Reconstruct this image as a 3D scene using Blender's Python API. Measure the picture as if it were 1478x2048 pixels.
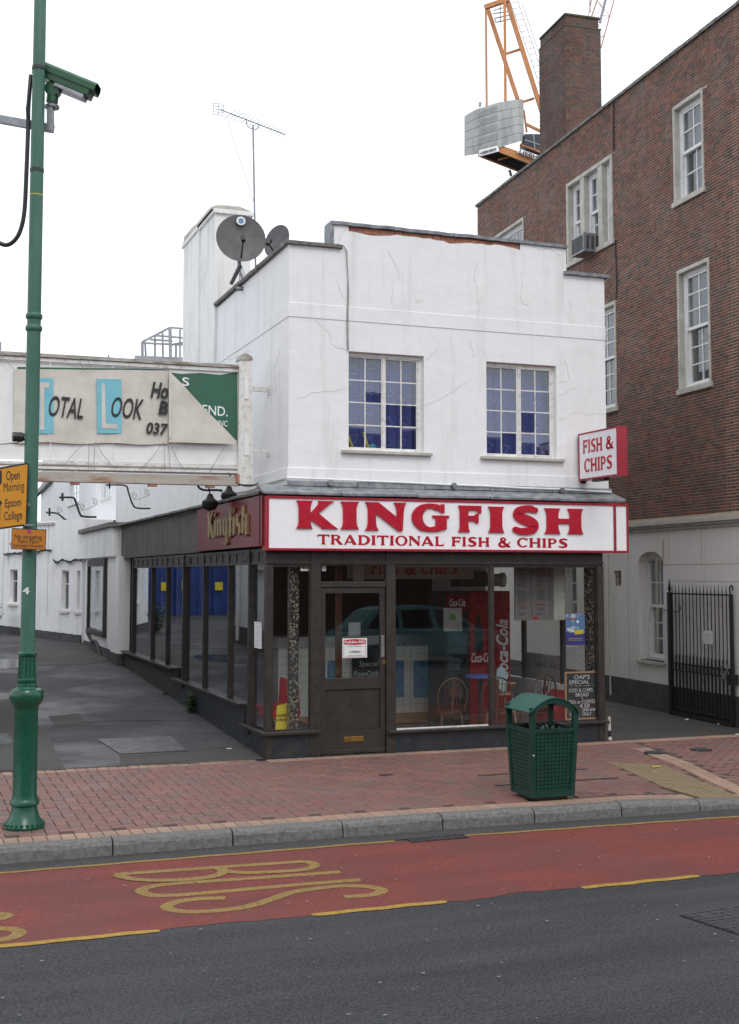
import bpy, bmesh, math, random
from mathutils import Vector, Matrix
random.seed(7)
rnd = random.random
sc = bpy.context.scene
for o in list(bpy.data.objects): bpy.data.objects.remove(o)
C = sc.collection
# ------------------------------------------------------------------ camera, sky, light, exposure
FPX, CX, CY, HCAM = 2470.0, 739.0, 973.0, 2.05
PITCH = math.atan((1150 - CY) / FPX)
cam_d = bpy.data.cameras.new('camera'); cam = bpy.data.objects.new('camera', cam_d); C.objects.link(cam)
cam.location = (0, 0, HCAM); cam.rotation_euler = (math.radians(90) + PITCH, 0, 0)
cam_d.sensor_fit = 'VERTICAL'; cam_d.sensor_height = 36.0; cam_d.lens = 36.0 * FPX / 2048.0
cam_d.shift_x = 0; cam_d.shift_y = -51.0 / 2048.0
cam_d.clip_start = 0.05; cam_d.clip_end = 2000
sc.camera = cam
SUN_EL, SUN_AZ = math.radians(50), math.radians(158)
w = bpy.data.worlds.new('World'); sc.world = w; w.use_nodes = True
nt = w.node_tree; nt.nodes.clear()
out = nt.nodes.new('ShaderNodeOutputWorld'); bg = nt.nodes.new('ShaderNodeBackground')
sky = nt.nodes.new('ShaderNodeTexSky'); sky.sky_type = 'NISHITA'; sky.sun_disc = False
sky.sun_elevation = SUN_EL; sky.sun_rotation = SUN_AZ; sky.dust_density = 3.0
mixs = nt.nodes.new('ShaderNodeMix'); mixs.data_type = 'RGBA'; mixs.inputs[0].default_value = 0.9
mixs.inputs[7].default_value = (11.6, 12.0, 12.6, 1)      # overcast cloud layer
nt.links.new(sky.outputs[0], mixs.inputs[6]); nt.links.new(mixs.outputs[2], bg.inputs[0])
bg.inputs[1].default_value = 0.11
nt.links.new(bg.outputs[0], out.inputs[0])
sd = bpy.data.lights.new('sun', 'SUN'); sun = bpy.data.objects.new('sun', sd); C.objects.link(sun)
sd.energy = 0.9; sd.angle = math.radians(25); sd.color = (1, 0.97, 0.93)
sun.rotation_euler = (math.radians(90) - SUN_EL, 0, math.radians(180) - SUN_AZ + math.radians(0))
sc.view_settings.view_transform = 'Standard'; sc.view_settings.look = 'None'
sc.view_settings.exposure = 0.12; sc.view_settings.gamma = 1.0; sc.view_settings.use_curve_mapping = False
sc.cycles.max_bounces = 8; sc.cycles.transparent_max_bounces = 12
# ------------------------------------------------------------------ measuring helpers (real planes in metres)
_c, _s = math.cos(PITCH), math.sin(PITCH)
CAMP = Vector((0, 0, HCAM))
def ray(x, y):
    a = (x - CX) / FPX; b = (CY - y) / FPX
    return Vector((a, _c - b * _s, _s + b * _c))
def hit(x, y, P, n):
    r = ray(x, y); return CAMP + r * (n.dot(P - CAMP) / n.dot(r))
class Frame:
    def __init__(s, ox, oy, deg):
        s.O = Vector((ox, oy, 0)); s.a = math.radians(deg)
        s.u = Vector((math.cos(s.a), math.sin(s.a), 0)); s.v = Vector((-math.sin(s.a), math.cos(s.a), 0))
    def w(s, p): return s.O + s.u * p[0] + s.v * p[1] + Vector((0, 0, p[2]))
    def l(s, P): d = P - s.O; return Vector((d.dot(s.u), d.dot(s.v), d.z))
    def U(s, x, y, v=0):      # point seen on the plane v = const -> (u, z)
        p = s.l(hit(x, y, s.O + s.v * v, s.v)); return p.x, p.z
    def V(s, x, y, u=0):      # on the plane u = const -> (v, z)
        p = s.l(hit(x, y, s.O + s.u * u, s.u)); return p.y, p.z
    def G(s, x, y, z=0):      # on level ground -> (u, v)
        p = s.l(hit(x, y, Vector((0, 0, z)), Vector((0, 0, 1)))); return p.x, p.y
S = Frame(-1.1585, 13.9396, 20.5)      # fish and chip shop: u along the front, v along the side
B = Frame(4.4543, 18.6542, 16.6)       # brick building: its long wall is u = 0
Wd = Frame(0, 0, 0)
SLOPE = 0.039
def yard_z(v): return max(0.0, SLOPE * (v - 0.15)) if v < 30 else SLOPE * 29.85
def SY(x, y):                          # point seen on the sloping yard -> (u, v, z)
    r = ray(x, y); o = S.l(CAMP); d = Vector((r.dot(S.u), r.dot(S.v), r.z))
    t = (SLOPE*(o.y-.15) - o.z)/(d.z - SLOPE*d.y)
    p = o + d*t
    if t < 0 or p.y > 30: u, v = S.G(x, y, SLOPE*29.85); return u, v, SLOPE*29.85
    if p.y < .15: u, v = S.G(x, y, 0); return u, v, 0.0
    return p.x, p.y, p.z
# ------------------------------------------------------------------ mesh helpers
ORG = {}
class MB:
    def __init__(s): s.v = []; s.f = []; s.sm = False
    def add(s, vs, fs):
        n = len(s.v); s.v += [tuple(p) for p in vs]; s.f += [tuple(i + n for i in f) for f in fs]; return s
    def box(s, x0, x1, y0, y1, z0, z1):
        if x0 > x1: x0, x1 = x1, x0
        if y0 > y1: y0, y1 = y1, y0
        if z0 > z1: z0, z1 = z1, z0
        return s.add([(x0,y0,z0),(x1,y0,z0),(x1,y1,z0),(x0,y1,z0),(x0,y0,z1),(x1,y0,z1),(x1,y1,z1),(x0,y1,z1)],
                     [(0,3,2,1),(4,5,6,7),(0,1,5,4),(1,2,6,5),(2,3,7,6),(3,0,4,7)])
    def quad(s, a, b, c, d): return s.add([a, b, c, d], [(0, 1, 2, 3)])
    def tube(s, path, r, n=8, caps=True):
        path = [Vector(p) for p in path]; m = len(path)
        rs = r if isinstance(r, (list, tuple)) else [r] * m
        vs = []; fs = []; up = None
        for i, p in enumerate(path):
            t = (path[min(i + 1, m - 1)] - path[max(i - 1, 0)]).normalized()
            if up is None:
                up = Vector((0, 0, 1)) if abs(t.z) < 0.9 else Vector((1, 0, 0))
            a = up - t * up.dot(t)
            if a.length < 1e-6: a = t.orthogonal()
            a.normalize(); b = t.cross(a); up = a
            for k in range(n):
                q = 2 * math.pi * k / n + (math.pi / 4 if n == 4 else 0)
                vs.append(p + (a * math.cos(q) + b * math.sin(q)) * rs[i])
        for i in range(m - 1):
            for k in range(n):
                k2 = (k + 1) % n; fs.append((i*n+k, i*n+k2, (i+1)*n+k2, (i+1)*n+k))
        if caps: fs.append(tuple(range(n - 1, -1, -1))); fs.append(tuple((m-1)*n + k for k in range(n)))
        if n > 5: s.sm = True
        return s.add(vs, fs)
    def bar(s, p, q, a, b=None, up=(0, 0, 1)):    # rectangular bar, a = width sideways, b = width along up
        b = b or a; p = Vector(p); q = Vector(q); t = (q - p).normalized(); up = Vector(up)
        if abs(t.dot(up)) > 0.95: up = Vector((0, 1, 0))
        x = t.cross(up).normalized(); y = x.cross(t)
        vs = []
        for c in (p, q):
            for i, j in ((-1,-1),(1,-1),(1,1),(-1,1)): vs.append(c + x * i * a / 2 + y * j * b / 2)
        return s.add(vs, [(3,2,1,0),(4,5,6,7),(0,1,5,4),(1,2,6,5),(2,3,7,6),(3,0,4,7)])
    def lathe(s, prof, cx=0, cy=0, n=24, cap=True):   # prof: (r, z)
        vs = []; fs = []
        for r, z in prof:
            for k in range(n):
                q = 2 * math.pi * k / n; vs.append((cx + r * math.cos(q), cy + r * math.sin(q), z))
        for i in range(len(prof) - 1):
            for k in range(n):
                k2 = (k + 1) % n; fs.append((i*n+k, i*n+k2, (i+1)*n+k2, (i+1)*n+k))
        if cap: fs.append(tuple(range(n - 1, -1, -1))); fs.append(tuple((len(prof)-1)*n + k for k in range(n)))
        s.sm = True
        return s.add(vs, fs)
    def prism(s, poly, d0, d1, mp):    # 2d polygon extruded from depth d0 to d1; mp maps (x, y, d) to local space
        n = len(poly)
        bm = bmesh.new(); vv = [bm.verts.new((p[0], p[1], 0)) for p in poly]
        area = sum(poly[i][0]*poly[(i+1) % n][1] - poly[(i+1) % n][0]*poly[i][1] for i in range(n))
        if area < 0: vv = vv[::-1]
        f = bm.faces.new(vv); f.normal_update(); bmesh.ops.triangulate(bm, faces=[f])
        bm.verts.index_update(); tris = [tuple(v.index for v in f.verts) for f in bm.faces]; bm.free()
        vs = [mp(p[0], p[1], d1) for p in poly] + [mp(p[0], p[1], d0) for p in poly]
        fs = list(tris) + [tuple(i + n for i in t[::-1]) for t in tris]
        for i in range(n):
            j = (i + 1) % n
            fs.append((i, j, j + n, i + n) if area < 0 else (i, i + n, j + n, j))
        return s.add(vs, fs)
    def disc(s, c, r, nrm, th, n=20):
        c = Vector(c); nrm = Vector(nrm).normalized(); return s.tube([c - nrm * th / 2, c + nrm * th / 2], r, n)
    def ball(s, c, r, n=12, sq=(1, 1, 1)):
        vs = []; fs = []; m = n // 2
        for i in range(m + 1):
            t = math.pi * i / m
            for k in range(n):
                q = 2 * math.pi * k / n
                vs.append((c[0] + r*sq[0]*math.sin(t)*math.cos(q), c[1] + r*sq[1]*math.sin(t)*math.sin(q), c[2] + r*sq[2]*math.cos(t)))
        for i in range(m):
            for k in range(n):
                k2 = (k + 1) % n; fs.append((i*n+k, (i+1)*n+k, (i+1)*n+k2, i*n+k2))
        s.sm = True; return s.add(vs, fs)
    def build(s, name, mat, parent=None, frame=None, kind=None, label=None, bevel=0, smooth=None):
        L = ORG[parent.name][1] if parent else Vector((0, 0, 0))
        me = bpy.data.meshes.new(name)
        me.from_pydata([(p[0]-L[0], p[1]-L[1], p[2]-L[2]) for p in s.v], [], s.f); me.update()
        if mat: me.materials.append(mat)
        sm = s.sm if smooth is None else smooth
        if sm:
            me.polygons.foreach_set('use_smooth', [True] * len(me.polygons))
            try: me.set_sharp_from_angle(angle=math.radians(40))
            except Exception: pass
        o = bpy.data.objects.new(name, me); C.objects.link(o)
        if parent: o.parent = parent; ORG[o.name] = ORG[parent.name]
        else:
            fr = frame or Wd; o.location = fr.O; o.rotation_euler = (0, 0, fr.a); ORG[o.name] = (fr, Vector((0, 0, 0)))
        if kind: o['kind'] = kind
        if label: o['label'] = label
        if bevel:
            b = o.modifiers.new('bevel', 'BEVEL'); b.width = bevel; b.segments = 2; b.limit_method = 'ANGLE'; b.angle_limit = math.radians(40)
        return o
def thing(name, label, cat, frame=None, loc=(0, 0, 0), group=None):
    fr = frame or Wd
    o = bpy.data.objects.new(name, None); C.objects.link(o); o.empty_display_size = 0.1
    o.location = fr.w(loc); o.rotation_euler = (0, 0, fr.a)
    o['label'] = label; o['category'] = cat
    if group: o['group'] = group
    ORG[o.name] = (fr, Vector(loc)); return o
def tag(o, label, cat, group=None):
    o['label'] = label; o['category'] = cat
    if group: o['group'] = group
    return o
def copy_thing(root, label, dloc=None, loc=None, rotz=None):
    def rec(o, par):
        c = o.copy(); C.objects.link(c)
        if par: c.parent = par
        for ch in [x for x in bpy.data.objects if x.parent == o and x != c]: rec(ch, c)
        return c
    kids = {}
    r = rec(root, None); r['label'] = label
    if loc is not None: r.location = loc
    if rotz is not None: r.rotation_euler[2] = rotz
    return r
def dup_mesh(name, me, parent, loc, rotz=0, scale=None):
    o = bpy.data.objects.new(name, me); C.objects.link(o); o.parent = parent; o.location = loc
    if rotz: o.rotation_euler = (0, 0, rotz)
    if scale: o.scale = scale
    return o
def mapS(u0, z0, v0):   # text facing the street: x -> u, y -> z, depth -> -v
    return lambda x, y, d: (u0 + x, v0 - d, z0 + y)
def mapSide(v0, z0, u0):  # text facing -u: reading direction runs towards -v
    return lambda x, y, d: (u0 - d, v0 - x, z0 + y)
def crom(pts, k=6, closed=False):
    P = [Vector(p) for p in pts]; n = len(P); o = []
    rng = range(n) if closed else range(n - 1)
    for i in rng:
        if closed: a, b, c, d = P[i-1], P[i], P[(i+1) % n], P[(i+2) % n]
        else: a, b, c, d = P[max(i-1, 0)], P[i], P[i+1], P[min(i+2, n-1)]
        for j in range(k):
            t = j / k
            o.append(0.5 * ((2*b) + (c-a)*t + (2*a-5*b+4*c-d)*t*t + (3*b-a-3*c+d)*t*t*t))
    if not closed: o.append(P[-1])
    return o
def ribbon(m, pts, wd, d0, d1, mp):    # flat stroke with thickness; wd = width or list
    n = len(pts); pts = [Vector((p[0], p[1])) for p in pts]
    ws = wd if isinstance(wd, (list, tuple)) else [wd] * n
    vs = []; fs = []
    for i, p in enumerate(pts):
        t = (pts[min(i+1, n-1)] - pts[max(i-1, 0)])
        if t.length < 1e-9: t = Vector((1, 0))
        t.normalize(); nn = Vector((-t.y, t.x)) * ws[i] / 2
        a = p + nn; b = p - nn
        vs += [mp(a.x, a.y, d1), mp(b.x, b.y, d1), mp(a.x, a.y, d0), mp(b.x, b.y, d0)]
    for i in range(n - 1):
        q = i * 4; r = q + 4
        fs += [(q, q+1, r+1, r), (q+2, q, r, r+2), (q+1, q+3, r+3, r+1)]
    fs += [(0, 2, 3, 1), (4*n-4, 4*n-3, 4*n-1, 4*n-2)]
    return m.add(vs, fs)
_tc = {}
def text_mesh(st, bold=0.0, shear=0.0, res=3):
    key = (st, bold, shear)
    if key in _tc: return _tc[key]
    cu = bpy.data.curves.new('t', 'FONT'); cu.body = st; cu.offset = bold; cu.shear = shear; cu.resolution_u = res
    ob = bpy.data.objects.new('t', cu); C.objects.link(ob)
    dg = bpy.context.evaluated_depsgraph_get(); dg.update()
    me = bpy.data.meshes.new_from_object(ob.evaluated_get(dg))
    vs = [(v.co.x, v.co.y) for v in me.vertices]; fs = [tuple(p.vertices) for p in me.polygons]
    bpy.data.objects.remove(ob); bpy.data.meshes.remove(me); bpy.data.curves.remove(cu)
    x0 = min(v[0] for v in vs); x1 = max(v[0] for v in vs); y0 = min(v[1] for v in vs); y1 = max(v[1] for v in vs)
    r = ([((a-x0)/(x1-x0), (b-y0)/(y1-y0)) for a, b in vs], fs, (x1-x0)/(y1-y0)); _tc[key] = r; return r
def put_text(m, st, x0, x1, y0, y1, mp, d0=0.0, d1=0.003, bold=0.0, shear=0.0, slope=0.0):
    vs, fs, asp = text_mesh(st, bold, shear)
    if x1 is None: x1 = x0 + (y1 - y0) * asp
    P = [(x0 + a*(x1-x0), y0 + b*(y1-y0) + slope*a*(x1-x0)) for a, b in vs]; n = len(P)
    edges = {}
    for f in fs:
        for i in range(len(f)):
            e = (f[i], f[(i+1) % len(f)]); k = (min(e), max(e)); edges[k] = None if k in edges else e
    V = [mp(a, b, d1) for a, b in P] + [mp(a, b, d0) for a, b in P]
    F = list(fs) + [(e[1], e[0], e[0]+n, e[1]+n) for e in edges.values() if e]
    return m.add(V, F)
# ------------------------------------------------------------------ flared serif letters (unit height, own width)
def _stem(x0, x1, y0=0, y1=1, f=.06):
    return [(x0-f, y0), (x1+f, y0), (x1+f*.25, y0+.09), (x1-.01, y0+.25), (x1-.01, y1-.25), (x1+f*.25, y1-.09), (x1+f, y1),
            (x0-f, y1), (x0-f*.25, y1-.09), (x0+.01, y1-.25), (x0+.01, y0+.25), (x0-f*.25, y0+.09)]
def _arc(cx, cy, rx, ry, a0, a1, n=18): return [(cx + rx*math.cos(math.radians(a0+(a1-a0)*i/n)), cy + ry*math.sin(math.radians(a0+(a1-a0)*i/n))) for i in range(n+1)]
def _ring(cx, cy, rx, ry, tx, ty, a0, a1, n=18): return _arc(cx, cy, rx, ry, a0, a1, n) + _arc(cx, cy, rx-tx, ry-ty, a1, a0, n)
SP = [(.80,.98,.02),(.78,.86,.10),(.62,.93,.15),(.42,.915,.17),(.24,.83,.22),(.20,.69,.26),(.34,.56,.27),(.58,.45,.27),(.72,.31,.26),(.66,.16,.22),(.48,.085,.17),(.26,.08,.15),(.10,.16,.10),(.08,.03,.02)]
GL = {
 'I': ([_stem(.06,.32)], [], .38),
 'K': ([_stem(.06,.32), [(.30,.44),(.62,.88),(.60,1),(.98,1),(.88,.92),(.50,.50)], [(.34,.56),(.30,.40),(.72,.04),(.70,0),(1.1,0),(1.0,.07),(.52,.58)]], [], 1.1),
 'N': ([_stem(.06,.20,f=.07), [(0,1),(.28,1),(.90,.30),(.90,-.02),(.84,-.02),(.18,.70),(.10,.84)], [(.74,1),(1.0,1),(.95,.9),(.92,.7),(.92,-.02),(.83,.1),(.82,.75),(.79,.9)]], [], 1.0),
 'G': ([_ring(.52,.5,.52,.52,.24,.15,52,296), [(.72,.94),(.84,.91),(.87,1.0),(.92,1.0),(.92,.70),(.87,.70),(.80,.78),(.62,.84)],
        [(.70,.06),(.72,.50),(.62,.52),(.62,.57),(1.06,.57),(1.06,.52),(.98,.50),(.98,.10),(.75,.0),(.60,-.02),(.62,.10)]], [], 1.06),
 'F': ([_stem(.06,.32), [(.28,1),(.84,1),(.84,.74),(.78,.74),(.72,.84),(.28,.84)], [(.28,.60),(.62,.60),(.68,.68),(.73,.68),(.73,.36),(.68,.36),(.62,.44),(.28,.44)]], [], .86),
 'S': ([], [SP], .88),
 'H': ([_stem(.06,.32), _stem(.72,.98), [(.28,.58),(.76,.58),(.76,.42),(.28,.42)]], [], 1.04),
 'T': ([_stem(.36,.60,y1=.97), [(0,1),(.96,1),(.96,.74),(.90,.74),(.84,.85),(.12,.85),(.06,.74),(0,.74)]], [], .96),
 'L': ([_stem(.06,.30), [(.26,0),(.74,0),(.78,.28),(.72,.28),(.64,.15),(.26,.15)]], [], .78),
 'R': ([_stem(.06,.30), [(.26,1)]+_arc(.42,.735,.38,.265,90,-90,12)+[(.26,.47),(.26,.60)]+_arc(.42,.735,.16,.135,-90,90,8)+[(.26,.87)], [(.38,.50),(.66,.50),(1.02,0),(.72,0)]], [], 1.0),
 'P': ([_stem(.06,.30), [(.26,1)]+_arc(.42,.70,.38,.30,90,-90,12)+[(.26,.40),(.26,.54)]+_arc(.42,.70,.16,.16,-90,90,8)+[(.26,.86)]], [], .82),
 'D': ([_stem(.06,.30), [(.26,1)]+_arc(.42,.5,.58,.5,90,-90,16)+[(.26,0),(.26,.14)]+_arc(.42,.5,.32,.36,-90,90,12)+[(.26,.86)]], [], 1.0),
 'O': ([_ring(.52,.5,.52,.52,.23,.13,0,180), _ring(.52,.5,.52,.52,.23,.13,180,360)], [], 1.04),
 'C': ([_ring(.52,.5,.52,.52,.24,.14,48,318), [(.72,.94),(.84,.90),(.87,1.0),(.92,1.0),(.92,.70),(.87,.70),(.80,.78),(.62,.84)]], [], .94),
 'A': ([[(0,0),(.18,0),(.54,.86),(.52,1),(.42,1)], [(.42,1),(.58,1),(1.06,0),(.74,0),(.44,.80)], [(.22,.34),(.70,.34),(.70,.22),(.20,.22)]], [], 1.06),
 '&': ([], [[(1.10,.52,.02),(.98,.44,.10),(.80,.16,.14),(.56,.05,.17),(.26,.08,.22),(.16,.27,.24),(.30,.48,.2),(.54,.62,.17),(.66,.78,.16),(.56,.92,.13),(.40,.93,.15),(.30,.80,.2),(.38,.62,.24),(.60,.36,.26),(.86,.10,.24),(1.06,.02,.12)]], 1.12),
}
def inflate(P, d):
    n = len(P); ar = sum(P[i][0]*P[(i+1) % n][1]-P[(i+1) % n][0]*P[i][1] for i in range(n)); s = 1 if ar > 0 else -1; o = []
    for i in range(n):
        a, b, c = Vector(P[i-1]), Vector(P[i]), Vector(P[(i+1) % n]); e = b-a; f = c-b
        if e.length < 1e-6 or f.length < 1e-6: o.append(P[i]); continue
        e.normalize(); f.normalize(); q = Vector((e.y, -e.x))*s + Vector((f.y, -f.x))*s
        if q.length < .3: o.append(P[i]); continue
        q.normalize(); o.append((b.x+q.x*d, min(1.0, max(0.0, b.y+q.y*d*.55)) if 0 <= b.y <= 1 else b.y))
    return o
def glyph(ch, x0, x1, y0, y1, mp, dep, m=None, fat=0):
    polys, strokes, wd = GL[ch]; m = m or MB(); sx = (x1-x0)/wd; sy = (y1-y0); k = 0
    for p in polys:
        if fat: p = inflate(p, fat)
        m.prism([(x0+a*sx, y0+b*sy) for a, b in p], 0, dep + k*0.0007, mp); k += 1
    for p in strokes:
        pts = crom([(a, b, c) for a, b, c in p], 5)
        # widths given in unit height; scale to drawing
        q = [(x0+a.x*sx, y0+a.y*sy) for a in pts]
        ws = [(a.z+fat*1.5*min(1, a.z*8))*(sx*.5+sy*.5) for a in pts]
        ribbon(m, q, ws, 0, dep, mp)
    return m
def word(parent, st, x0, x1, y0, y1, mp, dep, mat, slope=0.0, gap=.10, space=.42, name='letter'):
    tot = sum((space if c == ' ' else GL[c][2] + gap) for c in st) - gap
    s = (x1-x0)/tot; x = x0
    for c in st:
        if c == ' ': x += space*s; continue
        wd = GL[c][2]*s; dy = slope*(x-x0)
        glyph(c, x, x+wd, y0+dy, y1+dy, mp, dep).build(name, mat, parent); x += wd + gap*s
# ------------------------------------------------------------------ materials
def nm(name):
    m = bpy.data.materials.new(name); m.use_nodes = True; t = m.node_tree
    return m, t, t.nodes['Principled BSDF']
def N(t, typ, **k):
    n = t.nodes.new(typ)
    for a, b in k.items(): setattr(n, a, b)
    return n
def coords(t, sc3=(1, 1, 1)):
    tc = N(t, 'ShaderNodeTexCoord'); mp = N(t, 'ShaderNodeMapping'); mp.inputs['Scale'].default_value = sc3
    t.links.new(tc.outputs['Object'], mp.inputs[0]); return mp.outputs[0]
def noise(t, co, s, det=4, rough=.6):
    n = N(t, 'ShaderNodeTexNoise'); n.inputs['Scale'].default_value = s; n.inputs['Detail'].default_value = det
    n.inputs['Roughness'].default_value = rough; t.links.new(co, n.inputs['Vector']); return n.outputs[0]
def rng(t, fac, a, b, c=0, d=1):
    m = N(t, 'ShaderNodeMapRange'); m.inputs[1].default_value = a; m.inputs[2].default_value = b; m.inputs[3].default_value = c; m.inputs[4].default_value = d
    t.links.new(fac, m.inputs[0]); return m.outputs[0]
def mixc(t, fac, a, b, mode='MIX'):
    m = N(t, 'ShaderNodeMix', data_type='RGBA', blend_type=mode)
    for i, x in ((0, fac), (6, a), (7, b)):
        if isinstance(x, (int, float)): m.inputs[i].default_value = x
        elif isinstance(x, (tuple, list)): m.inputs[i].default_value = (*x[:3], 1)
        else: t.links.new(x, m.inputs[i])
    return m.outputs[2]
def bump(t, b, h, st, dist=.01):
    n = N(t, 'ShaderNodeBump'); n.inputs['Strength'].default_value = st; n.inputs['Distance'].default_value = dist
    t.links.new(h, n.inputs['Height']); t.links.new(n.outputs[0], b.inputs['Normal']); return n
def simple(name, col, col2=None, s=8, rough=.6, metal=0, bs=0, bst=.3, sc3=(1, 1, 1), lo=.35, hi=.7, rvar=.1, spec=None):
    m, t, b = nm(name); co = coords(t, sc3); n = noise(t, co, s)
    c2 = col2 or tuple(x*.75 for x in col)
    t.links.new(mixc(t, rng(t, n, lo, hi), col, c2), b.inputs['Base Color'])
    t.links.new(rng(t, noise(t, co, s*2.3), .3, .7, max(0, rough-rvar), min(1, rough+rvar)), b.inputs['Roughness'])
    b.inputs['Metallic'].default_value = metal
    if spec is not None: b.inputs['Specular IOR Level'].default_value = spec
    if bs: bump(t, b, noise(t, co, bs, 3), bst)
    return m
def stucco(name, col=(.80,.80,.81), dirt=(.45,.44,.41), amt=1.0):
    m, t, b = nm(name); co = coords(t); st = coords(t, (6, 6, .45))
    s1 = rng(t, noise(t, st, 1.0, 5), .54, .78, 0, .44*amt)
    s2 = rng(t, noise(t, co, 1.3, 6, .65), .52, .8, 0, .22*amt)
    s3 = rng(t, noise(t, co, 45, 2), .62, .75, 0, .25*amt)
    c = mixc(t, s1, col, dirt); c = mixc(t, s2, c, tuple(x*.86 for x in dirt)); c = mixc(t, s3, c, (.6,.59,.56))
    t.links.new(c, b.inputs['Base Color']); b.inputs['Roughness'].default_value = .75
    mm = N(t, 'ShaderNodeMath', operation='ADD'); t.links.new(noise(t, co, 2.2, 3), mm.inputs[0])
    n2 = noise(t, co, 60, 3); m2 = N(t, 'ShaderNodeMath', operation='MULTIPLY'); m2.inputs[1].default_value = .12
    t.links.new(n2, m2.inputs[0]); t.links.new(m2.outputs[0], mm.inputs[1]); bump(t, b, mm.outputs[0], .6, .03)
    return m
def island(t):
    g = N(t, 'ShaderNodeNewGeometry'); o = N(t, 'ShaderNodeObjectInfo')
    a = N(t, 'ShaderNodeMath', operation='ADD'); t.links.new(g.outputs['Random Per Island'], a.inputs[0]); t.links.new(o.outputs['Random'], a.inputs[1])
    f = N(t, 'ShaderNodeMath', operation='FRACT'); t.links.new(a.outputs[0], f.inputs[0]); return f.outputs[0]
def ramp(t, fac, stops, interp='LINEAR'):
    r = N(t, 'ShaderNodeValToRGB'); r.color_ramp.interpolation = interp; e = r.color_ramp.elements
    while len(e) < len(stops): e.new(.5)
    for i, (p, c) in enumerate(stops): e[i].position = p; e[i].color = (*c, 1)
    t.links.new(fac, r.inputs[0]); return r.outputs[0]
def brickmat(name, stops, rough=.8, blotch=.35, bs=90, wetc=None):
    m, t, b = nm(name); co = coords(t)
    c = ramp(t, island(t), stops)
    c = mixc(t, rng(t, noise(t, co, 1.2, 4), .4, .7, 0, blotch), c, (.06,.045,.045))
    c = mixc(t, rng(t, noise(t, co, 70, 3), .35, .75, 0, .4), c, (.10,.075,.065))
    t.links.new(c, b.inputs['Base Color'])
    t.links.new(rng(t, noise(t, co, 1.5, 3), .35, .65, rough-.15, rough+.1), b.inputs['Roughness'])
    bump(t, b, noise(t, co, bs, 3), .35, .006); return m
M = {}
M['stucco'] = stucco('white_render')
M['stucco_old'] = stucco('aged_white_render', (.80,.80,.79), (.36,.35,.31), 1.3)
M['white_paint'] = simple('flaking_white_paint', (.72,.71,.68), (.42,.40,.36), 14, .55, bs=40, lo=.5, hi=.75)
M['white_clean'] = simple('white_gloss_paint', (.80,.80,.79), (.66,.66,.65), 6, .4, lo=.45, hi=.9)
M['win_white'] = simple('white_window_paint', (.78,.78,.77), (.6,.6,.58), 12, .45, lo=.5, hi=.8)
M['lead'] = simple('lead_sheet', (.16,.175,.20), (.36,.37,.38), 9, .55, metal=.2, bs=14, bst=.5)
M['coping'] = simple('weathered_coping', (.22,.215,.20), (.07,.07,.065), 11, .8, bs=30, bst=.6)
M['raw_brick'] = simple('bare_red_brick', (.48,.20,.13), (.30,.14,.10), 14, .9, bs=30, bst=.9)
M['crack'] = simple('hairline_crack', (.48,.47,.45), (.62,.61,.59), 10, .9)
M['stone'] = simple('portland_stone', (.52,.50,.45), (.34,.33,.30), 5, .8, bs=60, lo=.4, hi=.75)
M['stone_wall'] = stucco('ashlar_render', (.72,.70,.66), (.42,.41,.38), .8)
M['plinth'] = simple('dark_plinth_paint', (.045,.047,.052), (.08,.08,.08), 7, .7, bs=40)
M['brick'] = brickmat('dark_stock_brick', [(0,(.046,.031,.030)),(.2,(.085,.040,.030)),(.42,(.155,.050,.033)),(.62,(.215,.064,.040)),(.8,(.125,.052,.036)),(.92,(.055,.037,.034)),(1,(.29,.095,.055))], blotch=.18)
M['brick_sooty'] = brickmat('sooty_chimney_brick', [(0,(.042,.030,.030)),(.3,(.075,.040,.032)),(.6,(.14,.048,.035)),(.85,(.075,.044,.036)),(1,(.19,.065,.045))], blotch=.4)
M['mortar'] = simple('lime_mortar', (.52,.43,.32), (.40,.33,.25), 6, .95, bs=80)
M['mortar_dark'] = simple('dark_mortar', (.24,.20,.16), (.10,.085,.07), 5, .95, bs=80)
M['paver'] = brickmat('clay_paver', [(0,(.185,.092,.076)),(.25,(.24,.105,.085)),(.5,(.205,.112,.092)),(.72,(.165,.105,.09)),(.9,(.225,.09,.074)),(1,(.26,.118,.095))], rough=.65, blotch=.3)
M['paver_buff'] = brickmat('buff_clay_paver', [(0,(.34,.21,.15)),(.5,(.40,.26,.185)),(1,(.30,.20,.15))], rough=.7, blotch=.25)
M['joint'] = simple('paving_joint_sand', (.05,.038,.032), (.085,.065,.055), 30, .95)
M['kerb'] = simple('granite_kerb', (.165,.16,.152), (.085,.082,.077), 30, .75, bs=60, bst=.35, lo=.36, hi=.7)
M['tactile'] = simple('yellow_tactile_slab', (.24,.18,.10), (.17,.14,.09), 9, .85, bs=60, bst=.5)
M['frame'] = simple('brown_painted_timber', (.023,.018,.015), (.042,.035,.031), 9, .42, bs=30, bst=.15)
M['door'] = simple('brown_painted_door', (.034,.027,.023), (.024,.020,.018), 6, .45, bs=30, bst=.1)
M['riser'] = simple('dark_slate_panel', (.018,.022,.028), (.038,.041,.044), 6, .45, lo=.45, hi=.8)
M['fascia_grey'] = simple('grey_fascia_board', (.095,.087,.075), (.06,.056,.05), 3, .6, sc3=(1,1,.6))
M['maroon'] = simple('maroon_sign_panel', (.17,.010,.020), (.15,.012,.022), 2, .25, rvar=.02)
M['sign_red'] = simple('red_sign_frame', (.36,.012,.03), (.30,.015,.03), 4, .3)
M['letter_red'] = simple('red_raised_letter', (.47,.008,.028), (.40,.010,.028), 12, .22, bs=9, bst=.08)
M['sign_white'] = simple('white_sign_acrylic', (.86,.86,.88), (.80,.80,.82), 2.5, .3, lo=.5, hi=.9)
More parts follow.
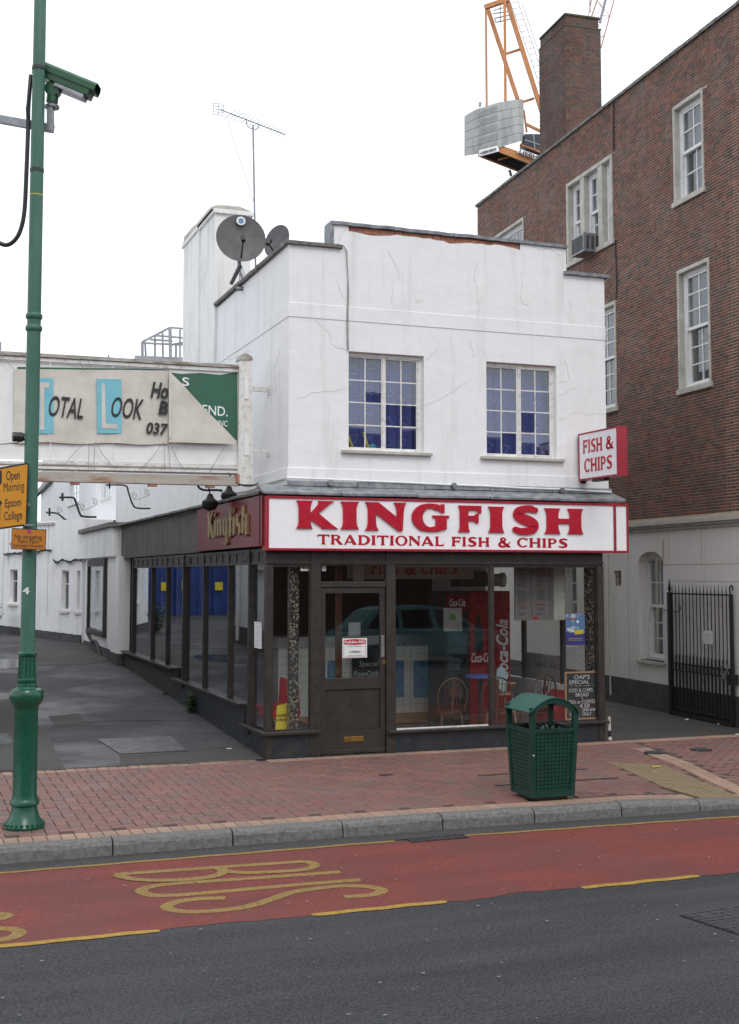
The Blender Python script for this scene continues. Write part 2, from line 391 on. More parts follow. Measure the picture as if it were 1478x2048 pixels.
M['gold'] = simple('gold_lettering', (.42,.33,.17), (.28,.21,.10), 12, .4, metal=.6)
M['black'] = simple('black_paint', (.012,.012,.013), (.03,.03,.03), 10, .4)
M['iron'] = simple('black_wrought_iron', (.010,.010,.011), (.022,.021,.02), 14, .5, metal=.2, bs=60)
M['green_old'] = simple('faded_green_paint', (.032,.115,.078), (.06,.155,.115), 7, .5, sc3=(1,1,.25), bs=30, bst=.15)
M['green'] = simple('dark_green_gloss_paint', (.008,.085,.048), (.006,.06,.036), 6, .25, bs=25, bst=.08)
M['bin'] = simple('green_bin_metal', (.004,.036,.026), (.007,.048,.036), 9, .38, bs=40, bst=.12)
M['cctv'] = simple('green_camera_housing', (.008,.07,.022), (.012,.085,.035), 8, .35)
M['galv'] = simple('galvanised_steel', (.30,.31,.33), (.18,.19,.20), 14, .45, metal=.7)
M['steel'] = simple('grey_primed_steel', (.35,.36,.38), (.26,.27,.29), 3, .6, metal=.3)
M['rust'] = simple('rusty_beam_paint', (.40,.37,.33), (.28,.14,.07), 5, .8, sc3=(.5,1,2), lo=.5, hi=.72, bs=30)
M['dish'] = simple('dark_grey_dish', (.10,.098,.10), (.075,.073,.075), 4, .55)
M['yellow_sign'] = simple('amber_sign_face', (.60,.26,.012), (.54,.23,.012), 4, .45)
M['orange_sign'] = simple('orange_sign_face', (.48,.17,.008), (.42,.14,.008), 4, .5)
M['canvas'] = simple('dirty_canvas_banner', (.66,.62,.57), (.52,.49,.44), 3, .85, bs=5, bst=.9)
M['sky_blue'] = simple('pale_blue_print', (.20,.52,.62), (.17,.44,.54), 5, .8, bs=5, bst=.5)
M['sign_green'] = simple('old_green_sign_face', (.02,.13,.075), (.035,.10,.065), 4, .4)
M['crane'] = simple('orange_crane_paint', (.56,.23,.075), (.42,.18,.07), 2, .55)
M['crane_pink'] = simple('faded_crane_paint', (.62,.36,.28), (.52,.33,.28), 2, .6)
M['crane_grey'] = simple('grey_crane_tube', (.42,.43,.50), None, 2, .6)
M['concrete'] = simple('counterweight_concrete', (.46,.47,.46), (.30,.31,.31), .9, .85, sc3=(1.6,1.6,.35), lo=.48, hi=.66)
M['wood'] = simple('pine_frame', (.42,.24,.11), (.30,.16,.07), 12, .5, sc3=(1,1,4))
M['chairwood'] = simple('dark_stained_wood', (.075,.028,.016), (.11,.05,.03), 14, .35)
M['chalkboard'] = simple('chalkboard', (.012,.014,.016), (.03,.032,.034), 8, .7)
M['chalk'] = simple('chalk_marks', (.62,.62,.60), (.4,.4,.4), 60, .9)
M['brass'] = simple('brass', (.45,.28,.08), (.34,.2,.06), 20, .3, metal=.85)
M['steel_plate'] = simple('brushed_steel', (.45,.45,.44), (.40,.40,.39), 2, .3, metal=.8)
M['red_plastic'] = simple('red_plastic', (.42,.010,.014), (.34,.012,.014), 8, .35)
M['cola'] = simple('red_fridge_side', (.30,.006,.010), (.24,.005,.009), 4, .3)
M['blue_plastic'] = simple('blue_plastic', (.06,.12,.42), (.05,.1,.36), 8, .35)
M['pale_blue'] = simple('pale_blue_plastic', (.35,.5,.56), None, 8, .4)
M['paper'] = simple('white_paper', (.72,.73,.74), (.66,.67,.66), 5, .8)
M['bag'] = simple('black_bin_liner', (.010,.010,.012), (.02,.02,.022), 12, .18, bs=9, bst=1.0)
M['cable'] = simple('black_cable', (.012,.013,.016), (.02,.02,.022), 10, .5)
M['wire'] = simple('grey_wire', (.30,.29,.28), (.2,.2,.2), 10, .6)
M['pvc'] = simple('grey_plastic_pipe', (.5,.49,.45), (.36,.35,.32), 8, .5)
M['leaf'] = simple('weed_leaf', (.05,.12,.02), (.09,.17,.035), 20, .6)
M['leafdark'] = simple('nettle_leaf', (.035,.09,.025), (.07,.13,.04), 20, .6)
M['litter'] = simple('pale_litter', (.5,.48,.45), (.65,.64,.62), 30, .8)
M['purple'] = simple('purple_poster', (.05,.02,.20), (.03,.06,.24), 5, .5)
M['yel'] = simple('yellow_print', (.62,.50,.03), (.5,.4,.02), 10, .5)
M['pblue'] = simple('blue_print', (.09,.19,.36), (.5,.55,.6), 6, .5, lo=.5, hi=.6)
M['tile'] = simple('white_counter_tile', (.72,.71,.65), (.66,.65,.60), 3, .3)
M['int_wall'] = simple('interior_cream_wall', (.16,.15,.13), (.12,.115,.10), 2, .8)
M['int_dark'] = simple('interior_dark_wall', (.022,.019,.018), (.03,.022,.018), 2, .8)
M['int_floor'] = simple('interior_floor', (.18,.17,.15), (.13,.12,.11), 5, .5)
M['tarp'] = simple('blue_tarpaulin', (.018,.045,.19), (.012,.03,.13), 1.2, .35, bs=2.2, bst=1.0)
M['teal_car'] = simple('teal_car_paint', (.17,.30,.31), (.15,.28,.29), 3, .22)
M['tyre'] = simple('rubber', (.012,.012,.012), None, 8, .8)
M['dirt'] = simple('grime', (.03,.03,.028), (.05,.048,.04), 12, .8)
# glass: clear pane with fresnel reflection
def glass(name, tint=(.9,.93,.92), rough=.0, ior=1.5, extra=0.0, wav=.0):
    m, t, b = nm(name); t.nodes.remove(b); o = t.nodes['Material Output']
    tr = N(t, 'ShaderNodeBsdfTransparent'); tr.inputs[0].default_value = (*tint, 1)
    gl = N(t, 'ShaderNodeBsdfGlossy'); gl.inputs['Roughness'].default_value = rough; gl.inputs[0].default_value = (.95,.97,1,1)
    ge = N(t, 'ShaderNodeNewGeometry'); dt = N(t, 'ShaderNodeVectorMath', operation='DOT_PRODUCT')
    t.links.new(ge.outputs['Normal'], dt.inputs[0]); t.links.new(ge.outputs['Incoming'], dt.inputs[1])
    ab = N(t, 'ShaderNodeMath', operation='ABSOLUTE'); t.links.new(dt.outputs['Value'], ab.inputs[0])
    om = N(t, 'ShaderNodeMath', operation='SUBTRACT', use_clamp=True); om.inputs[0].default_value = 1; t.links.new(ab.outputs[0], om.inputs[1])
    pw = N(t, 'ShaderNodeMath', operation='POWER'); pw.inputs[1].default_value = 5; t.links.new(om.outputs[0], pw.inputs[0])
    a = N(t, 'ShaderNodeMath', operation='MULTIPLY_ADD'); a.inputs[1].default_value = .95; a.inputs[2].default_value = .045 + extra; a.use_clamp = True
    t.links.new(pw.outputs[0], a.inputs[0]); mx = N(t, 'ShaderNodeMixShader'); t.links.new(a.outputs[0], mx.inputs[0])
    t.links.new(tr.outputs[0], mx.inputs[1]); t.links.new(gl.outputs[0], mx.inputs[2]); t.links.new(mx.outputs[0], o.inputs[0])
    if wav:
        bn = N(t, 'ShaderNodeBump'); bn.inputs['Strength'].default_value = wav; bn.inputs['Distance'].default_value = .01
        t.links.new(noise(t, coords(t), 1.5, 1), bn.inputs['Height']); t.links.new(bn.outputs[0], gl.inputs['Normal']); 
    return m
M['glass'] = glass('shop_glass', (.97,.98,.975), wav=.02)
M['glass_dark'] = glass('window_glass', (.9,.93,.95), extra=.02, wav=.03)
M['curtain'] = simple('blue_curtain', (.085,.10,.31), (.05,.06,.22), 3, .9, sc3=(5,1,.6), bs=4, bst=.8)
M['curtain_line'] = simple('curtain_print', (.38,.42,.56), (.2,.24,.42), 9, .9, lo=.4, hi=.6)
M['netting'] = simple('grey_blind', (.085,.085,.085), (.06,.06,.06), 3, .9, sc3=(2,2,.3))
# asphalt surfaces
def asphalt(name, base, light, speck, wet=0.0, wets=.4, blot=None, wear=None):
    m, t, b = nm(name); co = coords(t)
    f1 = rng(t, noise(t, co, 55, 4, .85), .43, .58); f2 = rng(t, noise(t, coords(t, (.22, 1.3, 1)), 2.2, 5, .65), .3, .7, -.30, .30)
    fa = N(t, 'ShaderNodeMath', operation='ADD', use_clamp=True); t.links.new(f1, fa.inputs[0]); t.links.new(f2, fa.inputs[1]); f = fa.outputs[0]
    c = mixc(t, f, base, light)
    v = N(t, 'ShaderNodeTexVoronoi'); v.inputs['Scale'].default_value = 38; t.links.new(co, v.inputs['Vector'])
    g = rng(t, v.outputs['Distance'], .05, .13, .55, 0); 
    gate = rng(t, noise(t, co, 21, 2), .56, .6); gm = N(t, 'ShaderNodeMath', operation='MULTIPLY'); t.links.new(g, gm.inputs[0]); t.links.new(gate, gm.inputs[1])
    c = mixc(t, gm.outputs[0], c, speck)
    if blot: c = mixc(t, rng(t, noise(t, co, .9, 5), .42, .68, 0, .8), c, blot)
    if wear: c = mixc(t, rng(t, noise(t, co, 26, 6, .8), .50, .66, 0, .85), c, wear)
    t.links.new(c, b.inputs['Base Color'])
    t.links.new(rng(t, noise(t, co, wets, 4, .55), .46, .60, .80, .80-.62*wet), b.inputs['Roughness'])
    bn = bump(t, b, noise(t, co, 150, 3, .8), .5, .006)
    if wet: t.links.new(rng(t, noise(t, co, wets, 4, .55), .46, .60, .5, .06), bn.inputs['Strength'])
    return m
M['road'] = asphalt('grey_road_asphalt', (.009,.010,.012), (.052,.053,.058), (.26,.26,.25), wet=.0)
M['redroad'] = asphalt('red_bus_lane_surface', (.105,.019,.015), (.215,.040,.030), (.36,.22,.20), wet=.10, blot=(.10,.032,.027))
M['gutter'] = asphalt('dark_gutter_asphalt', (.02,.02,.021), (.06,.06,.06), (.16,.16,.15), wet=.3)
M['yard'] = asphalt('dark_yard_asphalt', (.030,.030,.033), (.090,.090,.096), (.16,.16,.15), wet=.55, wets=.6, blot=(.028,.028,.030))
M['yard_patch'] = asphalt('old_yard_asphalt', (.03,.028,.026), (.075,.07,.065), (.2,.19,.18), wet=.15)
M['alley'] = asphalt('brown_alley_asphalt', (.03,.027,.024), (.085,.078,.068), (.24,.22,.2), wet=.3, blot=(.03,.026,.022))
M['yellow_line'] = asphalt('worn_yellow_road_paint', (.20,.125,.030), (.29,.19,.055), (.12,.07,.035), wear=(.10,.035,.022))
M['yellow_fresh'] = asphalt('yellow_road_paint', (.31,.18,.018), (.40,.24,.04), (.2,.12,.03), wear=(.16,.09,.03))
M['puddle'] = simple('rain_puddle_film', (.022,.023,.026), (.03,.03,.034), 3, .16, rvar=.05)
M['cover'] = simple('cast_iron_cover', (.05,.05,.055), (.09,.09,.095), 18, .45, metal=.4, bs=60, bst=.8)
def tilemat():
    m, t, b = nm('mosaic_column_tile'); co = coords(t)
    v = N(t, 'ShaderNodeTexVoronoi'); v.inputs['Scale'].default_value = 55; v.inputs['Randomness'].default_value = .25; t.links.new(co, v.inputs['Vector'])
    t.links.new(ramp(t, v.outputs['Color'], [(0,(.03,.03,.03)),(.45,(.10,.07,.06)),(.6,(.3,.26,.18)),(.75,(.09,.1,.11)),(1,(.6,.58,.5))], 'CONSTANT'), b.inputs['Base Color'])
    b.inputs['Roughness'].default_value = .25; return m
M['mosaic'] = tilemat()
# ================================================================== GROUND, ROAD, KERB, PAVEMENT
def sheet(name, mat, u0, u1, v0, v1, z, frame=S, n=1, kind='structure'):
    m = MB()
    m.quad((u0, v0, z), (u1, v0, z), (u1, v1, z), (u0, v1, z)); return m.build(name, mat, None, frame, kind)
RZ = -0.125
sheet('ground', M['gutter'], -400, 400, -400, 400, -0.30)
sheet('road', M['road'], -70, 70, -22, -3.55, RZ)
# red bus lane with slightly ragged edges, gutter strip
m = MB(); us = [-30 + .12*i for i in range(500)]
def lane_edge(u): return -5.745 + .012*math.sin(u*9.1) + .018*math.sin(u*2.3+1) + .01*math.sin(u*31) + (-.03 if -.45 < u < .1 else 0)
def lane_top(u): return -3.93 - (.045*max(0, u-.4) if u < 6 else .25) + .006*math.sin(u*11)
vs = []; fs = []
for i, u in enumerate(us):
    vs += [(u, lane_edge(u), RZ+.002), (u, lane_top(u), RZ+.002)]
    if i: k = 2*i; fs.append((k-2, k, k+1, k-1))
bus_lane = m.add(vs, fs).build('bus_lane', M['redroad'], None, S, 'structure')
m = MB(); vs = []; fs = []
for i, u in enumerate(us):
    vs += [(u, lane_top(u)+.004, RZ+.0045), (u, lane_top(u)+.062, RZ+.0045)]
    if i and not (.10 < us[i] < .62): k = 2*i; fs.append((k-2, k, k+1, k-1))
m.add(vs, fs).build('yellow_edge_line', M['yellow_line'], None, S, 'structure')
m = MB(); vs = []; fs = []
for i, u in enumerate(us):
    vs += [(u, lane_top(u)+.066, RZ+.004), (u, -3.56, RZ+.004)]
    if i: k = 2*i; fs.append((k-2, k, k+1, k-1))
m.add(vs, fs).build('gutter', M['gutter'], None, S, 'structure')
for k, (a, b) in enumerate(((-4.4, -2.29), (-1.31, -.37), (.66, 1.63), (2.62, 3.6), (-6.6, -5.4))):
    m = MB(); vs = []; fs = []; n = 24
    for i in range(n+1):
        u = a + (b-a)*i/n; q = -5.76 + .006*math.sin(u*17)
        tk = .035 if 0 < i < n else .022
        vs += [(u, q-tk, RZ+.0045), (u, q+tk, RZ+.0045)]
        if i: j = 2*i; fs.append((j-2, j, j+1, j-1))
    m.add(vs, fs).build('yellow_lane_dash', M['yellow_fresh'], None, S, 'structure')
# road lettering, read by a driver going to the right
def rp(pts, k=6):
    return [S.G(x/1.8475, 1640 + y/1.8475, RZ) for x, y in crom_xy(pts, k)]
def crom_xy(pts, k): return [(p.x, p.y) for p in crom([(a, b, 0) for a, b in pts], k)]
flat = lambda dz: (lambda x, y, d: (x, y, RZ + dz))
def road_letter(name, strokes, parent_name='bus_lane'):
    m = MB()
    for i, st in enumerate(strokes):
        pts = rp(st); n = len(pts)
        ribbon_flat(m, pts, .088, RZ + .0045 + i*.0012)
    return m.build(name, M['yellow_line'], bus_lane)
def ribbon_flat(m, pts, w_, z):
    n = len(pts); P = [Vector(p) for p in pts]; vs = []; fs = []
    for i, p in enumerate(P):
        t = (P[min(i+1, n-1)] - P[max(i-1, 0)]).normalized(); nn = Vector((-t.y, t.x))*w_/2
        vs += [(*(p+nn), z), (*(p-nn), z)]
        if i: fs.append((2*i-2, 2*i, 2*i+1, 2*i-1))
    m.add(vs, fs)
road_letter('letter', [[(425,203),(600,191),(800,177),(1000,163),(1120,155)], [(1110,156),(1150,160),(1160,174),(1110,187),(1000,194),(900,197),(835,190),(800,178)], [(428,205),(480,219),(560,226),(660,224),(760,216),(815,202),(825,188),(800,180)]])
road_letter('letter', [[(1258,194),(1050,209),(850,223),(680,234),(570,246),(522,262),(555,279),(640,280),(800,268),(1000,250),(1200,233),(1332,223)]])
road_letter('letter', [[(832,290),(740,293),(660,303),(615,322),(650,337),(730,341),(850,332),(930,318),(1000,296),(1070,272),(1160,256),(1260,246),(1360,248),(1412,262),(1380,277),(1320,283),(1272,286)]])
road_letter('letter', [[(-260,372),(-140,358),(-40,350),(10,351),(24,358),(-20,370),(-120,380)]])
road_letter('letter', [[(-330,420),(-150,412),(-20,404),(45,406),(72,418),(50,434),(0,446),(-90,454)]])
# inspection cover in the road, gully grating by the kerb
t = thing('road_inspection_cover', 'dark square iron inspection cover set in the grey road at the right edge', 'inspection cover', S, (1.28, -6.86, RZ))
u0, v0 = S.G(1358, 1832, RZ)
m = MB(); cc = [S.G(1358,1832,RZ), S.G(1545,1803,RZ), S.G(1720,1880,RZ), S.G(1545,1892,RZ)]
m.prism(cc, RZ+.004, RZ+.012, lambda x, y, d: (x, y, d)).build('frame', M['cover'], t)
m = MB(); ce = Vector((sum(c[0] for c in cc)/4, sum(c[1] for c in cc)/4))
for i in range(13):
    for j in range(13):
        a = (i+.5)/13; b = (j+.5)/13; 
        p = (Vector(cc[0])*(1-a)*(1-b) + Vector(cc[1])*a*(1-b) + Vector(cc[2])*a*b + Vector(cc[3])*(1-a)*b)
        m.disc((p.x, p.y, RZ+.013), .018, (0,0,1), .006, 6)
o = m.build('stud', M['cover'], t, kind='stuff')
t = thing('gully_grating', 'black slotted drain grating in the gutter beside the granite kerb', 'drain', S, (.35, -3.87, RZ))
m = MB(); m.box(.11,.62,-4.0,-3.86,RZ+.005,RZ+.007).build('pan', M['black'], t)
m = MB(); m.box(.11,.62,-3.875,-3.86,RZ+.004,RZ+.012); m.box(.11,.62,-4.0,-3.985,RZ+.004,RZ+.012); m.box(.11,.125,-3.985,-3.875,RZ+.004,RZ+.012); m.box(.605,.62,-3.985,-3.875,RZ+.004,RZ+.012); m.build('frame', M['cover'], t)
for i in range(9): MB().box(.155+i*.05,.175+i*.05,-3.985,-3.875,RZ+.006,RZ+.011).build('bar', M['cover'], t)
# yard: rises away from the pavement
m = MB(); gu = [-60,-40,-28,-20,-14,-10,-7,-5,-4,-3,-2.2,-1.4,-.7,-.2,.6,1.2]; gv = [.1,.6,1.2,2,3,4,5,6.5,8,10,13,17,22,28,36,48,70]
vs = [(u, v, yard_z(v)) for v in gv for u in gu]; fs = []; n = len(gu)
for j in range(len(gv)-1):
    for i in range(n-1): fs.append((j*n+i, j*n+i+1, (j+1)*n+i+1, (j+1)*n+i))
yard = m.add(vs, fs).build('yard', M['yard'], None, S, 'structure')
yard_th = None
def yard_poly(name, mat, px, dz, par=None, kind='structure', label=None):
    pts = [SY(x, y) for x, y in px]; m = MB()
    m.add([(p[0], p[1], p[2]+dz) for p in pts], [tuple(range(len(pts)))[::-1]]); o = m.build(name, mat, par, S, kind)
    if label: o['label'] = label
    return o
yard_poly('asphalt_patch', M['yard_patch'], [(97,1433),(160,1427),(172,1450),(112,1455)], .004)
yard_poly('asphalt_patch', M['yard_patch'], [(0,1400),(30,1398),(95,1470),(130,1540),(0,1543)], .005)
yard_poly('asphalt_patch', M['yard_patch'], [(240,1512),(372,1506),(420,1496),(500,1494),(530,1519),(240,1530)], .004)
yard_poly('asphalt_patch', M['yard_patch'], [(60,1298),(175,1290),(240,1318),(190,1328),(70,1332)], .004)
def blob(px, n=5):
    return [(p.x, p.y) for p in crom([(a, b, 0) for a, b in px], n, True)]
yard_poly('puddle', M['puddle'], blob([(-20,1322),(20,1318),(64,1321),(60,1332),(10,1338),(-20,1336)]), .0055)
def seam(px, wd_, mat, dz=.007):
    q = [SY(x, y) for x, y in crom_xy(px, 8)]; m = MB(); vs = []; fs = []
    for i, p in enumerate(q):
        j = random.uniform(-.012, .012); w2 = wd_*random.uniform(.3, 1)
        vs += [(p[0], p[1]-w2+j, yard_z(p[1])+dz), (p[0], p[1]+w2+j, yard_z(p[1])+dz)]
        if i: fs.append((2*i-2, 2*i, 2*i+1, 2*i-1))
    return m.add(vs, fs).build('tarmac_seam', mat, yard)
seam([(0,1340),(70,1334),(150,1331),(215,1323),(245,1316)], .02, M['yard_patch'])
seam([(110,1452),(220,1442),(330,1441),(420,1438),(500,1436)], .02, M['yard_patch']); seam([(236,1513),(330,1509),(400,1500),(480,1494),(520,1496)], .012, M['dirt'])
seam([(0,1541),(120,1538),(240,1533),(360,1528),(520,1522)], .02, M['dirt'])
t = thing('steel_hatch_cover', 'grey rectangular steel hatch plate set in the dark yard beside the shop', 'hatch cover', S, (-1, 1.3, 0))
pts = [SY(x, y) for x, y in ((195,1480),(342,1474),(373,1502),(240,1509))]
c0 = Vector((sum(p[0] for p in pts)/4, sum(p[1] for p in pts)/4, sum(p[2] for p in pts)/4))
m = MB(); k = 1.008
m.add([(c0.x+(p[0]-c0.x)*k, c0.y+(p[1]-c0.y)*k, p[2]+.004) for p in pts], [(3,2,1,0)]); m.build('rim', M['black'], t)
m = MB(); vs = [(p[0], p[1], p[2]+.0) for p in pts] + [(p[0], p[1], p[2]+.010) for p in pts]
m.add(vs, [(4,7,6,5),(0,1,5,4),(1,2,6,5),(2,3,7,6),(3,0,4,7)]); m.build('plate', simple('worn_steel_plate', (.14,.14,.145), (.09,.09,.1), 5, .42, metal=.5, bs=50, bst=.3), t)
for x, y in ((272,1477),(295,1504),(225,1495),(350,1490)):
    p = SY(x, y); MB().disc((p[0], p[1], p[2]+.011), .012, (0,0,1), .004, 8).build('lifting_hole', M['black'], t)
t = thing('yard_drain_cover', 'small ribbed iron drain cover in the yard left of the lamp column', 'drain', S, (-2.7, 1.6, 0))
pts = [SY(x, y) for x, y in ((-30,1468),(14,1468),(27,1488),(-20,1492))]
MB().add([(p[0], p[1], p[2]+.008) for p in pts], [(3,2,1,0)]).build('frame', M['cover'], t)
for i in range(7):
    a = (i+.5)/7; P0 = Vector(pts[0])*(1-a)+Vector(pts[3])*a; P1 = Vector(pts[1])*(1-a)+Vector(pts[2])*a
    MB().bar(P0+Vector((0,0,.012)), P1+Vector((0,0,.012)), .02, .008).build('rib', M['galv'], t)
# alley at the right of the shop
alley = sheet('alley', M['alley'], 4.2, 40, -.02, 45, -0.004)
sheet('shop_ground', M['int_floor'], .02, 4.2, .0, 30, -0.02)
def pipoly(x, y, P):
    c = False; n = len(P)
    for i in range(n):
        a = P[i]; b = P[i-1]
        if (a[1] > y) != (b[1] > y) and x < (b[0]-a[0])*(y-a[1])/(b[1]-a[1])+a[0]: c = not c
    return c
# kerb
def kerb_z(u): return 0.0 if u < 2.6 else max(-.07, -.045*(u-2.6))
def pz(u, v):
    k = min(1, max(0, (-v-1.6)/1.9)); return kerb_z(u)*k*k*(3-2*k)
def kerb_v(u): return -3.48 - (.035*max(0, u-.5) if u < 6 else .19)
kerb = MB().box(-40, 40, -3.63, -3.45, -.25, -.13).build('kerb', M['joint'], None, S, 'structure')
joints = [-3.17-.93*i for i in range(12, 0, -1)] + [-3.17,-2.243,-1.287,-.351,.552,1.419,2.282,3.1] + [3.1+.93*i for i in range(1, 9)]
for i in range(len(joints)-1):
    a, b = joints[i]+.006, joints[i+1]-.006; m = MB(); vs = []; fs = []; n = 7
    for k in range(n+1):
        u = a+(b-a)*k/n; z = kerb_z(u) + random.uniform(-.003,.003); v = kerb_v(u); e = random.uniform(-.006,.006)
        vs += [(u, v, -.2), (u, v, z), (u, v-.085+e, z-.002), (u, v-.118+e, z-.016+e), (u, v-.135, z-.045+e), (u, v-.148, -.2)]
        if k:
            q = (k-1)*6
            for s_ in range(5): fs.append((q+s_, q+s_+6, q+s_+7, q+s_+1))
    fs += [(0,1,2,3,4,5), tuple(n*6+k for k in (5,4,3,2,1,0))]
    m.add(vs, fs).build('kerb_stone', M['kerb'], kerb)
# paving
pav = MB().add([(-60,-3.49,-.012),(2.5,-3.49,-.012),(2.5,-.0,-.012),(-60,-.0,-.012)], [(0,1,2,3)])
_g = [(u_, v_) for v_ in [-3.72+.31*j for j in range(13)] for u_ in [2.5+.3*i for i in range(30)]+[60]]
pav.add([(u_, max(v_, kerb_v(u_)-.03), pz(u_, max(v_, kerb_v(u_)-.03))-.014) for u_, v_ in _g], [(j*31+i, j*31+i+1, (j+1)*31+i+1, (j+1)*31+i) for j in range(12) for i in range(30)])
pav.add([(-60,0.0,-.012),(0,0,-.012),(0,.1,-.012),(-60,.1,-.012)], [(0,1,2,3)])
pavement = pav.build('pavement', M['joint'], None, S, 'structure')
TAC = [S.G(1212,1524), S.G(1330,1530), S.G(1478,1583), S.G(1560,1612), S.G(1405,1600)]
BAND0 = S.G(1262,1496); BAND1 = S.G(1500,1586)
bd = (Vector(BAND1)-Vector(BAND0)).normalized(); bn = Vector((-bd.y, bd.x))
BANDP = [tuple(Vector(BAND0)-bn*.0), tuple(Vector(BAND1)+bd*2-bn*.0), tuple(Vector(BAND1)+bd*2+bn*.22), tuple(Vector(BAND0)+bn*.22)]
def brick_mesh(name, L, W, H=.03, mat=None, bev=.004):
    x, y = L/2, W/2; b = bev
    vs = [(-x,-y,-H),(x,-y,-H),(x,y,-H),(-x,y,-H),(-x,-y,-b),(x,-y,-b),(x,y,-b),(-x,y,-b),(-x+b,-y+b,0),(x-b,-y+b,0),(x-b,y-b,0),(-x+b,y-b,0)]
    fs = [(8,9,10,11)]
    for o_ in (0, 4):
        for i in range(4): j = (i+1) % 4; fs.append((o_+i, o_+j, o_+4+j, o_+4+i))
    me = bpy.data.meshes.new(name); me.from_pydata(vs, [], fs); me.materials.append(mat); me.update(); return me, vs, fs
G_ = .006
PB = {}
cand = []
def addbrick(cx, cy, L, W, z, key, rot=0):
    cand.append((cx, cy, L, W, z+pz(cx, cy), key, rot))
cell = .104; vb0 = -3.27
for i in range(-68, 92):
    for j in range(0, 33):
        t_ = (i+j) % 4; x = i*cell; y = vb0 + j*cell
        if t_ == 0: L, W = 2*cell, cell
        elif t_ == 2: L, W = cell, 2*cell
        else: continue
        x0, x1, y0, y1 = x, x+L, y, y+W
        top = -.10 if x+L/2 < -.05 else -.20
        if y0 > top-.02: continue
        y1 = min(y1, top)
        cx, cy = (x0+x1)/2, (y0+y1)/2
        if pipoly(cx, cy, TAC) or pipoly(cx, cy, BANDP): continue
        if cx > BAND0[0] and (Vector((cx, cy))-Vector(BAND0)).dot(bn) > .2 : continue
        addbrick(cx, cy, x1-x0-G_, y1-y0-G_, random.uniform(-.0015,.0015), 'p')
# beyond the diagonal band the bond is laid at 45 degrees
for i in range(-40, 60):
    for j in range(-40, 60):
        t_ = (i+j) % 4; x = i*cell; y = j*cell
        if t_ == 0: L, W = 2*cell, cell
        elif t_ == 2: L, W = cell, 2*cell
        else: continue
        a = math.radians(45); cx, cy = x+L/2, y+W/2
        X = 5.5 + cx*math.cos(a)-cy*math.sin(a); Y = -1.6 + cx*math.sin(a)+cy*math.cos(a)
        if X > BAND0[0] and Y < -.27 and Y > -3.30 and X < 9.3 and (Vector((X, Y))-Vector(BAND0)).dot(bn) > .30 and not pipoly(X, Y, TAC):
            addbrick(X, Y, L-G_, W-G_, random.uniform(-.0015,.0015), 'p', a)
for i in range(-66, 88):       # buff header course along the kerb, and along the back edge
    u = i*.1085 + .05
    if not pipoly(u, -3.37, TAC) and u < 6.5: addbrick(u, -3.375 if u < .6 else kerb_v(u)+.105, .1085-G_, .2-G_, 0, 'b')
    if u < -.08: addbrick(u, 0.0, .1085-G_, .19-G_, 0, 'b')
    elif u > .0: addbrick(u, -.105, .1085-G_, .18-G_, 0, 'b')
ang = math.atan2(bd.y, bd.x)
for r in range(2):
    for i in range(44):
        p = Vector(BAND0) + bd*(.05+i*.108) + bn*(.055 + r*.107)
        if p.y > -.22 or p.y < kerb_v(p.x)+.07: continue
        addbrick(p.x, p.y, .108-G_, .105-G_, .003, 'b', ang)
def inview(fr, p, mg=0):
    P = fr.w(p) - CAMP; Z = P.y*_c + P.z*_s; Y = -P.y*_s + P.z*_c
    if Z < .3: return None
    x = CX + FPX*P.x/Z; y = CY - FPX*Y/Z
    return Z if (-mg < x < 1478+mg and -mg < y < 2048+mg) else None
vis = sorted([(inview(S, (c[0], c[1], 0)), k) for k, c in enumerate(cand) if inview(S, (c[0], c[1], 0))])
near = set(k for d, k in vis[:300])
st = {'p': MB(), 'b': MB()}
for k, (cx, cy, L, W, z, key, rot) in enumerate(cand):
    mt = M['paver'] if key == 'p' else M['paver_buff']; kk = (key, round(L, 3), round(W, 3))
    if kk not in PB: PB[kk] = brick_mesh('brick', L, W, .03, mt)
    me, vs, fs = PB[kk]
    if k in near: dup_mesh('brick', me, pavement, (cx, cy, z), rot)
    else:
        ca, sa = math.cos(rot), math.sin(rot)
        st[key].add([(cx+v[0]*ca-v[1]*sa, cy+v[0]*sa+v[1]*ca, z+v[2]) for v in vs], fs)
st['p'].build('clay_bricks', M['paver'], pavement, kind='stuff'); st['b'].build('buff_bricks', M['paver_buff'], pavement, kind='stuff')
# tactile slabs
m = MB(); mnx = min(p[0] for p in TAC); 
def clipcell(poly, x0, x1, y0, y1):
    def cl(P, f):
        o = []
        for i in range(len(P)):
            a, b = P[i-1], P[i]; fa, fb = f(a), f(b)
            if (fa >= 0) != (fb >= 0):
                t = fa/(fa-fb); o.append((a[0]+(b[0]-a[0])*t, a[1]+(b[1]-a[1])*t))
            if fb >= 0: o.append(b)
        return o
    P = poly
    for f in (lambda p: p[0]-x0, lambda p: x1-p[0], lambda p: p[1]-y0, lambda p: y1-p[1]):
        P = cl(P, f)
        if len(P) < 3: return []
    return P
for i in range(12):
    for j in range(8):
        x0 = 3.2+i*.33; y0 = -4.0+j*.33; P = clipcell(TAC, x0+.003, x0+.327, max(y0+.003, kerb_v(x0+.33)-.0), y0+.327)
        if len(P) < 3: continue
        ar = abs(sum(P[a][0]*P[a-1][1]-P[a-1][0]*P[a][1] for a in range(len(P))))/2
        if ar < .004: continue
        dz = random.uniform(0,.002)
        mm = MB().prism(P, -.012, .002+dz, lambda x, y, d: (x, y, d+pz(x, y)))
        for a in range(6):
            for b in range(6):
                px, py = x0+.027+a*.054, y0+.027+b*.054
                if pipoly(px, py, P): mm.disc((px, py, .004+dz+pz(px, py)), .012, (0,0,1), .005, 6)
        mm.sm = False
        mm.build('tactile_slab', M['tactile'], pavement)
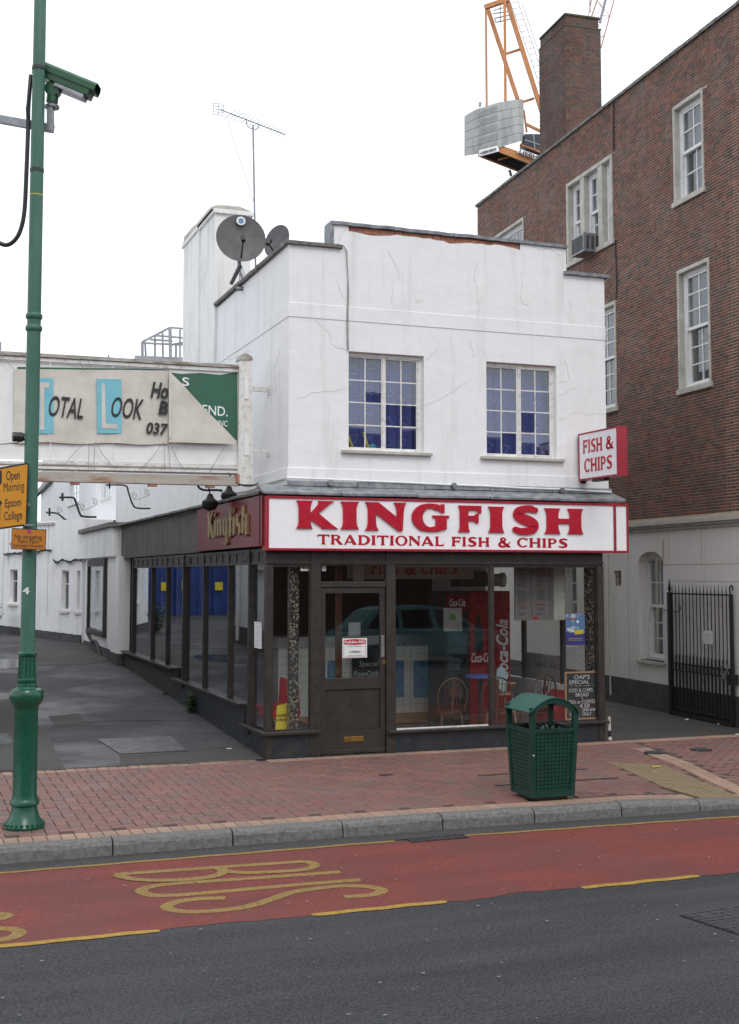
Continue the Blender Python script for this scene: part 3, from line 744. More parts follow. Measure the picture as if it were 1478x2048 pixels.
for x, y, r, l in ((1310,1506,.13,'small round iron water cover in paving near the alley mouth'), (1402,1500,.13,'oval dark utility cover in paving at the far right')):
    u, v = S.G(x, y); t = thing('utility_cover', l, 'cover', S, (u, v, 0))
    MB().disc((u, v, .002), r, (0,0,1), .012, 20).build('rim', M['black'], t); MB().disc((u, v, .009), r*.88, (0,0,1), .008, 20).build('lid', M['cover'], t)
t = thing('stopcock_cover', 'tiny dark square stopcock cover in red paving before the shop door', 'cover', S, (*S.G(773,1550), 0))
u, v = S.G(773,1550); MB().box(u-.07,u+.07,v-.05,v+.05,-.01,.004).build('lid', M['cover'], t)
t = thing('paving_access_cover', 'recessed paved access cover with thin metal edges behind the green bin', 'cover', S, (*S.G(1180,1545), 0))
a = S.G(1155,1562); b = S.G(1236,1556)
MB().bar((a[0]-.9,a[1]+.02,.004),(b[0],b[1],.004),.02,.008).build('edge', M['cover'], t); MB().bar((a[0]-.8,a[1]+.62,.004),(b[0],b[1]+.6,.004),.02,.008).build('edge', M['cover'], t)
# gum spots and litter
def specks(name, mat, fr, pts, z):
    m = MB()
    for u, v, r in pts:
        n = 6; a0 = rnd()*6
        P = [(u+r*random.uniform(.6,1.3)*math.cos(a0+k*math.pi*2/n), v+.7*r*random.uniform(.6,1.3)*math.sin(a0+k*math.pi*2/n), z) for k in range(n)]
        m.add(P, [tuple(range(n))])
    return m.build(name, mat, None, fr, 'stuff')
M['gum'] = simple('trodden_gum', (.26,.26,.26), (.16,.16,.16), 30, .8)
tag(specks('road_gum_spots', M['gum'], S, [(random.uniform(-4,5), random.uniform(-8.8,-4.1), random.choice((.004,.006,.009,.013))) for i in range(380)], RZ+.013), 'pale chewing gum spots and chips scattered over the road surface', 'gum spots')
tag(specks('paving_gum_spots', M['gum'], S, [(random.uniform(-3.4,4.6), random.uniform(-3.4,-.1), random.choice((.005,.008,.012))) for i in range(160)], .004), 'pale gum spots trodden into the red paving', 'gum spots')
m = MB()
for i in range(150):
    u, v = random.uniform(-4, -.1), random.uniform(.2, 4.5); r = random.choice((.004,.006,.01))
    m.add([(u-r, v, yard_z(v)+.022), (u, v-r*.7, yard_z(v)+.022), (u+r, v, yard_z(v)+.022), (u, v+r*.7, yard_z(v)+.022)], [(0,1,2,3)])
tag(m.build('yard_gum_spots', M['gum'], None, S, 'stuff'), 'pale gum and grit spots on the dark yard', 'gum spots')
m = MB()
for x, y in ((1233,1401),(1282,1412),(1288,1414),(1309,1419),(1343,1425),(1438,1449),(1374,1440),(1475,1470)):
    u, v = S.G(x, y); r = random.uniform(.02,.04)
    m.ball((u, v, .008), r, 6, (1,.6,.35))
tag(m.build('alley_litter', M['litter'], None, S, 'stuff'), 'scraps of white litter along the foot of the alley wall', 'litter')
t = tag(MB().box(-.03,.03,-.02,.02,0,.003).build('paper_scrap', M['paper'], None, S), 'small white scrap of paper on yard by the shop corner', 'litter'); t.location = S.w((*SY(458,1499)[:2], yard_z(SY(458,1499)[1])+.01))
t = tag(MB().box(-.05,.05,-.02,.02,0,.006).build('yellow_wrapper', M['yel'], None, S), 'flattened yellow wrapper lying on the pale paving at right', 'litter'); t.location = S.w((*S.G(1312,1535), .006))
# ================================================================== WALL BUILDERS
def holed(m, a0, a1, z0, z1, holes, dep, mp):
    """wall face on a plane with rectangular holes and reveals; mp(a, z, d) with d>0 going into the wall"""
    A = sorted(set([a0, a1] + [h[0] for h in holes] + [h[1] for h in holes])); Z = sorted(set([z0, z1] + [h[2] for h in holes] + [h[3] for h in holes]))
    A = [a for a in A if a0 <= a <= a1]; Z = [z for z in Z if z0 <= z <= z1]
    for i in range(len(A)-1):
        for j in range(len(Z)-1):
            ca, cz = (A[i]+A[i+1])/2, (Z[j]+Z[j+1])/2
            if any(h[0] < ca < h[1] and h[2] < cz < h[3] for h in holes): continue
            m.quad(mp(A[i],Z[j],0), mp(A[i+1],Z[j],0), mp(A[i+1],Z[j+1],0), mp(A[i],Z[j+1],0))
    for h in holes:
        p, q, r, s_ = h[:4]
        m.quad(mp(p,r,0), mp(p,s_,0), mp(p,s_,dep), mp(p,r,dep)); m.quad(mp(q,r,0), mp(q,r,dep), mp(q,s_,dep), mp(q,s_,0))
        m.quad(mp(p,s_,0), mp(q,s_,0), mp(q,s_,dep), mp(p,s_,dep)); m.quad(mp(p,r,0), mp(p,r,dep), mp(q,r,dep), mp(q,r,0))
    return m
def pbox(m, mp, a0, a1, z0, z1, d0, d1):
    vs = [mp(a, z, d) for d in (d0, d1) for a, z in ((a0,z0),(a1,z0),(a1,z1),(a0,z1))]
    return m.add(vs, [(0,1,2,3),(7,6,5,4),(0,4,5,1),(1,5,6,2),(2,6,7,3),(3,7,4,0)])
def flemish(a0, a1, z0, z1, holes, mp, parent, mat, course=.0445, st=.128, hd=.062, jt=.0085, proud=.0035, nparts=0, fr=None, name='brickwork', phase=0):
    per = st+hd+2*jt; m = MB(); full = []
    nc = int((z1-z0)/course)+1
    for j in range(nc):
        zb, zt = z0+j*course+.003, z0+(j+1)*course-jt+.003
        zt = min(zt, z1); 
        if zt-zb < .01: continue
        x = a0 - per*2 + (0 if j % 2 else (st+hd)/2+jt) + phase + (random.uniform(-.004,.004))
        k = 0
        while x < a1:
            L = st if k % 2 == 0 else hd
            segs = [(max(x, a0), min(x+L, a1), zb, zt)]; x += L+jt; k += 1
            for h in holes:
                o_ = []
                for s0, s1, b0, b1 in segs:
                    if s1 <= h[0] or s0 >= h[1] or b1 <= h[2] or b0 >= h[3]: o_.append((s0,s1,b0,b1)); continue
                    if b0 < h[2]-.008: o_.append((s0,s1,b0,min(b1,h[2]))); continue
                    if b1 > h[3]+.008: o_.append((s0,s1,max(b0,h[3]),b1)); continue
                    if s0 < h[0]: o_.append((s0,h[0],b0,b1))
                    if s1 > h[1]: o_.append((h[1],s1,b0,b1))
                segs = o_
            for s0, s1, b0, b1 in segs:
                if s1-s0 < .012: continue
                isfull = abs((s1-s0)-L) < 1e-6 and abs(b1-b0-(course-jt)) < 1e-6
                full.append((s0, s1, b0, b1, isfull, L))
    near = set()
    if nparts:
        d = []
        for k, q in enumerate(full):
            if q[4]:
                P = mp((q[0]+q[1])/2, (q[2]+q[3])/2, 0); z = inview(fr, P)
                if z: d.append((z, k))
        d.sort(); near = set(k for z, k in d[:nparts])
    MS = {}
    for k, (s0, s1, b0, b1, ff, L) in enumerate(full):
        pr = proud + random.uniform(-.0015,.0015)
        if k in near:
            if L not in MS:
                q = MB(); H = course-jt
                o3 = Vector(mp(0,0,0)); ax = Vector(mp(1,0,0))-o3; az = Vector(mp(0,1,0))-o3; ad = Vector(mp(0,0,1))-o3
                def lm(a, z, d): return tuple(ax*a + az*z + ad*d)
                e = .002; vs = [lm(-L/2,-H/2,.004), lm(L/2,-H/2,.004), lm(L/2,H/2,.004), lm(-L/2,H/2,.004), lm(-L/2+e,-H/2+e,-proud), lm(L/2-e,-H/2+e,-proud), lm(L/2-e,H/2-e,-proud), lm(-L/2+e,H/2-e,-proud)]
                me = bpy.data.meshes.new('brick'); me.from_pydata(vs, [], [(4,5,6,7),(0,1,5,4),(1,2,6,5),(2,3,7,6),(3,0,4,7)]); me.materials.append(mat); MS[L] = me
            c = mp((s0+s1)/2, (b0+b1)/2, -(pr-proud)); org = ORG[parent.name][1]
            dup_mesh('brick', MS[L], parent, (c[0]-org[0], c[1]-org[1], c[2]-org[2]))
        else:
            vs = [mp(s0,b0,.004), mp(s1,b0,.004), mp(s1,b1,.004), mp(s0,b1,.004), mp(s0,b0,-pr), mp(s1,b0,-pr), mp(s1,b1,-pr), mp(s0,b1,-pr)]
            m.add(vs, [(4,5,6,7),(0,1,5,4),(1,2,6,5),(2,3,7,6),(3,0,4,7)])
    return m.build(name, mat, parent, kind='stuff')
def crack(parent, fr, pxs, plane, mp, wd=.0042, jit=.012):
    """hairline crack as a thin raised ribbon on a wall"""
    P = [plane(x, y) for x, y in pxs]; pts = []
    for i in range(len(P)-1):
        n = 5
        for k in range(n):
            t = k/n; pts.append((P[i][0]*(1-t)+P[i+1][0]*t + (random.uniform(-jit,jit) if k else 0), P[i][1]*(1-t)+P[i+1][1]*t + (random.uniform(-jit,jit) if k else 0)))
    pts.append(P[-1]); n = len(pts)
    m = MB(); ribbon(m, pts, [wd*random.uniform(.4,1.2) if 0 < i < n-1 else .001 for i in range(n)], 0.0, .002, mp)
    return m.build('crack', M['crack'], parent)
# ================================================================== FISH AND CHIP SHOP
VU = .15
UL, _z = S.U(577, 800, VU); UR, _z = S.U(1211, 760, VU)
shop = thing('corner_shop_building', 'white rendered two storey corner building with brown shopfront and stepped parapet', 'building', S, (0,0,0))
fm = lambda a, z, d: (a, VU+d, z)
sm_ = lambda a, z, d: (UL+d, a, z)
w1 = (*sorted((S.U(697,800,VU)[0], S.U(848,800,VU)[0])), S.U(770,903,VU)[1], S.U(770,707,VU)[1])
w2 = (*sorted((S.U(973,820,VU)[0], S.U(1113,820,VU)[0])), S.U(1040,915,VU)[1], S.U(1040,727,VU)[1])
ZB = 2.97; ZL = S.U(620,492,VU)[1]; ZR = S.U(1170,553,VU)[1]; ZC = S.U(900,473,VU)[1]
uc0 = S.U(668,470,VU)[0]; uc1 = S.U(1132,510,VU)[0]
m = MB(); holed(m, UL, UR, ZB, ZR, [w1, w2], .13, fm)
m.quad((UL,VU,ZR),(uc0,VU,ZR),(uc0,VU,ZL),(UL,VU,ZL))
zcb = ZC-.0
bx0, bx1 = S.U(697,455,VU)[0], S.U(1040,488,VU)[0]     # strip where render has fallen off the bricks
brk = []; n = 26
for i in range(n+1):
    u = bx0+(bx1-bx0)*i/n; brk.append((u, ZC-.062 + .008*math.sin(i*1.1)+random.uniform(-.010,.010) - .018*math.sin(i*.5)))
m.quad((uc0,VU,max(ZR,ZL)),(bx0,VU,max(ZR,ZL)),(bx0,VU,ZC),(uc0,VU,ZC)); m.quad((bx1,VU,ZR),(uc1,VU,ZR),(uc1,VU,ZC),(bx1,VU,ZC))
m.quad((uc0,VU,ZR),(bx0,VU,ZR),(bx0,VU,max(ZR,ZL)),(uc0,VU,max(ZR,ZL)))
for i in range(n):
    a, b = brk[i], brk[i+1]; m.quad((a[0],VU,ZR),(b[0],VU,ZR),(b[0],VU,b[1]),(a[0],VU,a[1]))
    m.quad((a[0],VU,a[1]),(b[0],VU,b[1]),(b[0],VU+.025,b[1]),(a[0],VU+.025,a[1]))
TH = .24
m.quad((UR,VU,ZB),(UR,9,ZB),(UR,9,ZR),(UR,VU,ZR)); m.quad((uc1,VU,ZR),(uc1,VU+TH,ZR),(uc1,VU+TH,ZC),(uc1,VU,ZC)); m.quad((uc0,VU,ZL-.02),(uc0,VU,ZC),(uc0,VU+TH,ZC),(uc0,VU+TH,ZL-.02))
m.quad((UL+.01,VU+TH,ZB),(UL+.01,VU+TH,ZL),(UR,VU+TH,ZL),(UR,VU+TH,ZB)); m.quad((uc0,VU+TH,ZL),(uc0,VU+TH,ZC),(uc1,VU+TH,ZC),(uc1,VU+TH,ZL))
m.build('front_wall', M['stucco'], shop)
m = MB(); m.box(bx0-.02,bx1+.02,VU+.028,VU+.10,ZC-.16,ZC-.002).build('brick_core', M['mortar'], shop)
x = bx0
while x < bx1-.03:      # exposed bricks under the coping
    L = random.choice((.2,.2,.1)); zz = ZC-.07
    MB().box(x, min(x+L-.01, bx1), VU+.008+random.uniform(0,.012), VU+.09, zz, ZC-.004).build('brick', M['raw_brick'], shop, bevel=.004)
    MB().box(x+.05, min(x+L+.03, bx1), VU+.012+random.uniform(0,.012), VU+.09, zz-.075, zz-.008).build('brick', M['raw_brick'], shop, bevel=.004)
    x += L
# side wall with its parapet
vc0 = S.V(434, 590, UL)[0]; ZS = S.V(505, 540, UL)[1] - .04
m = MB(); m.quad((UL,VU,ZB),(UL,VU,ZL),(UL,vc0,ZL-.02),(UL,vc0,ZB)); m.quad((UL+.2,vc0,ZB),(UL+.2,vc0,ZL-.02),(UL+.2,VU+.2,ZL),(UL+.2,VU+.2,ZB))
m.build('side_wall', M['stucco'], shop)
MB().box(UL+.1, UR, VU+.2, 9, 5.35, 5.45).build('roof', M['lead'], shop)
# copings
def coping_run(a0, a1, mk, z, over=.045, th=.05, seg=.62, mat=M['lead'], name='coping'):
    n = max(1, round((a1-a0)/seg))
    for i in range(n):
        p, q = a0+(a1-a0)*i/n, a0+(a1-a0)*(i+1)/n-.006
        dz = random.uniform(-.006,.008); m = MB(); vs = []; fs = []; k = 8
        for j in range(k+1):
            a = p+(q-p)*j/k; e = random.uniform(-.006,.006)
            for d, h in ((-over, -.0+e), (-over-.004, th*.75+e), (0.02, th+dz), (TH-.02, th+dz), (TH+over, th*.8), (TH+over, 0)): vs.append(mk(a, d, z+h))
            if j:
                b = (j-1)*6
                for s_ in range(6): s2 = (s_+1) % 6; fs.append((b+s_, b+s_+6, b+s2+6, b+s2))
        fs += [(0,1,2,3,4,5), tuple(k*6+s_ for s_ in (5,4,3,2,1,0))]
        m.add(vs, fs).build(name, mat, shop)
fk = lambda a, d, z: (a, VU+d, z)
sk = lambda a, d, z: (UL+d, a, z)
coping_run(UL-.045, uc0+.10, fk, ZL, mat=M['coping'], seg=.7); coping_run(uc0-.03, uc1+.02, fk, ZC+.002, over=.03, seg=.8); coping_run(uc1-.04, UR+.06, fk, ZR, mat=M['lead'], over=.05, th=.05)
coping_run(VU+.25, vc0, sk, ZL, mat=M['coping'], over=.05)
MB().box(uc0-.045, uc0-.002, VU-.01, VU+TH, ZL+.05, ZC+.035).build('lead_flashing', M['lead'], shop, bevel=.008)
# string courses (a shallow band, front and side)
for z0, z1, pr in ((S.U(580,633,VU)[1]-.0, S.U(580,633,VU)[1]+.17, .008), (ZB, S.U(575,935,VU)[1], .016)):
    m = MB(); m.box(UL-pr, UR+pr, VU-pr, VU+.02, z0, z1); m.box(UL-pr, UL+.02, VU+.02, vc0+.02, z0, z1-.001); m.build('string_course', M['stucco'], shop, bevel=.004)
# cracks
FP = lambda x, y: S.U(x, y, VU-.002)
for c in ([(935,760),(905,785),(862,805),(850,812)],[(632,640),(660,668),(662,688),(690,700)],[(955,520),(948,560),(960,600),(952,650),(940,690),(950,715)],
          [(775,500),(792,530),(800,560)],[(785,565),(783,600),(795,640)],[(1115,840),(1150,825),(1180,830),(1209,828)],[(1130,720),(1140,760),(1118,765)],[(1045,560),(1040,600)],
          [(1140,600),(1145,640),(1143,668)],[(1060,490),(1080,500),(1100,498),(1122,512)],[(1092,795),(1125,790),(1150,772)],[(590,800),(630,785),(690,778)],[(672,560),(690,600)],[(880,690),(870,705),(850,720)],[(697,455),(680,470),(676,490)],[(965,700),(975,718)]):
    crack(shop, S, c, FP, lambda x, y, d: (x, VU-.0005-d, y))
SP_ = lambda x, y: S.V(x, y, UL-.002)
for c in ([(560,700),(548,740),(552,790)],[(500,700),(480,712),(455,720)]): crack(shop, S, c, SP_, lambda x, y, d: (UL-.0005-d, x, y))
# peeled paint patches
M['peel'] = stucco('flaked_paint_patch', (.80,.79,.76), (.5,.48,.44), .6)
for px in ([(955,572),(966,570),(968,590),(960,607),(954,600)], [(1042,592),(1052,588),(1062,598),(1056,612),(1045,606)], [(830,594),(842,590),(846,600),(834,604)], [(1135,625),(1145,622),(1150,640),(1140,646)]):
    P = [FP(*p) for p in px]; MB().prism(P, 0, .004, lambda x, y, d: (x, VU-.0005-d, y)).build('render_patch', M['peel'], shop)
# white chimney at the side
ch_v0 = vc0-.02; UCH = UL-.04
ch_w = S.U(497, 520, vc0)[0]-UCH-.22; cv1, _z = S.V(367, 600, UCH); cvm, _z = S.V(400, 600, UCH); zt = S.V(428, 428, UCH)[1]
m = MB(); m.box(UCH, UCH+ch_w+.25, ch_v0, cvm, 3.0, zt); m.box(UCH-.03, UCH+ch_w+.2, cvm, cv1-.1, 3.0, zt-.004); m.build('chimney', M['stucco_old'], shop, bevel=.006)
m = MB(); m.box(UCH-.03, UCH+ch_w+.28, ch_v0-.04, cvm-.0, zt-.012, zt+.05); m.box(UCH-.06, UCH+ch_w+.24, cvm, cv1-.06, zt-.016, zt+.046); m.build('chimney_band', M['stucco_old'], shop, bevel=.008)
m = MB(); nb = 10
a0, a1 = ch_v0-.01, cv1-.1
vs = []; fs = []
for i in range(nb+1):
    v = a0+(a1-a0)*i/nb; h = .10+.06*math.sin(i*2.1)*.3+random.uniform(-.015,.015); h = h if 0 < i < nb else .04
    e = random.uniform(-.02,.02)
    for u, z in ((UCH-.06,0),(UCH-.05+e,h*.7),(UCH+.05+e,h+.02),(UCH+ch_w+.1,h+.03),(UCH+ch_w+.24,h*.7),(UCH+ch_w+.27,0)): vs.append((u, v, zt+.045+z))
    if i:
        b = (i-1)*6
        for s_ in range(5): fs.append((b+s_, b+s_+6, b+s_+7, b+s_+1))
fs += [(0,1,2,3,4,5), tuple(nb*6+k for k in (5,4,3,2,1,0))]
m.add(vs, fs); m.sm = True; m.build('chimney_flaunching', M['stone'], shop)
# ------------------------------------------------------------------ first floor windows
def casement(wn, px_l, px_m, px_r, opening_right, title):
    a0, a1, z0, z1 = wn; d0 = VU+.06
    f = MB(); fw = .028
    f.box(a0, a1, d0, d0+.05, z0, z0+.03); f.box(a0, a1, d0, d0+.05, z1-.045, z1); f.box(a0, a0+.012, d0, d0+.05, z0+.03, z1-.045); f.box(a1-.055, a1, d0, d0+.05, z0+.03, z1-.045)
    am = (a0+a1-.045)/2+.01; f.box(am-.012, am+.012, d0, d0+.045, z0+.03, z1-.045)
    fo = f.build('window_frame', M['white_paint'], shop, bevel=.003, label=title)
    for s_, (p, q) in enumerate(((a0+.012, am-.012), (am+.012, a1-.055))):
        dd = d0+.012 - (.018 if (s_ == 1 and opening_right) else 0)
        g = MB(); rw = .016
        zl, zh = z0+.03, z1-.045
        g.box(p, q, dd, dd+.02, zl, zl+rw); g.box(p, q, dd, dd+.02, zh-rw, zh); g.box(p, p+rw, dd, dd+.02, zl+rw, zh-rw); g.box(q-rw, q, dd, dd+.02, zl+rw, zh-rw)
        mid = (p+q)/2; g.box(mid-.007, mid+.007, dd+.002, dd+.018, zl+rw, zh-rw)
        hh = (zh-zl-2*rw)/4
        for k in range(1, 4):
            zz = zl+rw+hh*k; g.box(p+rw, mid-.007, dd+.003, dd+.017, zz-.007, zz+.007); g.box(mid+.007, q-rw, dd+.003, dd+.017, zz-.007, zz+.007)
        g.build('sash', M['white_paint'], fo)
        for c in range(2):
            for k in range(4):
                b0, b1 = (p+rw, mid-.007) if c == 0 else (mid+.007, q-rw); t0 = zl+rw+hh*k+.007; t1 = t0+hh-.014
                t1_, t2_ = random.uniform(-.004,.004), random.uniform(-.003,.003); e_ = [(b0,t0,-t1_-t2_),(b1,t0,-t1_+t2_),(b1,t1,t1_+t2_),(b0,t1,t1_-t2_)]
                MB().add([(a_, dd+.008+k_, z_) for a_, z_, k_ in e_]+[(a_, dd+.011+k_, z_) for a_, z_, k_ in e_], [(0,1,2,3),(7,6,5,4),(0,4,5,1),(1,5,6,2),(2,6,7,3),(3,7,4,0)]).build('pane', M['glass_dark'], fo)
    # curtain behind
    m = MB(); vs = []; fs = []; n = 40
    for i in range(n+1):
        a = a0-.05+(a1-a0+.1)*i/n; y = VU+.19+.012*math.sin(i*.9)+.01*math.sin(i*2.3)
        vs += [(a, y, z0-.05), (a, y+.01, z1+.05)]
        if i: fs.append((2*i-2, 2*i, 2*i+1, 2*i-1))
    m.add(vs, fs); m.sm = True; co = m.build('curtain', M['curtain'], fo)
    for r in range(4):       # loose leaping outlines printed on the cloth
        for c in range(4):
            ox = a0+.11+c*(a1-a0-.1)/4+random.uniform(-.03,.03); oz = z0+.13+r*(z1-z0)/4+random.uniform(-.04,.04); s_ = .055; th = rnd()*6
            pts = [(math.cos(q)*s_*(1+.35*math.sin(2*q+th)+.25*math.sin(5*q+th)), math.sin(q)*s_*(.8+.3*math.cos(3*q+th))) for q in [i*math.pi*2/28 for i in range(27)]]
            mm = MB(); ribbon(mm, [(ox+x, oz+y) for x, y in pts], .0035, 0, .002, lambda x, y, d: (x, VU+.164-d, y)); mm.build('curtain_print', M['curtain_line'], co)
    s_ = MB(); s_.box(a0-.09, a1+.09, VU-.055, VU+.125, z0-.038, z0-.001); s_.build('window_sill', M['stone'], shop, bevel=.006)
    return fo
f1 = casement(w1, 0, 0, 0, False, 'left first floor window with toys on its sill'); f2 = casement(w2, 0, 0, 0, True, 'right first floor window with its right casement ajar')
MB().box(w1[0], w1[1], VU+.13, VU+.6, w1[2]-.06, w1[2]-.04).build('inner_sill', M['stone'], shop)
toy = thing('toys_on_sill', 'yellow and blue toys standing inside the left upstairs window', 'toy', S, (w1[0]+.1, VU+.13, w1[2]+.04))
m = MB(); m.tube([(w1[0]+.03,VU+.15,w1[2]+.22),(w1[0]+.10,VU+.14,w1[2]+.05)], .016, 8); m.tube([(w1[0]+.24,VU+.15,w1[2]+.24),(w1[0]+.30,VU+.14,w1[2]+.05)], .018, 8); m.build('yellow_rods', M['yel'], toy)
m = MB(); m.ball((w1[0]+.36,VU+.145,w1[2]+.07), .05, 10, (1,.3,.7)).build('blue_toy', simple('cyan_toy', (.05,.35,.5), None, 5, .5), toy)
# ------------------------------------------------------------------ ledge roof over the shopfront
EV = -.10    # sign face plane
lz = S.U(900,985,-.05)[1]
for i in range(5):
    a, b = -.08+i*.94, -.08+(i+1)*.94-.008
    m = MB(); dz = random.uniform(-.006,.006)
    m.add([(a,-.13,2.955+dz),(b,-.13,2.955-dz),(b,VU+.02,3.05),(a,VU+.02,3.05),(a,-.135,2.99+dz),(b,-.135,2.99-dz),(b,VU+.02,3.09),(a,VU+.02,3.09)],
          [(0,3,2,1),(4,5,6,7),(0,1,5,4),(1,2,6,5),(2,3,7,6),(3,0,4,7)]); m.build('lead_ledge', M['lead'], shop, bevel=.006)
for i in range(5): MB().box(UL-.02+i*.86, UL-.03+(i+1)*.86, VU-.05, VU-.024, 3.075+random.uniform(-.008,.006), 3.135+random.uniform(-.008,.008)).build('lead_flashing', M['lead'], shop, bevel=.004)
m = MB(); pth = [(UL-.03, VU-.055, S.U(576,958,VU)[1]+.01)] + [(UL+i*.5, VU-.055, 3.165-.012*i*.6+.004*math.sin(i*3)) for i in range(1,9)] + [(UR+.02, VU-.055, 3.10)]
m.tube(pth, .012, 8).build('white_conduit', M['white_clean'], shop)
for x, y in ((661,966),(908,971),(1124,981)):
    a, z = S.U(x, y, VU-.08); mm = MB(); mm.disc((a, VU-.08, z), .032, (0,1,.0), .04, 14); mm.tube([(a,VU-.06,z),(a,VU-.02,z+.0)], .012, 6); mm.build('junction_box', M['galv'], shop)
# side ledge
vE = S.V(243, 1045, 0)[0]
for i in range(8):
    a, b = .10+i*(vE-.10)/8, .10+(i+1)*(vE-.10)/8-.01; dz = random.uniform(-.008,.008)
    m = MB(); m.add([(-.09,a,2.965+dz),(-.09,b,2.965-dz),(UL+.02,b,3.05),(UL+.02,a,3.05),(-.095,a,3.0+dz),(-.095,b,3.0-dz),(UL+.02,b,3.10),(UL+.02,a,3.10)],
          [(0,1,2,3),(4,7,6,5),(0,4,5,1),(1,5,6,2),(2,6,7,3),(3,7,4,0)]); m.build('lead_ledge', M['coping'], shop, bevel=.006)
# ------------------------------------------------------------------ shopfront
HZ = 2.16; TZ = 2.33    # window head, underside of the sign
m = MB()
m.box(0,4.40,.0,.20,TZ,2.955); m.build('fascia_backing', M['frame'], shop)
m = MB(); m.box(.0,4.36,.02,.12,HZ,TZ); m.box(.0,4.36,.0,.02,HZ+.02,HZ+.05); m.build('head_rail', M['frame'], shop)
def post(a0, a1, z0, z1, d0=0.0, d1=.10, name='post'): return MB().box(a0, a1, d0, d1, z0, z1).build(name, M['frame'], shop, bevel=.004)
post(.0,.075,.0,HZ); post(.525,.645,.0,TZ-.001,.005); post(1.45,1.56,.0,TZ-.001,.005); post(2.79,2.84,.25,HZ,.015,.07,'mullion'); post(4.27,4.36,.0,HZ)
post(.646,1.449,1.91,1.975,.02,.09,'transom'); 
MB().box(-.03,.625,-.05,.10,.262,.30).build('sill', M['frame'], shop, bevel=.006); MB().box(1.46,4.39,-.05,.10,.222,.255).build('sill', M['frame'], shop, bevel=.006)
MB().box(-.05,.0,-.05,1.02,.262,.299).build('sill', M['frame'], shop, bevel=.006)
m = MB(); m.box(.005,.56,.012,.10,-.01,.262); m.build('stall_riser', M['riser'], shop); MB().box(1.50,4.365,.012,.10,-.01,.222).build('stall_riser', M['riser'], shop)
m = MB(); m.box(.012,.30,.0,.10,.262,.262+.001)
def pane(a0, a1, z0, z1, v=.045, label=None): return MB().box(a0, a1, v, v+.006, z0, z1).build('glass_pane', M['glass'], shop, label=label)
pane(.075,.525,.30,HZ-.0); pane(1.56,2.79,.255,HZ); pane(2.84,4.27,.255,HZ); pane(.646,1.449,1.975,2.30,.05)
# glazing beads
for a0, a1, z0, z1 in ((.075,.525,.30,HZ),(1.56,2.79,.255,HZ),(2.84,4.27,.255,HZ)):
    m = MB()
    m.box(a0,a1,.028,.044,z0,z0+.018); m.box(a0,a1,.028,.044,z1-.018,z1); m.box(a0,a0+.014,.028,.044,z0+.018,z1-.018); m.box(a1-.014,a1,.028,.044,z0+.018,z1-.018)
    m.build('glazing_bead', M['frame'], shop)
m = MB(); m.box(1.58,2.76,.018,.0275,.256,.272).build('worn_bead', M['white_paint'], shop)
# door
door = MB(); d0, d1 = .035, .08
door.box(.65,.712,d0,d1,.0,1.905); door.box(1.382,1.446,d0,d1,.0,1.905); door.box(.712,1.382,d0,d1,1.84,1.905); door.box(.712,1.382,d0,d1,.74,.87); door.box(.712,1.382,d0,d1,.02,.285); door.box(.712,1.382,d0+.022,d1-.005,.285,.74)
do = door.build('door', M['door'], shop, bevel=.003)
MB().box(.712,1.382,d0+.022,d0+.028,.87,1.84).build('glass_pane', M['glass'], do)
m = MB(); m.box(.66,1.436,d0-.014,d0-.001,.015,.06).build('weather_bar', M['frame'], do, bevel=.003)
m = MB(); m.box(.712,1.382,d0-.004,d0+.0,.283,.292).build('moulding', M['frame'], do)
a, z = S.U(688,1484,d0); b, zz = S.U(727,1472,d0)
m = MB(); m.box(a,b,d0-.006,d0-.001,z,zz); 
lb = m.build('letterbox', M['brass'], do, bevel=.002); MB().box(a+.03,b-.03,d0-.0075,d0-.0062,(z+zz)/2-.012,(z+zz)/2+.016).build('flap', M['brass'], lb)
a, z = S.U(767,1314,d0); b, zz = S.U(772,1270,d0); 
MB().box(1.392,1.434,d0-.006,d0-.001,S.U(768,1314,d0)[1],S.U(768,1271,d0)[1]).build('push_plate', M['steel_plate'], do, bevel=.002)
a, z = S.U(768,1324,d0); MB().box(a-.018,a+.018,d0-.005,d0-.001,z-.022,z+.022).build('lock', M['brass'], do)
MB().box(.66,1.436,-.03,.09,-.012,.006).build('threshold', M['frame'], shop)
# ---- side shopfront (faces -u): stepped sills following the rising yard
sp = [ (.0, 1.0, .30), (1.0, 5.1, .52), (5.1, 9.7, .66) ]
def sv(x): return S.V(x, 1250, 0)[0]
mull = [sv(498), sv(455), sv(405), sv(366), sv(331), sv(301)]
for i, (a, b, z) in enumerate(sp):
    zr = z
    m = MB(); m.box(.012,.10,a+(.013 if i == 0 else 0),b,yard_z(a)-.2,zr-.035); m.build('stall_riser', M['riser'] if i < 2 else M['dirt'], shop)
    if i: MB().box(-.05,.10,a+.01,b-.01,zr-.036,zr).build('sill', M['frame'], shop, bevel=.006)
ed = [.075] + mull + [sv(264)]
SH = 2.17
for i, v in enumerate(mull):
    wd = .045 if i != 3 else .075; zb = .30 if i == 0 else (.52 if i <= 3 else .66)
    zb = {0:.30,1:.52,2:.52,3:.52,4:.66,5:.66}[i]
    MB().box(-.012 if i in (0,3) else .004,.07,v-wd/2,v+wd/2,zb-(.12 if i in (0,3) else 0),TZ).build('mullion', M['frame'], shop, bevel=.003)
MB().box(.0,.10,ed[-1],ed[-1]+.07,.62,TZ).build('post', M['frame'], shop)
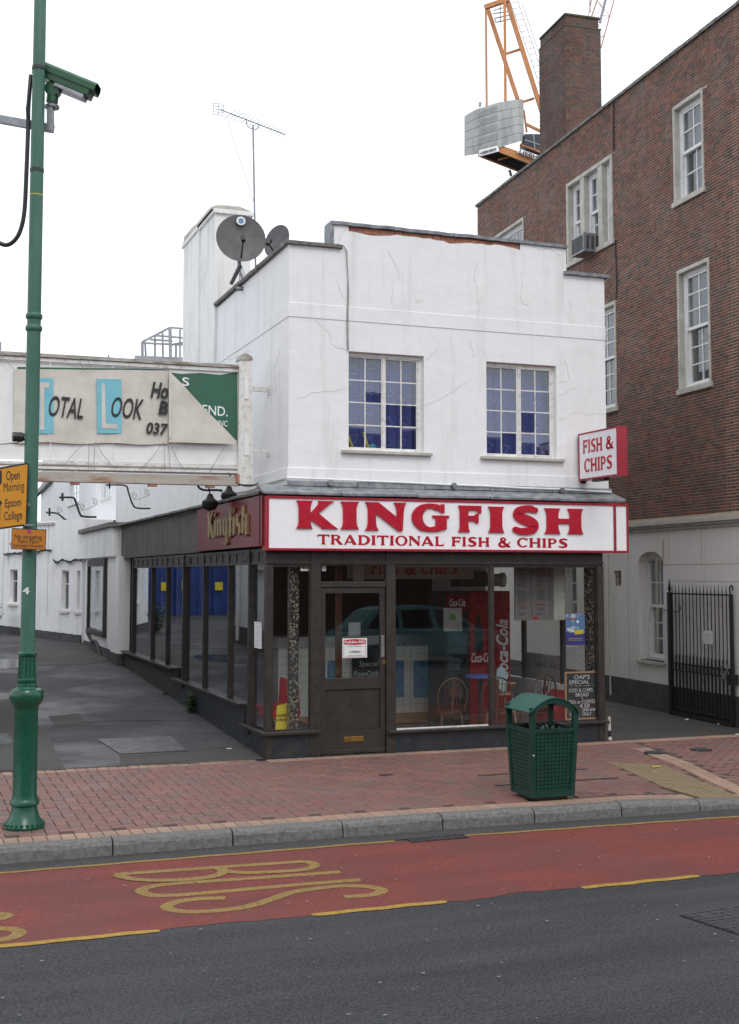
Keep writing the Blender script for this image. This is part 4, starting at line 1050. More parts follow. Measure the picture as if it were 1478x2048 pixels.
for i in range(len(ed)-1):
    a = ed[i]+(.0 if i == 0 else .022); b = ed[i+1]-.022; c = (a+b)/2
    zb = .30 if c < 1.0 else (.52 if c < sv(366) else .66)
    MB().box(.04,.046,a,b,zb,SH).build('glass_pane', M['glass'], shop)
    m = MB(); m.box(.02,.10,a,b,SH,TZ+.02); m.box(.008,.02,a,b,SH,SH+.03); m.box(.008,.02,a,b,TZ-.02,TZ+.02)
    m.build('head_panel', M['frame'], shop)
    k = max(1, int((b-a)/.45))
    for q in range(1, k+1):
        vv = a+(b-a)*q/(k+1); MB().box(.010,.0195,vv-.012,vv+.012,SH+.03,TZ-.02).build('head_bracket', M['frame'], shop)
for x in (307, 372, 487):
    vv = sv(x); m = MB(); m.box(.008,.0195,vv-.16,vv+.16,SH+.045,TZ-.035); g = m.build('vent', M['black'], shop)
    for q in range(4): MB().box(.003,.0078,vv-.15,vv+.15,SH+.052+q*.018,SH+.06+q*.018).build('vent_slat', M['frame'], g)
# corner fascias on the side
vm = S.V(402, 1060, 0)[0]
MB().box(.0,.10,vm+.004,vE,2.37,2.965).build('fascia_board', M['fascia_grey'], shop)
MB().box(-.015,.0,vm+.02,vE,2.365,2.40).build('fascia_moulding', M['fascia_grey'], shop)
MB().box(-.015,.0,vm+.02,vE,2.935,2.965).build('fascia_moulding', M['fascia_grey'], shop)
for i in range(1,5):
    vv = vm+(vE-vm)*i/5; MB().box(-.002,.0,vv-.004,vv+.004,2.40,2.935).build('board_joint', M['dirt'], shop)
# right side facing the alley
m = MB(); m.box(4.28,4.358,.105,9,-.02,.62); m.build('alley_wall', M['stucco_old'], shop); m = MB(); m.box(4.28,4.358,.105,9,HZ,2.95).build('alley_wall', M['stucco_old'], shop); MB().box(4.28,4.358,3.2,9,.62,HZ).build('alley_wall', M['stucco_old'], shop)
va = S.V(1126, 1250, 4.33)[0]; vb = S.V(1049, 1300, 4.33)[0]
for v in (va, min(vb, 3.1)): MB().box(4.30,4.35,v-.035,v+.035,.62,HZ).build('mullion', M['frame'], shop)
es = [.105, va-.035, va+.035, min(vb,3.1)-.035, min(vb,3.1)+.035, 3.2]
for i in (0, 2): MB().box(4.322,4.328,es[i],es[i+1],.62,HZ).build('glass_pane', M['glass'], shop)
# drainpipe stub at the front right corner
dp = thing('drainpipe', 'white and black downpipe stub at the right foot of the shopfront', 'drainpipe', S, (4.39,.0,0))
a, z = S.U(1213,1450,-.01); MB().tube([(4.40,-.02,.13),(4.40,-.02,.30)], .018, 12).build('upper_pipe', M['pvc'], dp); MB().tube([(4.40,-.02,.04),(4.40,-.02,.13)], .021, 12).build('lower_pipe', M['black'], dp); MB().tube([(4.40,-.02,.05),(4.405,-.035,.01)], .022, 12).build('shoe', M['pvc'], dp)
# room shell
m = MB(); m.box(.10,4.28,.10,6.0,-.02,-.004).build('room_floor', M['int_floor'], shop)
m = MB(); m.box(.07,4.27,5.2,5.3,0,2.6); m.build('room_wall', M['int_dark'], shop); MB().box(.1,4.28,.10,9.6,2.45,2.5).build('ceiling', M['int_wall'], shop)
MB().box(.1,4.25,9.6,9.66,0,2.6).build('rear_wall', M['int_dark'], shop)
MB().box(1.2,1.28,5.3,9.6,0,2.45).build('partition', M['int_wall'], shop)
# mosaic columns
for x, v, l in ((590, .20, None), (1184, .20, None)):
    a = S.U(x, 1300, v)[0]
    if x < 700: MB().box(a-.06,a+.045,v,v+.1,.0,2.45).build('mosaic_column', M['mosaic'], shop)
    else: MB().box(a-.045,a+.04,v,v+.1,.0,2.45).build('mosaic_column', M['mosaic'], shop)
# ================================================================== SHOP SIGNS
sg = thing('main_shop_sign', 'long white fascia sign with red frame reading KINGFISH over the shopfront', 'shop sign', S, (0, EV, 2.3))
sl = (2.922-2.945)/4.5
X0, X1, Z0, Z1 = -.035, 4.66, 2.325, 2.94
MB().box(X0+.02,X1-.02,EV+.004,EV+.16,Z0+.02,Z1-.02).build('panel', M['sign_white'], sg)
m = MB(); q = .028
m.box(X0,X1,EV-.012,EV+.18,Z0-.0,Z0+q); m.box(X0,X1,EV-.012,EV+.18,Z1-q,Z1); m.box(X0,X0+q,EV-.012,EV+.18,Z0+q,Z1-q); m.box(X1-q*.8,X1,EV-.012,EV+.18,Z0+q,Z1-q); m.box(4.45,4.485,EV-.010,EV+.0,Z0+q,Z1-q)
m.build('red_frame', M['sign_red'], sg, bevel=.003)
m = MB()
for u in (.68,1.36,2.04,2.72,3.4,4.08): m.box(u-.0012,u+.0012,EV+.0032,EV+.0042,Z0+q,Z1-q)
m.build('panel_joint', M['win_white'], sg)
mpS = mapS(0, 0, EV+.004)
def sx(x): return S.U(500+x/1.8949, 1050, EV)[0]
def sz(x, y): return S.U(500+x/1.8949, 960+y/1.8949, EV)[1]
for ch, x0, x1, y0, y1 in (('K',178,330,79,186),('I',346,408,82,188),('N',440,588,85,193),('G',615,751,91,196),('F',790,876,97,199),('I',905,959,101,201),('S',988,1096,102,204),('H',1118,1258,108,206)):
    glyph(ch, sx(x0)+.006, sx(x1)-.006, sz((x0+x1)/2,y1)+.005, sz((x0+x1)/2,y0), mpS, .024, fat=.045).build('letter', M['letter_red'], sg, bevel=.003)
zb = S.U(640,1088,EV)[1]; zt_ = S.U(640,1068,EV)[1]
for wd_, xa, xb in (('TRADITIONAL',635,888),('FISH',903,979),('&',995,1022),('CHIPS',1034,1136)):
    a = S.U(xa,1080,EV)[0]; b = S.U(xb,1080,EV)[0]; dz = (S.U((xa+xb)/2, 1088+(8 if xa > 900 else 3)*((xa+xb)/2-640)/500 if xa > 640 else 1088+2.5, EV)[1] - zb)
    word(sg, wd_, a, b, zb-.004+sl*(a-.57), zt_-.004+sl*(a-.57), mpS, .004, M['letter_red'], slope=sl)
# maroon return sign
sm2 = thing('side_shop_sign', 'maroon fascia panel with gold blackletter Kingfish lettering on the side of the shop', 'shop sign', S, (-.06, .05, 2.36))
MB().box(-.055,.0,-.0+.01,vm,2.375,2.955).build('panel', M['maroon'], sm2, bevel=.003)
MB().box(-.062,-.056,.10,.104,2.375,2.955).build('panel_joint', M['black'], sm2)
v0_, zt1 = S.V(419, 1022, -.06); v1_, zt2 = S.V(495, 1012, -.06)
va0 = S.V(417,1050,-.07)[0]; va1 = S.V(497,1050,-.07)[0]
def blackletter(m, mp, W, H):
    """eight narrow gothic letters K i n g f i s h built from broken strokes"""
    def st(x, y0, y1, w=.5, d=.03):
        m.prism([(x-w/2,y0+.16),(x,y0-.02),(x+w/2,y0+.16),(x+w/2,y1-.16),(x,y1+.02),(x-w/2,y1-.16)], 0, d, mp)
    def s2(x, y0, y1, w=.5): st(x*W, y0*H, y1*H, w)
    pass
ol = MB()
mpE = mapSide(va0, 0, -.056)
# letters are drawn in a unit box per letter, then placed along the panel
def bl(ch):
    r = []
    S_ = lambda x, y0, y1, w=.26: r.append([(x-w/2,y0+.10),(x-.02,y0-.03),(x+w/2,y0+.08),(x+w/2,y1-.06),(x+.02,y1+.05),(x-w/2,y1-.10)])
    Dg = lambda x0,y0,x1,y1,w=.16: r.append([(x0-w/2,y0),(x0+w/2,y0),(x1+w/2,y1),(x1-w/2,y1)])
    if ch == 'K': S_(.2,0,1.5,.3); Dg(.35,.8,.85,1.5,.2); Dg(.4,.85,.9,-.02,.28); Dg(-.05,1.3,.2,1.5,.2); wd = 1.05
    elif ch == 'i': S_(.18,0,1,.28); Dg(.06,1.2,.28,1.42,.18); wd = .42
    elif ch == 'n': S_(.18,0,1,.28); S_(.66,0,1,.28); Dg(.2,.8,.6,1.0,.2); wd = .9
    elif ch == 'g': S_(.18,.1,1,.28); S_(.66,-.45,1,.28); Dg(.2,.9,.6,1.05,.2); Dg(.25,.0,.6,.2,.2); Dg(.1,-.35,.62,-.5,.22); wd = .9
    elif ch == 'f': S_(.25,-.1,1.4,.28); Dg(.3,1.25,.62,1.48,.2); r.append([(0,.82),(.58,.82),(.62,.98),(.05,.98)]); wd = .58
    elif ch == 's': S_(.2,.45,1,.26); S_(.55,0,.6,.26); Dg(.2,.9,.62,1.05,.18); Dg(.1,.02,.55,-.02,.2); Dg(.2,.6,.55,.4,.2); wd = .8
    elif ch == 'h': S_(.18,0,1.5,.28); S_(.66,-.12,1,.28); Dg(.2,.8,.6,1.02,.2); wd = .9
    return r, wd
lets = 'Kingfish'; tw = sum(bl(c)[1] for c in lets) + .06*7; sc_ = (va0-va1)/tw
zA = S.V(450,1080,-.07)[1]; x = 0
zbase = S.V(455,1072,-.07)[1]; ztop = S.V(425,1024,-.07)[1]; hh = (ztop-zbase)/1.5
for c in lets:
    pl_, wd_ = bl(c); m = MB(); k = 0
    for p in pl_: m.prism([(x+a*sc_, zbase+b*hh) for a, b in p], 0, .028+k*.0009, mpE); k += 1
    m.build('letter', M['gold'], sm2, bevel=.002); x += (wd_+.06)*sc_
# projecting sign
ps = thing('projecting_sign', 'red box sign with white face reading FISH & CHIPS projecting from the upper wall', 'shop sign', S, (4.3, 0, 3.3))
P0 = hit(1156, 868, S.O+S.v*(VU-.03), S.v); P1 = hit(1156, 962, S.O+S.v*(VU-.03), S.v)
def px_of(P):
    d = P-CAMP; Z = d.y*_c+d.z*_s; Y = -d.y*_s+d.z*_c; return CX+FPX*d.x/Z, CY-FPX*Y/Z
Ls = .1
while px_of(P0 - S.v*Ls)[0] < 1234 and Ls < 2.5: Ls += .01
SW = Frame(P0.x, P0.y, 20.5)
zt3 = P0.z; zb3 = P1.z; TK = .135
ps.location = SW.w((0,0,zb3)); ORG[ps.name] = (SW, Vector((0,0,zb3)))
MB().box(.004,TK-.004,-Ls+.004,-.004,zb3+.004,zt3-.004).build('panel', M['sign_white'], ps)
m = MB(); q = .028
m.box(0,TK,-Ls,0,zb3,zb3+q*.8); m.box(0,TK,-Ls,0,zt3-q*.8,zt3); m.box(0,TK,-Ls,-Ls+q,zb3+q*.8,zt3-q*.8); m.box(0,TK,-q,0,zb3+q*.8,zt3-q*.8)
m.build('red_frame', M['sign_red'], ps, bevel=.003)
MB().box(.0035,TK,-Ls+.0,-Ls+.001,zb3,zt3)
# the wide red side seen at the right is the box end turned to the street
mpP = lambda x, y, d: (.004-d, -x, y)
H3 = zt3-zb3
word(ps, 'FISH', .10*Ls+.0, .60*Ls, 0,0, mpP, .003, M['letter_red']) if False else None
for wd_, xa, xb, ya, yb in (('FISH',.12,.62,.56,.84),('&',.70,.90,.57,.83),('CHIPS',.15,.86,.16,.44)):
    word(ps, wd_, Ls*(1-xa)*-1+Ls, Ls, 0, 0, mpP, .003, M['letter_red']) if False else None
    # text reads from the outer edge towards the wall
    mpQ = lambda x, y, d: (.004-d, -x, y)
    word(ps, wd_, xa*Ls, xb*Ls, zb3+ya*H3, zb3+yb*H3, mpQ, .003, M['letter_red'], gap=.08)
MB().box(.04,.10,-.0,.04,zb3-.03,zb3+.1).build('bracket', M['black'], ps); MB().box(.03,.11,-Ls*.6,-Ls*.3,zb3-.03,zb3-.001).build('cable_gland', M['black'], ps)
# ================================================================== DISHES, AERIAL, CABLES
def dish(label, c, rx, frame, vm_, nrm):
    t = thing('satellite_dish', label, 'satellite dish', frame, c, group='satellite dishes on the side parapet')
    nrm = Vector(nrm).normalized(); ax = nrm.orthogonal().normalized(); ay = nrm.cross(ax)
    m = MB(); vs = []; fs = []; K = 8; n = 32
    for side in (0, 1):
        for i in range(K+1):
            r = rx*i/K; dep = -.14*rx*(1-(i/K)**2)*1.0 - side*.008
            for k in range(n):
                q = 2*math.pi*k/n; vs.append(Vector(c)+ax*r*math.cos(q)+ay*r*math.sin(q)+nrm*dep)
    for side in (0, 1):
        o_ = side*(K+1)*n
        for i in range(K):
            for k in range(n):
                k2 = (k+1) % n; f = (o_+i*n+k, o_+i*n+k2, o_+(i+1)*n+k2, o_+(i+1)*n+k); fs.append(f if not side else f[::-1])
    for k in range(n): k2 = (k+1) % n; fs.append((K*n+k, K*n+k2, (2*K+1)*n+k2, (2*K+1)*n+k))
    m.add(vs, fs); m.sm = True; m.build('reflector', M['dish'], t)
    cc = Vector(c); f = cc+nrm*rx*.75+Vector((0,0,-rx*.35))
    m = MB(); bt = cc+Vector((0,0,-rx*.92)); m.tube([bt-nrm*.02, f], .012, 6); m.build('feed_arm', M['black'], t)
    m = MB(); m.tube([f+Vector((0,0,-.03)), f+Vector((0,0,.05))-nrm*.05], .032, 10); m.build('receiver_head', M['black'], t)
    return t, nrm
DV = S.V(483, 562, UL)[0]
def at_depth_v(x, y, v): u, z = S.U(x, y, v); return (u, v, z)
c1 = at_depth_v(482, 476, DV+.1); r1 = 48/FPX*17.3
t, nn = dish('large grey satellite dish with round maker badge on the side parapet', c1, r1, S, DV, (-.12,-1,.16))
bc = Vector(c1)+Vector((-.0,-.0,r1*.72)); MB().disc(bc+nn*-.02, .062, nn, .012, 20).build('badge', M['paper'], t); MB().disc(bc+nn*-.008, .035, nn, .006, 16).build('badge_emblem', M['pblue'], t)
m = MB(); foot = at_depth_v(490, 575, DV-.05); m.tube([Vector(c1)-nn*.12, Vector(c1)-nn*.18+Vector((0,0,-r1*1.1)), Vector(foot)+Vector((.04,.1,.05))], .026, 8); m.build('mast', M['galv'], t)
for dx in (-.06,0,.07): MB().tube([Vector(foot)+Vector((dx,.02,0)), Vector(c1)+Vector((dx*.2,.06,-r1*1.0))], .007, 5).build('stay', M['galv'], t)
m = MB(); p0 = at_depth_v(462, 568, DV-.15); p1 = at_depth_v(480, 532, DV-.15); m.tube([p0, p1], [.024,.03], 10); m.build('counter_arm', M['black'], t)
MB().tube([Vector(foot)+Vector((-.12,0,-.03)), Vector(foot)+Vector((.06,-.05,-.02))], .03, 10).build('wall_bracket', M['galv'], t)
c2 = at_depth_v(553, 482, 1.9); 
t2, nn2 = dish('smaller grey satellite dish seen edge-on behind the parapet coping', c2, .225, S, 1.9, (-1,-.55,.2))
MB().tube([Vector(c2)-nn2*.08, Vector(c2)-nn2*.10+Vector((0,0,-.75))], .02, 8).build('mast', M['galv'], t2)
ae = thing('tv_aerial', 'tall yagi television aerial on a thin mast above the white chimney', 'aerial', S, at_depth_v(512, 430, 4.3))
b_ = Vector(at_depth_v(512, 470, 4.3)); tp = Vector(at_depth_v(506, 250, 4.3)); MB().tube([b_+Vector((0,0,-.6)), tp], .014, 8).build('mast', M['galv'], ae)
e0 = Vector(at_depth_v(440, 219, 4.0)); e1 = Vector(at_depth_v(570, 269, 4.6)); MB().tube([e0, e1], .009, 6).build('boom', M['galv'], ae)
dirb = (e1-e0).normalized(); side = Vector((dirb.y, -dirb.x, 0)).normalized()*.5+Vector((0,0,.12))+Vector((.12,0,0))
side = Vector((.28,-.55,.16)).normalized()
for i in range(16):
    p = e0.lerp(e1, .16+.84*i/15); L = .13-.0035*i; MB().tube([p-side*L, p+side*L], .004, 4).build('element', M['galv'], ae)
m = MB(); g0 = e0; gx = Vector((1,.2,.12))*.115; gz = Vector((0,0,.085)); 
for k in range(5): m.tube([g0-gx*.95+gz*(-1+k*.5), g0+gx*.45+gz*(-1+k*.5)], .005, 4)
for k in range(3): m.tube([g0-gx*.95+gx*.7*k-gz, g0-gx*.95+gx*.7*k+gz], .006, 4)
m.build('reflector_grid', M['galv'], ae)
m = MB(); br = [at_depth_v(492,238,4.3),at_depth_v(495,252,4.3),at_depth_v(506,258,4.3),at_depth_v(516,257,4.3),at_depth_v(516,247,4.3)]; m.tube([(p[0],p[1],p[2]) for p in crom(br,4)], .008, 6); m.build('cradle', M['galv'], ae)
m = MB(); m.tube(crom([at_depth_v(453,228,4.28),at_depth_v(465,275,4.25),at_depth_v(480,320,4.25),at_depth_v(497,370,4.25),at_depth_v(510,412,4.27)],6), .004, 5); m.build('lead_cable', M['wire'], ae)
cb = [(697,700),(696,640),(697,580),(694,520),(692,500),(684,489)]
m = MB(); m.tube(crom([(*(lambda q: (q[0], VU-.02, q[1]))(S.U(x,y,VU-.02)),) for x, y in cb], 5), .0055, 5); tag(m.build('wall_cable', M['wire'], None, S), 'thin grey cable running down the wall to the left upstairs window', 'cable')
m = MB(); m.tube(crom([(*(lambda q: (q[0], VU-.015, q[1]))(S.U(x+4,y,VU-.02)),) for x, y in [(691,702),(690,640),(692,560),(690,500)]], 5), .004, 5); tag(m.build('wall_cable', M['wire'], None, S), 'second thinner cable close beside it on the wall above the left upstairs window', 'cable')
# ================================================================== THINGS IN THE SHOP
def on_glass(x, y, v=.04): a, z = S.U(x, y, v); return a, z
def poster(name, label, cat, x0, y0, x1, y1, v, mat, slope=0):
    a, z1 = S.U(x0, y0, v); b, z0 = S.U(x1, y1, v)
    t = thing(name, label, cat, S, (a, v, z0)); MB().box(a, b, v, v+.002, z0, z1).build('sheet', mat, t); return t, a, b, z0, z1
t, a, b, z0, z1 = poster('open_sign', 'white door sign reading PUKKA PIES and OPEN on the door glass', 'sign', 685, 1277, 734, 1315, .054, M['paper'])
W_, H_ = b-a, z1-z0; mp = mapS(a, z0, .0535)
m = MB(); m.prism([(.06*W_,.70*H_),(.5*W_,.66*H_),(.94*W_,.70*H_),(.96*W_,.80*H_),(.94*W_,.92*H_),(.5*W_,.96*H_),(.06*W_,.92*H_),(.04*W_,.80*H_)], 0, .0015, mp); m.build('red_band', M['letter_red'], t)
m = MB(); put_text(m, 'PUKKA-PIES', .08*W_, .92*W_, .74*H_, .88*H_, mp, .0016, .0024, bold=.02); m.build('lettering', M['paper'], t)
m = MB(); put_text(m, 'OPEN', .28*W_, .72*W_, .24*H_, .36*H_, mp, 0, .0012, bold=.015); put_text(m, '...don\'t compromise', .2*W_, .8*W_, .55*H_, .62*H_, mp, 0, .0012); put_text(m, 'Telephone and address', .2*W_, .8*W_, .08*H_, .14*H_, mp, 0, .0012); m.build('lettering', M['black'], t)
m = MB()
for p in ((.05,.04,.95,.055),(.05,.60,.06,.62),(.05,.04,.06,.62),(.94,.04,.95,.62)): m.box(a+p[0]*W_,a+p[2]*W_,.0522,.0534,z0+p[1]*H_,z0+p[3]*H_)
m.build('border', M['red_plastic'], t)
# event poster
t, a, b, z0, z1 = poster('event_poster', 'blue and purple event poster stuck inside the window above the chalkboard', 'poster', 1131, 1228, 1170, 1290, .054, M['purple'])
W_, H_ = b-a, z1-z0; mp = mapS(a, z0, .0535)
MB().prism([(0,.42*H_),(W_,.38*H_),(W_,H_),(0,H_)], 0, .001, mp).build('picture', M['pblue'], t)
MB().prism([(.45*W_,.34*H_),(.92*W_,.36*H_),(.93*W_,.50*H_),(.45*W_,.47*H_)], .001, .002, mp).build('yellow_flash', M['yel'], t)
m = MB(); m.disc((a+.63*W_,.0518,z0+.75*H_), .018, (0,1,0), .002, 12); m.prism([(.05*W_,.5*H_),(.4*W_,.42*H_),(.45*W_,.47*H_),(.1*W_,.56*H_)], .001, .0022, mp); m.build('figures', M['paper'], t)
m = MB(); put_text(m, 'Leatherhead Theatre', .15*W_, .85*W_, .19*H_, .235*H_, mp, 0, .0012); put_text(m, 'Saturday 20th October', .15*W_, .85*W_, .13*H_, .17*H_, mp, 0, .0012); m.build('lettering', M['yel'], t)
m = MB(); put_text(m, 'Annie', .1*W_, .5*W_, .78*H_, .92*H_, mp, .001, .0022, bold=.02, shear=.2) if False else put_text(m, 'Carnival', .08*W_, .55*W_, .8*H_, .9*H_, mp, .001, .0022, bold=.02); m.build('title', M['red_plastic'], t)
# chalkboard in the window
def board(name, label, px, v, tilt, lines, frame_w=.022):
    a, z1 = S.U(px[0], px[1], v); b, z0 = S.U(px[2], px[3], v)
    t = thing(name, label, 'chalkboard', S, (a, v, z0)); f = frame_w
    m = MB(); m.box(a,b,v,v+.02,z0,z0+f); m.box(a,b,v,v+.02,z1-f,z1); m.box(a,a+f,v,v+.02,z0+f,z1-f); m.box(b-f,b,v,v+.02,z0+f,z1-f); m.build('frame', M['wood'], t, bevel=.003)
    MB().box(a+f,b-f,v+.008,v+.016,z0+f,z1-f).build('slate', M['chalkboard'], t)
    W_, H_ = b-a, z1-z0; mp = mapS(a, z0, v+.008)
    m = MB()
    for s_, x0, x1, y0, y1 in lines: put_text(m, s_, x0*W_, x1*W_, y0*H_, y1*H_, mp, 0, .001, bold=.004, shear=.1)
    for i in range(8): m.prism([((.16+i*.09)*W_,.70*H_+.004*math.sin(i*2)),((.23+i*.09)*W_,.70*H_+.004*math.cos(i)),((.23+i*.09)*W_,.707*H_+.004*math.cos(i)),((.16+i*.09)*W_,.707*H_)], 0, .001, mp)
    m.build('chalk_writing', M['chalk'], t); return t
board('chalkboard', 'pine framed chalkboard listing OAP\'S SPECIAL leaning in the right shop window', (1130,1344,1197,1438), .062, 0,
      [("OAP'S",.28,.76,.84,.93),('SPECIAL',.12,.74,.74,.82),('COD & CHIPS.',.12,.86,.575,.65),('BREAD',.32,.72,.48,.555),('+',.48,.55,.43,.46),('TEA or COFFEE',.12,.92,.335,.41),('4.50',.44,.74,.24,.33),('2PM-5PM',.52,.92,.17,.23),('E',.14,.19,.08,.15),('ONLY',.52,.80,.08,.15)])
t = thing('menu_board', 'tall grey printed price list board hanging inside the right shop window', 'menu board', S, (3.5,.35,1.9)); v = .42
a, z1 = S.U(1029,1131,v); b, z0 = S.U(1108,1240,v); z1 += .1
MB().box(a,b,v,v+.02,z0,z1).build('board', simple('menu_board_print', (.17,.16,.155), (.14,.13,.13), 4, .5), t); MB().box(b+.001,b+.16,v+.0,v+.02,z0,z1).build('side_board', M['pvc'], t)
mp = mapS(a, z0, v); W_, H_ = b-a, z1-z0; m = MB(); m2 = MB()
for r in range(34):
    y = (.08+r*.027)*H_
    for c0, c1 in ((.09,.34),(.40,.46),(.56,.80),(.88,.93)):
        if rnd() < .12: continue
        L = random.uniform(.55,1)*(c1-c0)
        tgt = m2 if (r % 9 == 7) else m
        tgt.prism([(c0*W_,y),((c0+L)*W_,y),((c0+L)*W_,y+.010*H_),(c0*W_,y+.010*H_)], 0, .001, mp)
m.build('price_lines', M['black'], t, kind='stuff'); m2.build('red_headings', M['red_plastic'], t, kind='stuff')
MB().prism([(.44*W_,.02*H_),(.60*W_,.02*H_),(.60*W_,.05*H_),(.44*W_,.05*H_)], 0, .001, mp).build('red_label', M['red_plastic'], t)
# handwritten sheets on the side window, small notices
v_, z_ = S.V(510, 1300, .035); a1_, zz1 = S.V(509,1243,.035); a2_, zz2 = S.V(523,1298,.035)
t = thing('window_notice', 'long white handwritten notice taped to the side window near the corner', 'notice', S, (.035,a1_,zz2))
MB().box(.033,.035,a2_,a1_,zz2,zz1).build('sheet', M['paper'], t); m = MB()
for i in range(10): m.box(.0322,.0329,a2_+.02,a1_-.02-random.uniform(0,.03),zz2+.03+i*.028,zz2+.034+i*.028)
m.build('handwriting', M['wire'], t)
for (x0,y0,x1,y1,v,l,txt) in ((601,1130,621,1142,.054,'small white sticker reading MIND above the left front window','MIND'),(644,1131,652,1142,.06,'small white sticker reading STEP at the left of the transom','STEP')):
    t, a, b, z0, z1 = poster('sticker', l, 'sticker', x0, y0, x1, y1, v, M['paper'])
    m = MB(); put_text(m, txt, .12*(b-a), .88*(b-a), .3*(z1-z0), .7*(z1-z0), mapS(a, z0, v), 0, .001, bold=.03); m.build('lettering', M['red_plastic'], t)
# small notice on door glass
t, a, b, z0, z1 = poster('opening_hours', 'small grey opening hours card behind the door glass', 'notice', 697, 1245, 721, 1272, .07, simple('grey_card', (.12,.12,.12), None, 5, .6))
m = MB(); 
for i in range(7): put_text(m, 'Monday 12-11', .15*(b-a), .85*(b-a), (.1+.12*i)*(z1-z0), (.16+.12*i)*(z1-z0), mapS(a, z0, .07), 0, .001)
m.build('lettering', M['wire'], t)
# counter with tiled front
cv = 2.6; ct = thing('serving_counter', 'white tiled serving counter with steel top inside the shop', 'counter', S, (1.0, cv, 0))
ca, cb_ = S.U(648,1400,cv)[0], S.U(945,1400,cv)[0]; zt4 = S.U(820,1270,cv)[1]; zk = S.U(820,1291,cv)[1]; zw = S.U(820,1425,cv)[1]
ca = .9
MB().box(ca,cb_,cv,cv+.6,.0,zk-.002).build('body', M['int_wall'], ct); MB().box(ca-.02,cb_+.02,cv-.03,cv+.62,zk,zt4).build('steel_top', M['steel_plate'], ct)
MB().box(ca,cb_,cv-.02,cv-.001,.0,zw).build('kick_board', M['wood'], ct)
nx = int((cb_-ca)/.105); nz = int((zk-zw)/.105); m = None
tsz = (cb_-ca)/nx; tz = (zk-zw)/nz; tb = brick_mesh('tile', 1, 1, .01, M['tile'])[0]
mt_ = MB().box(-tsz/2+.002,tsz/2-.002,-.008,-.001,-tz/2+.002,tz/2-.002)
meT = bpy.data.meshes.new('tile'); meT.from_pydata(mt_.v, [], mt_.f); meT.materials.append(M['tile'])
og = ORG[ct.name][1]
for i in range(nx):
    for j in range(nz): dup_mesh('tile', meT, ct, (ca+(i+.5)*tsz-og.x, cv-og.y, zw+(j+.5)*tz-og.z))
for x0, x1 in ((783,808),(827,870),(898,930),(655,672)):
    a, z1 = S.U(x0,1321,cv-.01); b, z0 = S.U(x1,1394,cv-.01); m = MB(); m.box(a,b,cv-.012,cv-.0085,z0,z1).build('blue_picture_tile', simple('blue_tile_picture', (.16,.19,.42), (.12,.32,.40), 8, .35, lo=.45, hi=.55) if 'btp' not in M else M['btp'], ct)
# signboard over the counter
t = thing('counter_signboard', 'white overhead board reading FISH & CHIPS above the serving counter', 'signboard', S, (1,1.8,2.1)); v = 1.2
a, z1 = S.U(697,1108,v); b, z0 = S.U(948,1158,v); z1 += .15
MB().box(a,b,v,v+.04,z0,z1).build('board', simple('signboard_cream', (.34,.32,.28), None, 4, .6), t)
y0 = S.U(800,1147,v)[1]; y1 = S.U(800,1120,v)[1]
for wd_, xa, xb in (('FISH',742,795),('&',810,832),('CHIPS',842,915)): word(t, wd_, S.U(xa,1130,v)[0], S.U(xb,1130,v)[0], y0-.01, y1-.01, mapS(0,0,v), .004, M['red_plastic'])
p0, q0 = S.U(706,1150,v-.02); p1, q1 = S.U(727,1118,v-.02)
tg = thing('paper_notice', 'small paper notice with a cartoon outline hung before the overhead board', 'notice', S, (p0,v-.02,q0)); MB().box(p0,p1,v-.03,v-.025,q0-.07,q1).build('sheet', M['pvc'], tg)
# fridge
fv = 1.55; t = thing('drinks_fridge', 'tall red drinks fridge with Coca-Cola lettering on its side', 'fridge', S, (2.9,fv,0))
fa, _ = S.U(940,1300,fv); fb, fz = S.U(1020,1182,fv); 
MB().box(fa,fb,fv,fv+.6,.02,fz).build('cabinet', M['cola'], t, bevel=.01)
MB().box(fa-.36,fa-.001,fv+.02,fv+.58,.02,fz).build('door_frame', M['black'], t, bevel=.01); MB().box(fa-.31,fa-.04,fv+.014,fv+.0195,.35,fz-.30).build('door_glass', M['glass_dark'], t)
MB().box(fa-.34,fa-.01,fv+.008,fv+.019,fz-.26,fz-.03).build('header_panel', M['maroon'], t)
m = MB(); put_text(m, 'Coca-Cola', fa-.29, fa-.06, fz-.2, fz-.1, mapS(0,0,fv+.008), 0, .002, bold=.01, shear=.3); put_text(m, 'Coca-Cola', S.U(943,1320,fv)[0], S.U(985,1320,fv)[0], S.U(950,1325,fv)[1], S.U(950,1306,fv)[1], mapS(0,0,fv), 0, .002, bold=.015, shear=.3); m.build('lettering', M['paper'], t)
# big vertical script
x0, zlo = S.U(990,1345,fv); x1, zhi = S.U(1016,1248,fv)
m = MB(); put_text(m, 'Coca-Cola', 0, (zhi-zlo)*1.25, 0, (x1-x0)*.9, lambda x, y, d: (x1-y, fv-d, zlo-.1+x), 0, .002, bold=.02, shear=.3); m.build('large_lettering', M['paper'], t)
bm_, bz = S.U(957,1290,fv); m = MB()
m.prism([(-.06,0),(.06,0),(.07,.12),(.05,.2),(.065,.3),(.03,.42),(.028,.5),(-.028,.5),(-.03,.42),(-.065,.3),(-.05,.2),(-.07,.12)], 0, .003, lambda x, y, d: (bm_+x, fv-d, bz-.1+y)); m.build('bottle_picture', M['black'], t)
